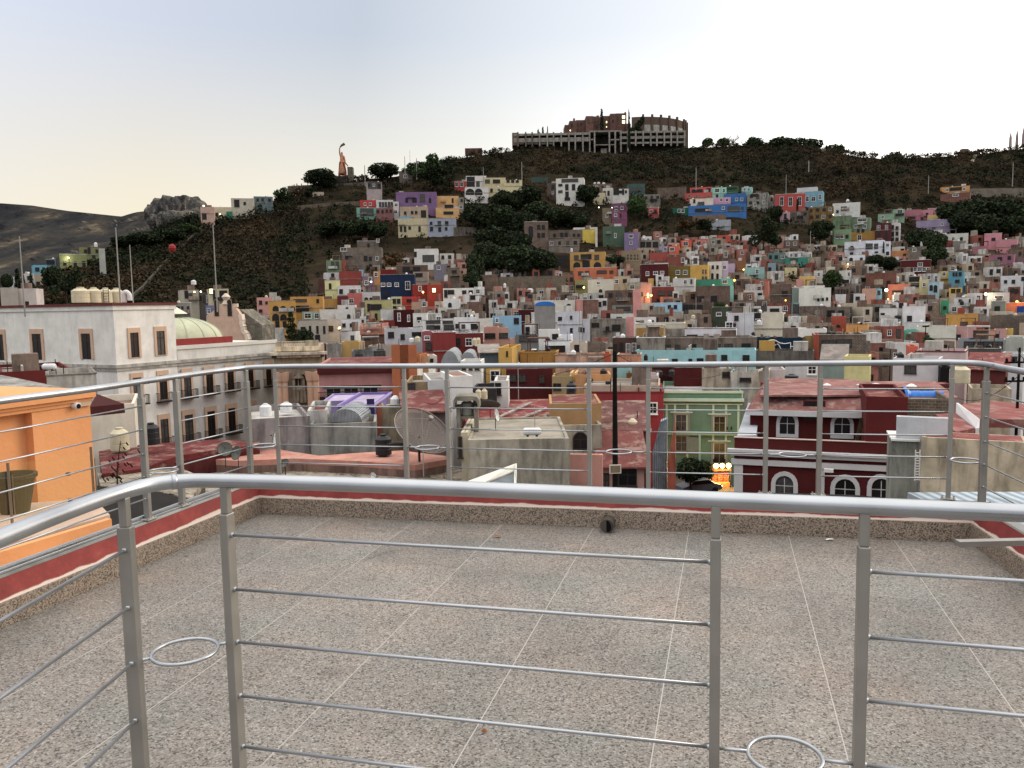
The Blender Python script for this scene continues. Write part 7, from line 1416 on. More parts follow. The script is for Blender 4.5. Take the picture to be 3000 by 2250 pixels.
TL = [('g', 1528, 1702, 850, 1018, 66, 'c', 'big cream cylinder tank behind the right railing corner'), ('e', 1842, 1985, 1090, 1168, 80, 'b', 'squat black tank on the pale pink rooftop house'), ('e', 585, 650, 1040, 1118, 98, 'b', 'black tank with a teal lid against the dark maroon wall'), ('e', 440, 520, 1048, 1115, 98.5, 'b', 'low black tank left of the teal lidded one'),
      ('r', 738, 915, 812, 1036, 51, 'b', 'black water tank with white label on the pink roof'), ('s', 1142, 1250, 245, 410, 72, 'b', 'tall black tank standing on the dark red roof in the middle'), ('p', 1203, 1398, 742, 990, 50.5, 'c', 'cream water tank against the plain cream wall by the orange house'),
      ('c', 1783, 1830, 700, 782, 128, 'c', 'left of a pair of cream tanks above grey rooftops'), ('c', 1826, 1872, 698, 780, 129, 'c', 'right of a pair of cream tanks above grey rooftops'), ('c', 1165, 1222, 682, 740, 132, 'c', 'cream tank under a dark canopy before the pale house'), ('c', 1100, 1158, 700, 745, 132, 'w', 'whitish tank left of the canopy tank'),
      ('e', 830, 872, 450, 492, 150, 'c', 'cream tank among tan rooftops'), ('e', 1535, 1590, 505, 560, 140, 'w', 'white round tank by the cream plaster house'), ('e', 318, 362, 875, 945, 114, 'b', 'dark tank at the foot of the aqua wall'), ('e', 1480, 1520, 635, 690, 139, 'b', 'black tank at the corner of the tall white block'),
      ('d', 225, 262, 760, 800, 130, 'b', 'dark tank on dark roofs left of the mustard house'), ('d', 1395, 1430, 1145, 1200, 93, 'b', 'black tank beside the orange house doorway'), ('q', 1150, 1275, 485, 625, 57, 'w', 'left grey white tank on the lilac grey block'), ('q', 1370, 1498, 470, 580, 59, 'w', 'right grey white tank on the lilac grey block'),
      ('r', 1820, 1882, 330, 430, 66, 'c', 'left yellowish tank under the shelter'), ('r', 1884, 1948, 325, 438, 66.5, 'c', 'right yellowish tank under the shelter'), ('w', 730, 840, 385, 425, 60, 'b', 'small dark tank on the edge of the pink red roof'),
      ('F', 675, 700, 395, 425, None, 'w', 'white tank on the white house at right'), ('F', 1100, 1130, 1060, 1108, None, 'w', 'white cylinder tank above the salmon red house'), ('F', 1092, 1130, 1268, 1305, None, 'b', 'black tank on the white terrace house'), ('F', 1658, 1690, 1268, 1310, None, 'b', 'black tank among white houses at lower right'), ('F', 720, 748, 1205, 1245, None, 'b', 'black tank between two small white houses'),
      ('F', 1095, 1150, 1395, 1430, None, 'b', 'dark tank beside the tall narrow white block'), ('E', 505, 525, 818, 850, None, 'w', 'white tank on the mustard arched house'), ('E', 130, 185, 1165, 1200, None, 'w', 'left white tank cluster in the brown quarter'), ('E', 135, 180, 1205, 1250, None, 'b', 'black tank under the white ones in the brown quarter'),
      ('E', 705, 725, 248, 262, None, 'w', 'leftmost white tank on the brick upper house'), ('E', 735, 760, 246, 262, None, 'w', 'middle white tank on the brick upper house'), ('E', 780, 805, 250, 264, None, 'w', 'right white tank on the brick upper house'), ('C', 305, 325, 742, 762, None, 'w', 'white tank on the grey brown ruin'), ('C', 338, 352, 850, 875, None, 'w', 'white tank at the right of the ruin'), ('C', 560, 585, 968, 1000, None, 'w', 'white tank left below the white cube house'),
      ('C', 675, 690, 975, 1010, None, 'w', 'white tank on the brown terrace house'), ('C', 1400, 1425, 1120, 1160, None, 'w', 'white tank at the left in the brown quarter'), ('C', 1320, 1340, 1158, 1185, None, 'w', 'pale tank above small brown houses'), ('C', 848, 868, 1330, 1368, None, 'b', 'black tank by the arched white house'), ('A', 815, 842, 620, 660, None, 'w', 'white tank on the olive terraced building'), ('A', 1652, 1695, 945, 985, 228, 'w', 'white twin tank on the beige villa roof'),
      ('E', 1520, 1545, 430, 450, None, 'b', 'tiny dark tank at the green house')]
for t in TL:
    f, x0, x1, y0, y1, D, k, l = t; D = D or Dt(px(f, 0, y1)[1])*.985; tank(f, x0, x1, y0, y1, D, k, l)
m = MB(); 
def htank(f, x0, x1, yc, hpx, D, label):
    a = at(*px(f, x0, yc), D); b = at(*px(f, x1, yc), D); r = hpx*D/F/3.687/2; d = (b-a); rt = empty('gas_tank', (a+b)/2-Vector((0, 0, r*1.25)), label=label, cat='gas tank'); o = Vector((0, 0, r*1.25)); m = MB(); L_ = d.length/2
    m.tube([Vector((-L_, 0, 0))+o, Vector((-L_+.02, 0, 0))+o], r*.5, 16, taper=r*.8); m.tube([Vector((-L_+.02, 0, 0))+o, Vector((-L_+r*.5, 0, 0))+o], r*.8, 16, taper=r); m.tube([Vector((-L_+r*.5, 0, 0))+o, Vector((L_-r*.5, 0, 0))+o], r, 16); m.tube([Vector((L_-r*.5, 0, 0))+o, Vector((L_, 0, 0))+o], r, 16, taper=r*.55); m.build('body', WHT, rt, smooth=False)
    for x in (-L_*.5, L_*.5): MB().box(x-.06, x+.06, -r*.7, r*.7, 0, r*.45).build('foot', DARKM, rt)
htank('s', 672, 868, 790, 85, 44, 'white horizontal gas tank on the stained beige building'); htank('a', 462, 605, 1012, 70, 60, 'white horizontal tank on the dark red roof before the white building')
# satellite dishes
def dish(f, x, y, rpx, D, label, mat, el=35, az=-20, pole=1.0, mesh=False):
    c = at(*px(f, x, y), D); R = rpx*D/F/FR[f][2]; rt = empty('satellite_dish', (c.x, c.y, c.z-pole), label=label, cat='satellite dish'); m = MB(); n = 28; k = 7; vs = [(0, 0, 0)]; fs = []
    for j in range(1, k+1):
        rr = R*j/k
        for i in range(n): a = 2*PI*i/n; vs.append((rr*math.cos(a), rr*math.sin(a), rr*rr/R*.32))
    for i in range(n): fs.append((0, 1+i, 1+(i+1) % n))
    for j in range(k-1):
        for i in range(n): a = 1+j*n+i; b = 1+j*n+(i+1) % n; fs.append((a, a+n, b+n, b))
    m.add(vs, fs); rot = Matrix.Rotation(math.radians(az), 4, 'Z') @ Matrix.Rotation(math.radians(90-el), 4, 'X')
    o = m.build('reflector', mat, rt, smooth=True); o.matrix_local = Matrix.Translation((0, 0, pole)) @ rot; sd = o.modifiers.new('s', 'SOLIDIFY'); sd.thickness = .02
    q = MB(); q.tube([Vector((R*math.cos(t), R*math.sin(t), R*.32)) for t in [2*PI*i/28 for i in range(28)]], .025 if mesh else .012, 6, closed=True)
    if mesh:
        for i in range(14): a = 2*PI*i/14; q.tube([Vector((R*j/6*math.cos(a), R*j/6*math.sin(a), (R*j/6)**2/R*.32-.02)) for j in range(7)], .014, 5)
    for i in range(3): a = 2*PI*i/3; q.tube([Vector((R*.8*math.cos(a), R*.8*math.sin(a), R*.2)), Vector((0, 0, R*.85))], .014 if mesh else .008, 5)
    q.lathe([(.06*R, R*.8), (.08*R, R*.95)], n=10); o2_ = q.build('feed_and_rim', simple('dish_rim', '8f8780', .5, .3) if mesh else DARKM, rt); o2_.matrix_local = Matrix.Translation((0, 0, pole)) @ rot
    p = MB(); p.tube([Vector((0, 0, -.1)), Vector((0, 0, pole))], .05*max(.5, R*.8), 8); p.build('pole', DARKM, rt)
mm, nt, bb = nmat('dish_mesh'); bb.inputs['Base Color'].default_value = lin('6e645e'); bb.inputs['Alpha'].default_value = .55; bb.inputs['Roughness'].default_value = .5; bb.inputs['Metallic'].default_value = .4
DW = simple('white_dish', 'c9cac6', .5); DG = simple('grey_dish', '5a5c54', .6)
dish('r', 1205, 845, 335, 49, 'very large grey mesh satellite dish on the pink roof', mm, el=48, az=48, pole=3.2, mesh=True)
dish('q', 770, 985, 78, 49, 'dark grey satellite dish, left of a pair', DG, 25, 20); dish('q', 910, 1025, 78, 48, 'brownish grey satellite dish, right of a pair', DG, 20, -35); dish('q', 1350, 845, 95, 52, 'white satellite dish at the railing corner', DW, 15, -60, 1.4)
dish('r', 702, 1290, 62, 34, 'white dish edge rising just above the handrail', DW, 12, 65); dish('r', 2032, 615, 72, 50, 'white narrow dish turned sideways on the beige building', DW, 10, 72); dish('r', 1975, 520, 110, 62, 'black dish with white rim seen from below', DG, 60, 160)
dish('q', 1420, 1140, 55, 37, 'tilted grey dish on the rough mortar roof', DG, 40, -30); dish('F', 1195, 1250, 24, 200, 'dark dish on a white house in the lower right', DG, 20, 0); dish('E', 1140, 720, 14, 340, 'white dish above the lilac house porch', DW, 20, 0)
# masts and poles
def pole(f, x0, yt, yb, D, r, label, mat=None, x1=None, lampw=0, name='mast', cross=0):
    a = at(*px(f, x1 if x1 else x0, yb), D); b = at(*px(f, x0, yt), D); m = MB(); m.tube([Vector((0, 0, -1.5)), Vector((0, 0, b.z-a.z))], r, 8, taper=r*.65); h = b.z-a.z
    for k in range(cross): m.box(-.9, .9, -.06, .06, h-1.0-k*1.2, h-.88-k*1.2); [m.lathe([(.07, 0), (.09, .12), (.05, .22)], (x, 0, h-.88-k*1.2), 8) for x in (-.8, -.35, .35, .8)]
    if lampw: m.box(-lampw, lampw, -.1, .1, h-.25, h)
    tag(m.build(name, mat or simple('galvanised', '8f8c86', .6), loc=a), label, name.replace('_', ' '))
PL = [('A', 210, 565, 1150, 95, .09, 'thin pale mast at the far left behind the roofline'), ('A', 1040, 490, 1140, 96, .1, 'thin mast beside the rightmost cream tank'), ('A', 1152, 640, 1150, 110, .08, 'shorter thin mast right of the cream tanks'), ('A', 1875, 470, 1150, 150, .13, 'tall pale mast against the dark slope'),
      ('S', 1160, 465, 760, 425, .25, 'lamp mast between the statue and the round tree'), ('S', 1808, 320, 600, 420, .2, 'thin mast right of the round dark tree'), ('S', 1890, 220, 500, 440, .1, 'very faint thin mast by the airy ridge tree'), ('S', 2000, 350, 650, 415, .2, 'pole in front of the airy ridge tree'),
      ('C', 1560, 70, 200, 400, .2, 'pole with a white box behind the cream villa'), ('C', 1228, 115, 215, 405, .14, 'thin pole behind the white arched house'), ('E', 1590, 120, 290, 400, .2, 'tall utility pole above the coral red house'), ('F', 155, 180, 345, 395, .15, 'thin pole behind the tall red house'), ('F', 365, 670, 830, 330, .16, 'pole in the dark slope left of the green house'),
      ('F', 1385, 190, 320, 410, .2, 'pole above the orange loggia house'), ('F', 2112, 80, 260, 420, .22, 'pole on the high right slope'), ('F', 352, 60, 135, 440, .3, 'short white pole in the upper scrub'), ('C', 650, 60, 200, 410, .12, 'slim pole in the ridge tree'),
      ('d', 1290, 395, 1250, 90, .05, 'thin black antenna rising through the centre rooftops'), ('d', 625, 820, 1440, 80, .05, 'thin antenna before the dark maroon house'), ('d', 1315, 330, 700, 175, .08, 'thin pole by the salmon strip house'), ('E', 1588, 1240, 1600, 170, .08, 'thin pole above the cream ochre banded house'), ('c', 2012, 200, 420, 230, .12, 'thin pole among the brown houses'), ('e', 1405, 380, 690, 138, .06, 'thin cable pole on the tall white block'),
      ('s', 800, 480, 720, 50, .03, 'thin white antenna mast on the dark red roof'), ('r', 1250, 560, 1000, 47, .03, 'thin black rod by the mesh dish'), ('p', 560, 830, 1060, 59, .05, 'left leg of the dark tank frame on the red roof')]
for t in PL: pole(*t)
BK = simple('old_dark_wood', '1c1916', .9, 0, 1, .4, 4)
pole('d', 1655, 840, 2050, 41, .155, 'thick black wooden utility pole in the middle of the view', BK, x1=1668, name='utility_pole')
pole('g', 2148, 690, 1750, 52, .11, 'dark utility pole with insulators behind the right railing corner', BK, x1=2128, name='utility_pole', cross=2)
pole('g', 1298, 485, 640, 128, .1, 'black lamp post on the white stepped house', BK, lampw=.5, name='lamp_post'); pole('g', 970, 700, 900, 100, .07, 'thin dark pole left of the pink building', BK)
# sign on the pole
p = at(*px('s', 1668, 1195), 40.5); rt = empty('sign_board', p, .1, label='small square tan sign board on the thick black pole', cat='sign'); s = 40.5/F/3.687; MB().box(-66*s, 66*s, -.03, 0, -50*s, 50*s).build('frame', plaster('c9bfae', 'c'), rt); MB().box(-54*s, 54*s, -.045, -.031, -38*s, 38*s).build('panel', plaster('8a7458', 's'), rt)
# mural fish on the dark blue wall (plain line drawing)
if 'mural' in DECOR:
    b = DECOR['mural']; m = MB()
    def crv(P):
        Q = [Vector((b.loc(*px('e', x, y))[0], -.04, b.loc(*px('e', x, y))[1])) for x, y in P]; m.tube(smooth_path(Q, 5), .07, 5)
    crv([(1640, 750), (1670, 728), (1720, 722), (1760, 740), (1790, 755), (1850, 762), (1903, 752)]); crv([(1903, 752), (1903, 800), (1903, 858)]); crv([(1903, 858), (1840, 840), (1800, 820), (1775, 775), (1755, 765)]); crv([(1905, 795), (1950, 795), (1985, 815), (2010, 845)]); crv([(1735, 820), (1725, 800), (1735, 780), (1750, 770)])
    m.build('mural_drawing', WHITE, b.e); q = b.loc(*px('e', 1645, 800)); MB().box(q[0]-1.1, q[0]+1.1, -.5, -.005, q[1]-1.0, q[1]+1.0).build('ochre_box', plaster('c0962c', 'p'), b.e)
# tarpaulin and vault roofs
def vault(f, x0, x1, yt, yb, D, L_, h, label, mat, nm='vault_roof'):
    a = at(*px(f, x0, yb), D); b = at(*px(f, x1, yb), D); w = (b-a).length; H = (yb-yt)*D/F/FR[f][2]; m = MB(); n = 10; vs = []
    for y in (0, L_):
        for i in range(n+1): t = PI*i/n; vs.append((w/2*(1-math.cos(t)), y, H*math.sin(t)))
    m.add(vs, [(i, i+1, n+2+i, n+1+i) for i in range(n)]+[tuple(range(n+1))[::-1], tuple(range(n+1, 2*n+2))]); o = fixn(m.build(nm, mat, loc=a)); o.rotation_euler = (0, 0, math.atan2(b.y-a.y, b.x-a.x)); tag(o, label, 'roof'); m = MB(); m.box(0, w, .1, L_-.1, -9, -.003); m.build('base_wall', plaster('8d8c88', 'p'), o)
GS = simple('grey_sheet', '8f9396', .6, .1, 1, .35, .8)
vault('c', 1430, 1660, 840, 1110, 98, 9, 1, 'grey barrel roof shed in the middle rooftops', GS); vault('c', 1640, 1830, 855, 985, 104, 8, 1, 'smaller bluish barrel roof right of the grey one', GS)
vault('r', 235, 590, 548, 690, 56, 4.5, 1, 'curved grey corrugated roof sheet in front of the purple house', corrugated('grey_corrugated', 'a8acb0', sc=3.2), 'curved_roof')
vault('d', 800, 1020, 308, 350, 165, 4, 1, 'rumpled blue tarpaulin shelter over the dark red wall', simple('blue_tarp', '1f6cc0', .4, 0, 1, .25, 2), 'tarpaulin_shelter')
# gable shed, car, street stall
def stall():
    D = 80; p = at(*px('t', 975, 1440), D); s = D/F/3.687; rt = empty('street_stall', (p.x, p.y, p.z), label='orange lit street stall glowing at the corner of the red arched building', cat='stall'); m = MB(); m.box(-105*s, 90*s, 0, 2, -3, 95*s); m.build('counter', plaster('b8742a', 'p'), rt); m = MB(); m.box(-105*s, 95*s, -.2, 2.2, 240*s, 250*s); m.build('canopy', plaster('6a3418', 'p'), rt)
    MB().box(-95*s, 80*s, 1.9, 2.05, 96*s, 239*s).build('back_panel', plaster('c8742c', 'p'), rt)
    for x in (-60, 0, 60): MB().box(x*s-.3, x*s+.3, .6, 1.2, 96*s, 96*s+.9).build('goods', plaster('9a4a20', 'b'), rt)
    for x in (-72, -5, 65):
        m = MB(); m.lathe([(.05, -.2), (.24, 0), (.2, .18), (.05, .28)], (x*s, -.3, 290*s), 12); m.build('lamp', emit('warm_bulb', 'ffc860', 30), rt)
        l = bpy.data.lights.new('stall_light', 'POINT'); l.energy = 420; l.color = (1, .55, .18); l.shadow_soft_size = .3; o = bpy.data.objects.new('stall_light', l); C.objects.link(o); o.location = p+Vector((x*s, -.9, 270*s))
    for x in (-110, 95): m = MB(); m.tube([Vector((x*s, 0, -2)), Vector((x*s, 0, 300*s))], .07, 6); m.build('support', DARKM, rt)
stall()
p = at(*px('t', 760, 1330), 81); m = MB()
rt = empty('parked_car', (p.x-1, p.y-3, p.z-.4), .25, label='silver grey car half hidden under the plaza trees', cat='car'); prof = [(-2.1, .3), (-2.1, .75), (-1.4, .95), (-.8, 1.4), (.7, 1.42), (1.3, .98), (2.05, .8), (2.1, .3)]
m.prism(prof, -.85, .85); o = fixn(m.build('body', simple('car_paint', '6f757c', .3, .3), rt)); bv = o.modifiers.new('b', 'BEVEL'); bv.width = .08; bv.segments = 3
for x in (-1.3, 1.3):
    for y in (-.86, .66): w = MB(); w.tube([Vector((x, y, .3)), Vector((x, y+.2, .3))], .32, 16); w.build('wheel', BLACKT, rt)
m = MB(); m.prism([(-1.2, .98), (-.75, 1.34), (.65, 1.36), (1.1, 1.0)], -.87, .87); fixn(m.build('window', GLASS, rt))
m = MB(); m.lathe([(.1, -.05), (.12, .05)], (2.1, -.6, .62), 8); m.build('headlight', emit('headlight', 'fff0c0', 8), rt)
MB().box(-3, 4, -1, 8, -6, -.02).build('pavement', simple('pavement', '4a4642', .9), None, loc=rt.location); bpy.data.objects['pavement']['kind'] = 'structure'
# corrugated side shed beside the green building
b = Block(px('t', 225, 0)[0], px('t', 385, 0)[0], px('t', 0, 655)[1], 1500, 60, -12, 9, zb=-19.5); b.root('shed', label='bluish grey corrugated gable wall left of the green building', cat='shed'); m = MB(); m.prism([(0, 0), (b.w, 0), (b.w, b.H), (b.w*.55, b.H-.2), (0, b.H-2.6)], 0, 1.2); fixn(m.build('wall', corrugated('blue_grey_corrugated', '9aa8b2', sc=2.2), b.e))
b = Block(px('t', 392, 0)[0], px('t', 476, 0)[0], px('t', 0, 700)[1], 1500, 59, -12, 4, zb=-19.5); b.root('house', label='narrow orange red wall strip left of the green building', cat='house'); m = MB(); m.prism([(0, 0), (b.w, 0), (b.w, b.H), (b.w*.5, b.H-1.2), (0, b.H-3)], 0, 1); fixn(m.build('wall', plaster('b0573c', 's'), b.e))
# right foreground: ladder, white ramp wall, leaning board
z0 = -5.6
p = at(*px('w', 1065, 1000), 40); s = 40/F/3.687; m = MB()
for x in (-24, 24): m.tube([Vector((x*s, 0, -330*s)), Vector((x*s, 0, 10*s))], .035, 6)
for k in range(11): m.tube([Vector((-24*s, 0, (-20-30*k)*s)), Vector((24*s, 0, (-20-30*k)*s))], .025, 6)
tag(m.build('ladder', plaster('c9c4ba', 'c'), loc=p), 'pale metal ladder on the corner of the damp cream wall', 'ladder')
b = Block(px('w', 790, 0)[0], px('w', 1075, 0)[0], px('w', 0, 895)[1], 1500, 43, -20, 4, zb=-19.5); b.root('wall', label='grey green stained wall beside the red arched building', cat='wall'); MB().box(0, b.w, 0, 3, 0, b.H).build('wall_body', plaster('9a9a8c', 's'), b.e); MB().box(-.05, b.w+.05, -.08, 3.02, b.H+.002, b.H+.1).build('coping', plaster('c9c9c4', 'c'), b.e)
def wedge(pts, D0, D1, mat, label, nm, cat, th=.5):
    m = MB(); P = []
    for (f, x, y, D) in pts: P.append(at(*px(f, x, y), D))
    c = P[0]; n = len(P); vs = [tuple(p-c) for p in P]+[tuple(p-c-Vector((0, -.05, th))) for p in P]; m.add(vs, [tuple(range(n)), tuple(range(n, 2*n))[::-1]]+[(i, i+n, (i+1) % n+n, (i+1) % n) for i in range(n)]); o = fixn(m.build(nm, mat, loc=c)); return tag(o, label, cat)
wedge([('w', 1480, 478, 52), ('w', 1500, 480, 52.5), ('w', 1735, 655, 46), ('w', 1730, 750, 45.5), ('w', 1690, 755, 45.5), ('w', 1480, 590, 51)], 0, 0, plaster('d0cccb', 'c'), 'white slanting parapet strip across the red roofs at right', 'parapet', 'parapet', 1.2)
wedge([('w', 1500, 500, 53), ('w', 1880, 455, 56), ('w', 2240, 500, 54), ('w', 2260, 660, 46.5), ('w', 1740, 655, 46.4)], 0, 0, plaster('98504a', 'r'), 'sloping dusty red roof plane behind the white slanting strip', 'roof_plane', 'roof')
wedge([('w', 1255, 600, 49), ('w', 1470, 590, 51), ('w', 1680, 752, 45.4), ('w', 1480, 795, 44)], 0, 0, plaster('8a4641', 'r'), 'triangular red roof plane left of the white slanting strip', 'roof_plane', 'roof')
wedge([('w', 375, 905, 56.4), ('w', 440, 640, 58), ('w', 500, 645, 58.2), ('w', 420, 905, 56.6)], 0, 0, plaster('5a4a34', 's'), 'brown board leaning on the red wall below the arched window', 'leaning_board', 'board', .15)
wedge([('p', 965, 525, 33), ('p', 1045, 382, 36), ('p', 1340, 490, 35)], 0, 0, plaster('4a1c1c', 'p'), 'small dark red triangular gable behind the orange house', 'gable', 'roof', .4)
wedge([('p', -100, 190, 47), ('p', 20, 180, 47), ('p', 830, 345, 42), ('p', 560, 420, 40), ('p', -100, 420, 40)], 0, 0, plaster('97938c', 's'), 'grey stained sloping rooftop slab at the left edge', 'roof_plane', 'roof', .6)
wedge([('s', 60, 1330, 41), ('s', 590, 1135, 44), ('s', 605, 1135, 44), ('s', 600, 1350, 41.5), ('s', 575, 1350, 41.5), ('s', 575, 1215, 43.5), ('s', 250, 1340, 41)], 0, 0, plaster('d2cec0', 'c'), 'white parapet gable edge just above the handrail', 'parapet', 'parapet', .12)
wedge([('s', 270, 1345, 41.2), ('s', 572, 1222, 43.6), ('s', 572, 1352, 41.6)], 0, 0, simple('dusty_glass', '5c6468', .3, 0, 1, .5, 2), 'grey dusty triangular glass pane under the white parapet gable', 'skylight', 'skylight', .08)
# dead plant
m = MB(); p = at(*px('p', 1275, 1360), 38); rg = random.Random(4); s = 38/F/3.687
m.tube([Vector((-30*s, 0, -2)), Vector((0, 0, 150*s)), Vector((30*s, 0, 330*s)), Vector((60*s, 0, 480*s))], .05, 6, taper=.015)
for k in range(26):
    z = rg.uniform(60, 470)*s; a = Vector((z*.12-.05, 0, z)); d = Vector((rg.uniform(-1, 1), rg.uniform(-1, 1), rg.uniform(-.9, .3)))*rg.uniform(.3, .8); m.tube([a, a+d*.5+Vector((0, 0, .04)), a+d], .012, 4, taper=.004)
    t = a+d; w = .075; m.add([t+Vector((-w, 0, 0)), t+Vector((0, w, -w*2)), t+Vector((w, 0, -w)), t+Vector((0, -w, w))], [(0, 1, 2, 3)])
tag(m.build('dead_plant', simple('dead_leaf', '4a3326', .95, 0, 1, .4, 5), loc=p), 'withered brown plant standing left of the railing post', 'plant')
tank('p', 1555, 1725, 690, 925, 50, 'b', 'wide sagging black tank between the left railing posts')
# cables
def cable(p, q, sag, label, r=.012):
    m = MB(); m.tube([p.lerp(q, t)-Vector((0, 0, sag*4*t*(1-t))) for t in [i/14 for i in range(15)]], r, 5); tag(m.build('cable', BK), label, 'cable')
cable(at(*px('w', 2140, 200), 52), at(*px('w', 1480, 420), 70), .8, 'thin black cable left from the right utility pole', .02); cable(at(*px('g', 2148, 700), 52), at(*px('g', 2350, 760), 40), .5, 'black cable right from the utility pole top', .02)
cable(at(*px('w', 0, 1490), 20), at(*px('w', 1850, 1560), 12), .15, 'black cable bundle lying along the outer parapet edge', .018); cable(at(*px('t', 200, 1395), 30), at(*px('t', 900, 1440), 16), .1, 'thin cable below the railing in the middle', .015)
cable(at(*px('d', 1655, 870), 41), at(*px('d', 3000, 1000), 70), 1.2, 'long cable from the thick black pole to the right', .015); cable(at(*px('d', 1655, 870), 41), at(*px('d', 100, 1010), 75), 1.2, 'long cable from the thick black pole to the left', .015)
cable(at(*px('F', 210, 1290), 200), at(*px('F', 450, 1400), 185), .5, 'pale diagonal cable before the white corner house', .05)
# street lamps
LMP = [('E', 620, 1157, 'ffe0a0', 1.0, 'yellow street lamp in the brown quarter'), ('E', 1922, 1095, 'ff9a3a', 1.8, 'orange street lamp by the turquoise corner'), ('E', 1202, 1225, 'ffae50', 1.8, 'amber lamp in the narrow bright alley'), ('F', 1022, 1180, 'ffe0b0', 3.0, 'very bright lamp on the brick red house'), ('F', 1038, 1258, 'ff9a50', .8, 'small lamp below the very bright one'),
       ('F', 1880, 1213, 'ffe8c0', 2.2, 'bright white lamp at the pale mauve grey house'), ('F', 2150, 1278, 'ffa040', 1.4, 'orange lamp near the right edge'), ('B', 2180, 1197, 'ffb060', 1.4, 'warm lamp on the dark red house'), ('B', 285, 452, 'fff0f4', 1.6, 'white lamp on the salmon end house of the ridge'), ('B', 428, 522, 'ffe8b0', .6, 'small lamp on the low cream ridge house'), ('B', 1732, 1108, 'ffe8c0', 1.0, 'white lamp by the navy blue house'),
       ('A', 590, 755, 'fff0c0', .8, 'lamp on the olive terraced building'), ('E', 750, 465, 'fff0e0', .6, 'lamp above the narrow mustard house'), ('E', 865, 467, 'ffd0d0', .5, 'lamp at the magenta house'), ('E', 2000, 1002, 'ffb050', 1.0, 'lamp left of the light teal house'), ('F', 565, 527, 'ffe8c0', .7, 'lamp at the foot of the right white house'), ('A', 1735, 1045, 'fff0d0', .8, 'lamp on the beige villa'), ('F', 690, 955, 'ffe0b0', .8, 'lamp by the white stepped house'), ('F', 152, 1268, 'ffa040', .6, 'small orange lamp by the dark brick house'), ('B', 1460, 1505, 'ffb060', 1.0, 'warm lamp at the pale house with shrubs')]
for f, x, y, col, k, l in LMP:
    u, v = px(f, x, y); D = Dt(v+14)*.972; p = at(u, v, D); rt = empty('street_lamp', p, label=l, cat='lamp'); m = MB(); r = .14+.12*k; m.lathe([(.05, -r), (r*.8, -r*.6), (r, 0), (r*.8, r*.6), (.05, r)], n=10); m.build('bulb', emit('lamp_glow_'+col, col, 6), rt, smooth=True); m = MB(); m.tube([Vector((0, .3, -5)), Vector((0, .25, .3)), Vector((0, 0, .45))], .06, 5); m.build('lamp_arm', DARKM, rt)
    if k < .8: continue
    L_ = bpy.data.lights.new('lamp_light', 'POINT'); L_.energy = 260*k; L_.color = lin(col)[:3]; L_.shadow_soft_size = .4; o = bpy.data.objects.new('lamp_light', L_); C.objects.link(o); o.location = p-Vector((0, .9, .2))

# dark red roof with pipes and a concrete water stand in the middle distance
roof_mass([(1462, 1172), (1612, 1168), (1612, 1246), (1372, 1250), (1345, 1195), (1400, 1185)], -7.2, plaster('7a2a28', 'r'), 'dark red flat roof strewn with pale pipes behind the stained beige building', '6e2c2a')
for a_, b_, l in (((1455, 1225), (1555, 1180), 'left'), ((1500, 1238), (1600, 1196), 'middle'), ((1560, 1245), (1605, 1218), 'right')):
    m = MB(); m.tube([onz(*a_, -7.0), onz(*b_, -7.0)], .11, 6); tag(m.build('roof_pole', plaster('b8a8a0', 's')), l+' pale pole lying on the dark red flat roof', 'pole')
p = at(*px('r', 1735, 760), 50); s = 50/F/3.687; rt = empty('water_stand', p, label='old concrete water stand with arched top and dark opening in the middle rooftops', cat='water stand'); cs = plaster('8f8878', 's')
for x in (-115, 75): MB().box(x*s, (x+42)*s, -.5, .6, -1.5, 260*s).build('leg', cs, rt)
m = MB(); P_ = [(-145*s, 240*s), (-140*s, 330*s), (-115*s, 368*s), (-60*s, 376*s), (60*s, 376*s), (112*s, 366*s), (138*s, 330*s), (140*s, 240*s), (120*s, 240*s), (116*s, 300*s), (90*s, 330*s), (0, 318*s), (-95*s, 330*s), (-120*s, 300*s), (-124*s, 240*s)]
m.prism(P_, -.9, 1.0); fixn(m.build('hood', cs, rt)); m = MB(); m.lathe([(62*s, 150*s), (66*s, 160*s), (66*s, 285*s), (30*s, 312*s)], (0, 0, 0), 14); m.build('tank', simple('grey_old_tank', '7c7c76', .8), rt); MB().box(-120*s, 118*s, -.4, .5, 120*s, 148*s).build('shelf', cs, rt)
def acunit(f, x, y, D, label):
    p = at(*px(f, x, y), D); rt = empty('air_conditioner', p, label=label, cat='air conditioner'); MB().box(-.42, .42, -.35, 0, 0, .62).build('case', WHT, rt); m = MB(); m.tube([Vector((-.08, -.351, .31)), Vector((-.08, -.365, .31))], .24, 18); m.build('fan', DARKM, rt)
acunit('s', 1858, 625, 82.5, 'white air conditioner under the grey framed crimson window'); acunit('c', 1212, 540, 185, 'air conditioner below the window of the white house')
# laundry and small wall on the right roofs
cable(at(*px('r', 1290, 480), 50), at(*px('r', 1480, 400), 60), .3, 'thin dark wire over the grey rooftops left of the centre pole', .02)
for i, (u, v, D, du) in enumerate([(900, 700, 330, 260), (1500, 800, 290, 300), (2050, 850, 265, 260), (2500, 880, 250, 320)]): cable(at(u, v, D), at(u+du, v+12, D-8), 2.0, ['thin cable across the slope above the navy blue house', 'thin cable over the brown quarter', 'thin cable above the turquoise corner house', 'thin cable over the brick red houses at right'][i], .035)
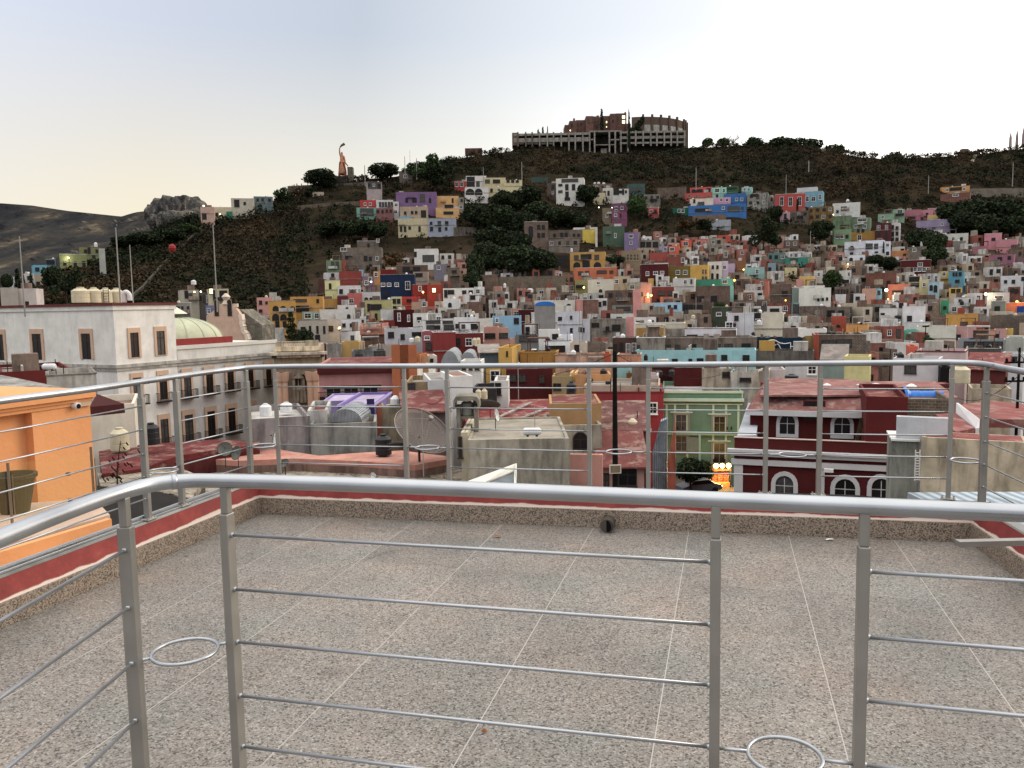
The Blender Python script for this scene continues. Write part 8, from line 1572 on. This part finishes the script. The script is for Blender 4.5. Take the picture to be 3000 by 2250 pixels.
# ------------------------------------------------------------------ small rooftop rooms, water tanks and rods that give each house a roofline (part of the house)
rg = random.Random(21)
for b in ROOFTOPS:
    if b.w < 3 or b.D > 430 or b.D < 60 or b.e.name.startswith('retaining'): continue
    H = b.H; k = rg.random() if b.w < 13 and 'mural' not in b.e.get('label', '') else .28
    if k < .4: x = rg.uniform(.3, max(.4, b.w-2.2)); w = min(2.0, b.w*.4); y = rg.uniform(1.0, max(1.1, b.dep-3)); MB().box(x, x+w, y, y+2, H-.4, H+rg.uniform(.7, 1.6)).build('roof_room', plaster(rg.choice(['b8b2a8', '8d7566', 'c9c4bb', '7c6a5e']), 's'), b.e)
    if k > .3 and k < .75:
        m = MB(); r = .38; x = rg.uniform(.6, max(.7, b.w-.7)); m.lathe([(r, 0), (r, .75), (r*.5, .95), (r*.3, 1.0)], (x, rg.uniform(.8, 2.2), H-.4), 10); m.build('roof_tank', rg.choice([BLACKT, CREAMT, WHT]), b.e)
    if k > .6 or k < .12:
        for i in range(rg.randint(1, 3)): x = rg.uniform(.1, b.w-.1); y = rg.choice([.1, rg.uniform(.1, b.dep-.2)]); MB().box(x-.035, x+.035, y, y+.07, H-.4, H+rg.uniform(.5, 1.4)).build('roof_rod', DARKM, b.e)
    if 90 < b.D < 400 and b.w > 3.4 and rg.random() < .3:
        x0 = rg.uniform(0, b.w*.45); x1 = min(b.w, x0+rg.uniform(1.8, 4)); z = H-rg.uniform(2.5, 3.1)
        if z > .6: m = MB(); m.box(x0, x1, -.85, -.003, z-.1, z); m.box(x0, x1, -.85, -.8, z, z+.85) if rg.random() < .5 else [m.box(x0+i*(x1-x0-.05)/9, x0+i*(x1-x0-.05)/9+.05, -.85, -.8, z, z+.85) for i in range(10)]; m.build('balcony', plaster(rg.choice(['c9c4bb', '8a8078', '3a3432', 'b09a86']), 's'), b.e)
    if 100 < b.D < 380 and b.w > 3.4 and rg.random() < .2:
        x0 = rg.uniform(0, b.w*.4); x1 = min(b.w, x0+rg.uniform(2.2, 4)); m = MB(); m.box(x0, x1, .4, min(b.dep, 3.6), H+1.75, H+1.9)
        for x in (x0+.05, x1-.17): m.box(x, x+.12, .45, .57, H-.4, H+1.747); m.box(x, x+.12, min(b.dep, 3.6)-.2, min(b.dep, 3.6)-.08, H-.4, H+1.747)
        m.build('roof_shelter', plaster(rg.choice(['8f8a84', '6b4a3c', 'b5b0a8', '7a5a48']), 's'), b.e)
    if 40 < b.D < 150 and b.w > 4 and b.dep > 3.5 and 'mural' not in b.e['label']:
        for i in range(rg.randint(2, 4)):
            q = rg.random(); x = rg.uniform(.4, b.w-1.8); y = rg.uniform(.5, b.dep-1.6); z = H-.42
            if q < .3: m = MB(); m.box(x, x+rg.uniform(.6, 1.2), y, y+.6, z, z+rg.uniform(.5, .9)); m.box(x+.1, x+.5, y-.04, y-.002, z+.1, z+.4); m.build('vent_box', plaster(rg.choice(['c9c6c0', '9a958c', 'b0a698']), 's'), b.e)
            elif q < .6: m = MB(); yy = rg.uniform(.5, b.dep-.4); m.tube([Vector((.3, yy, z+.15)), Vector((b.w*.6, yy+.1, z+.15)), Vector((b.w*.6+.1, yy+.1, z+rg.uniform(.3, 1.2)))], .05, 6); m.build('roof_pipe', simple('pipe_grey', 'a8a49c', .5), b.e)
            elif q < .85: MB().box(x, x+.14, .2, b.dep-.2, z, z+rg.uniform(.5, 1.1)).build('dividing_wall', plaster(rg.choice(['c2bcb2', '7d6a5c', '8c4a42', 'a89c8c']), 's'), b.e)
            else: m = MB(); m.lathe([(.3, 0), (.33, .5), (.28, .55)], (x, y, z), 10); m.build('roof_barrel', rg.choice([BLACKT, CREAMT, simple('blue_barrel', '2a5a8a', .5)]), b.e)
    if rg.random() < .4:
        m = MB(); t_ = rg.choice([WHITE, plaster('b8b0a4', 's'), plaster('8a7f74', 's')]); m.box(-.05, b.w+.05, -.05, .2, H+.003, H+.09); m.box(-.05, .14, .2, b.dep, H+.003, H+.09); m.box(b.w-.14, b.w+.05, .2, b.dep, H+.003, H+.09); m.build('coping', t_, b.e)
    if rg.random() < .35:
        m = MB(); z = H*rg.uniform(.35, .6) if H < 6 else H-rg.uniform(2.7, 3.2); m.box(-.05, b.w+.05, -.16, -.004, z, z+.14); m.build('ledge', plaster('a8a096', 's'), b.e)
# ------------------------------------------------------------------ filler houses between the named ones
NAMED = list(RECTS)
def fill():
    rg = random.Random(5); cols = ['7d6454', '8a7060', '756052', '94806e', 'a89a88', 'cbc6be', 'd6d2cc', 'c2b49c', 'd6d2cc', 'cbc6be', 'dcdad6', 'a86a58', 'c08a76', '8d8478', '6f5a4c', '9a5546', 'b9a68a']; names = {'7d6454': 'brown brick', '8a7060': 'dusty brown', '756052': 'dark brown brick', '94806e': 'tan brown', 'a89a88': 'grey beige', 'cbc6be': 'off white', 'd6d2cc': 'white', 'dcdad6': 'bright white', 'c2b49c': 'cream', 'a86a58': 'terracotta', 'c08a76': 'faded salmon', '8d8478': 'grey concrete', '6f5a4c': 'mud brown', '9a5546': 'brick red', 'b9a68a': 'sand coloured'}
    made = 0; tries = 0; used = {}
    while made < FILLN and tries < 16000:
        tries += 1
        v = rg.uniform(700, 1075); u = rg.uniform(1000+max(0, (830-v))*3.2, 3060)
        if v < 760 and not (1850 < u < 3060 and v > 690): continue
        w = rg.choice([rg.uniform(12, 30), rg.uniform(22, 60)])*(.75+.5*(v-700)/350); h = rg.uniform(12, 32)*(.8+.6*(v-700)/350); D = Dt(v)*rg.uniform(.99, 1.01); A = w*h; bad = False; cov = 0
        for a, b, c, d, D2, _ in RECTS:
            ox = min(u+w, c)-max(u, a); oy = min(v, d)-max(v-h, b)
            if ox > 0 and oy > 0:
                if D < D2+2 and ox*oy > .10*min(A, (c-a)*(d-b)): bad = True; break
                if D >= D2: cov += ox*oy
        if bad or cov > .6*A: continue
        best = min(NAMED, key=lambda r: abs((r[0]+r[2])/2-u-w/2)+1.5*abs((r[1]+r[3])/2-v+h/2)); cx, cy = (best[0]+best[2])/2, (best[1]+best[3])/2
        rel = ('left of' if u+w/2 < cx else 'right of') if abs(u+w/2-cx) > abs(v-h/2-cy) else ('above' if v-h/2 < cy else 'below')
        col = rg.choice(cols); lab = best[5].split(); short = ' '.join(lab[:8])
        while short.split()[-1] in ('a', 'the', 'with', 'and', 'in', 'of', 'its', 'above', 'below', 'by', 'on', 'under', 'one', 'two', 'at', 'large', 'white', 'tall', 'dark', 'right', 'left', 'small'): short = ' '.join(short.split()[:-1])
        lb = 'small %s house %s the %s' % (names[col], rel, short)
        if lb in used: continue
        used[lb] = 1
        b = Block(u, u+w, v-h, v, D, rg.uniform(-9, 9), rg.uniform(4, 7)); b.root('house', label=' '.join(lb.split()[:16]), cat='house', group='houses stacked on the town hillside')
        shell(b, plaster(col, rg.choice('psb') if col in ('7d6454', '8a7060', '756052', '6f5a4c', '9a5546') else rg.choice('ps')), plaster(rg.choice(ROOFC), 'r'), par=.35)
        if rg.random() < .5:
            x0 = rg.uniform(0, b.w*.4); x1 = min(b.w, x0+b.w*rg.uniform(.35, .6)); H_ = b.H; q = rg.uniform(1.2, 2.3); MB().box(x0, x1, 1.0, min(b.dep, 4), H_-.33, H_+q).build('upper_room', plaster(rg.choice(cols), 's'), b.e)
        do_windows(b, 'z', 'g%dx%d' % (max(1, min(4, int(b.w/2.2))), 1 if h < 26 else 2)); RECTS.append((u, v-h, u+w, v, D, '')); made += 1
    print('filler', made, 'tries', tries)
fill()
# ------------------------------------------------------------------ light
w = bpy.data.worlds.new('World'); scene.world = w; w.use_nodes = True; nt = w.node_tree; L = nt.links; bg = nt.nodes['Background']
SUN_AZ = math.radians(68); SUN_EL = math.radians(9)      # azimuth clockwise from the viewing direction
sky = N(nt, 'ShaderNodeTexSky', sky_type='NISHITA'); sky.sun_disc = False; sky.sun_elevation = SUN_EL; sky.sun_rotation = SUN_AZ
tc = N(nt, 'ShaderNodeTexCoord'); nrm = N(nt, 'ShaderNodeVectorMath', operation='NORMALIZE'); L.new(tc.outputs['Generated'], nrm.inputs[0])
sep = N(nt, 'ShaderNodeSeparateXYZ'); L.new(nrm.outputs[0], sep.inputs[0])
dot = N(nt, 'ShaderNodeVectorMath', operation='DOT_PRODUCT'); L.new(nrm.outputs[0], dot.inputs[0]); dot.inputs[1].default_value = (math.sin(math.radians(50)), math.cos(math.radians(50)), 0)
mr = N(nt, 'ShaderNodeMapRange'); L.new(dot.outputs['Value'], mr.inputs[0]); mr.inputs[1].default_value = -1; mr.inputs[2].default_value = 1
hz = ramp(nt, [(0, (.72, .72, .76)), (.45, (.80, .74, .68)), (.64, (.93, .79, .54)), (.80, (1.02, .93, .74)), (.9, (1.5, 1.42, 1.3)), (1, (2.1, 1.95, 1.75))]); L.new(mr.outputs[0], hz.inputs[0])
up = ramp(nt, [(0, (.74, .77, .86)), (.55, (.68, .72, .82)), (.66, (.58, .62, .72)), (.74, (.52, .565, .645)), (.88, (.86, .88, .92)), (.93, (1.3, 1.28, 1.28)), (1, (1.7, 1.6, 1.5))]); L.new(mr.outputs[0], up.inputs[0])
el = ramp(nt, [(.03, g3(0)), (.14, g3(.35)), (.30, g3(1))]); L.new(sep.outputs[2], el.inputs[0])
g = mixc(nt, 'MIX', el.outputs[0], hz.outputs[0], up.outputs[0]); ze = ramp(nt, [(.45, g3(0)), (.75, g3(1))]); L.new(sep.outputs[2], ze.inputs[0]); g = mixc(nt, 'MIX', ze.outputs[0], g, (2.2, 2.14, 2.05, 1))  # zenith, above the view, is brightened as added fill light
sc = N(nt, 'ShaderNodeVectorMath', operation='SCALE'); L.new(sky.outputs[0], sc.inputs[0]); sc.inputs['Scale'].default_value = .02
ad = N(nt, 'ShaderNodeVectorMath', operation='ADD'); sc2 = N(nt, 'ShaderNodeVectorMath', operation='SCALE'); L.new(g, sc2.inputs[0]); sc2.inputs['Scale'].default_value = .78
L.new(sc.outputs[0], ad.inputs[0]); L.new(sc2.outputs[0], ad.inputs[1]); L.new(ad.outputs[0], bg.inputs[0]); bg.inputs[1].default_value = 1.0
sl = bpy.data.lights.new('sun', 'SUN'); sl.energy = 1.0; sl.angle = math.radians(30); sl.color = (1, .9, .76); so = bpy.data.objects.new('sun', sl); C.objects.link(so)
se = math.radians(25); d = Vector((math.sin(SUN_AZ)*math.cos(se), math.cos(SUN_AZ)*math.cos(se), math.sin(se))); so.rotation_euler = (-d).to_track_quat('-Z', 'Y').to_euler()
scene.view_settings.view_transform = 'Standard'; scene.view_settings.look = 'None'; scene.view_settings.exposure = 0.42; scene.view_settings.gamma = 1
scene.render.engine = 'CYCLES'; scene.cycles.max_bounces = 5; scene.cycles.diffuse_bounces = 3; scene.cycles.glossy_bounces = 2; scene.cycles.transmission_bounces = 4; scene.cycles.transparent_max_bounces = 6
scene.cycles.use_denoising = True
# ------------------------------------------------------------------ past 300 houses in view: the smallest become one distant mass
hs = [(abs((r[2]-r[0])*(r[3]-r[1])), r) for r in RECTS]
def merge_small(keep):
    obs = [o for o in C.objects if o.parent is None and o.name.split('.')[0] == 'house']
    bpy.context.view_layer.update(); sc_ = []
    for o in obs:
        bb = []
        for c in o.children:
            if c.type == 'MESH' and c.name.split('.')[0] in ('wall', 'roof_room'): bb += [o.matrix_world @ c.matrix_local @ Vector(q) for q in c.bound_box]
        if not bb: sc_.append((1e9, o)); continue
        D = min(q.y for q in bb); sc_.append(((max(q.x for q in bb)-min(q.x for q in bb))*min(9, max(q.z for q in bb)-min(q.z for q in bb))/D/D, o))
    sc_.sort(key=lambda t: -t[0]); V = []; Fc = []; MI = []; mats = []
    for _, o in sc_[keep:]:
        for c in list(o.children):
            if c.type == 'MESH':
                mw = o.matrix_world @ c.matrix_local; me = c.data; off = len(V); V += [tuple(mw @ v.co) for v in me.vertices]
                for p in me.polygons:
                    mt = me.materials[p.material_index]
                    if mt not in mats: mats.append(mt)
                    Fc.append(tuple(off+i for i in p.vertices)); MI.append(mats.index(mt))
            bpy.data.objects.remove(c)
        bpy.data.objects.remove(o)
    if V: m = MB(); m.v = V; m.f = Fc; m.m = MI; tag(m.build('distant_houses', mats), 'mass of the smallest houses filling gaps on the town hillside', 'houses', kind='stuff')
merge_small(298)
for o in C.objects:
    if o.parent is None and 'label' in o:
        w_ = o['label'].split()
        if len(w_) > 16: o['label'] = ' '.join(w_[:16])
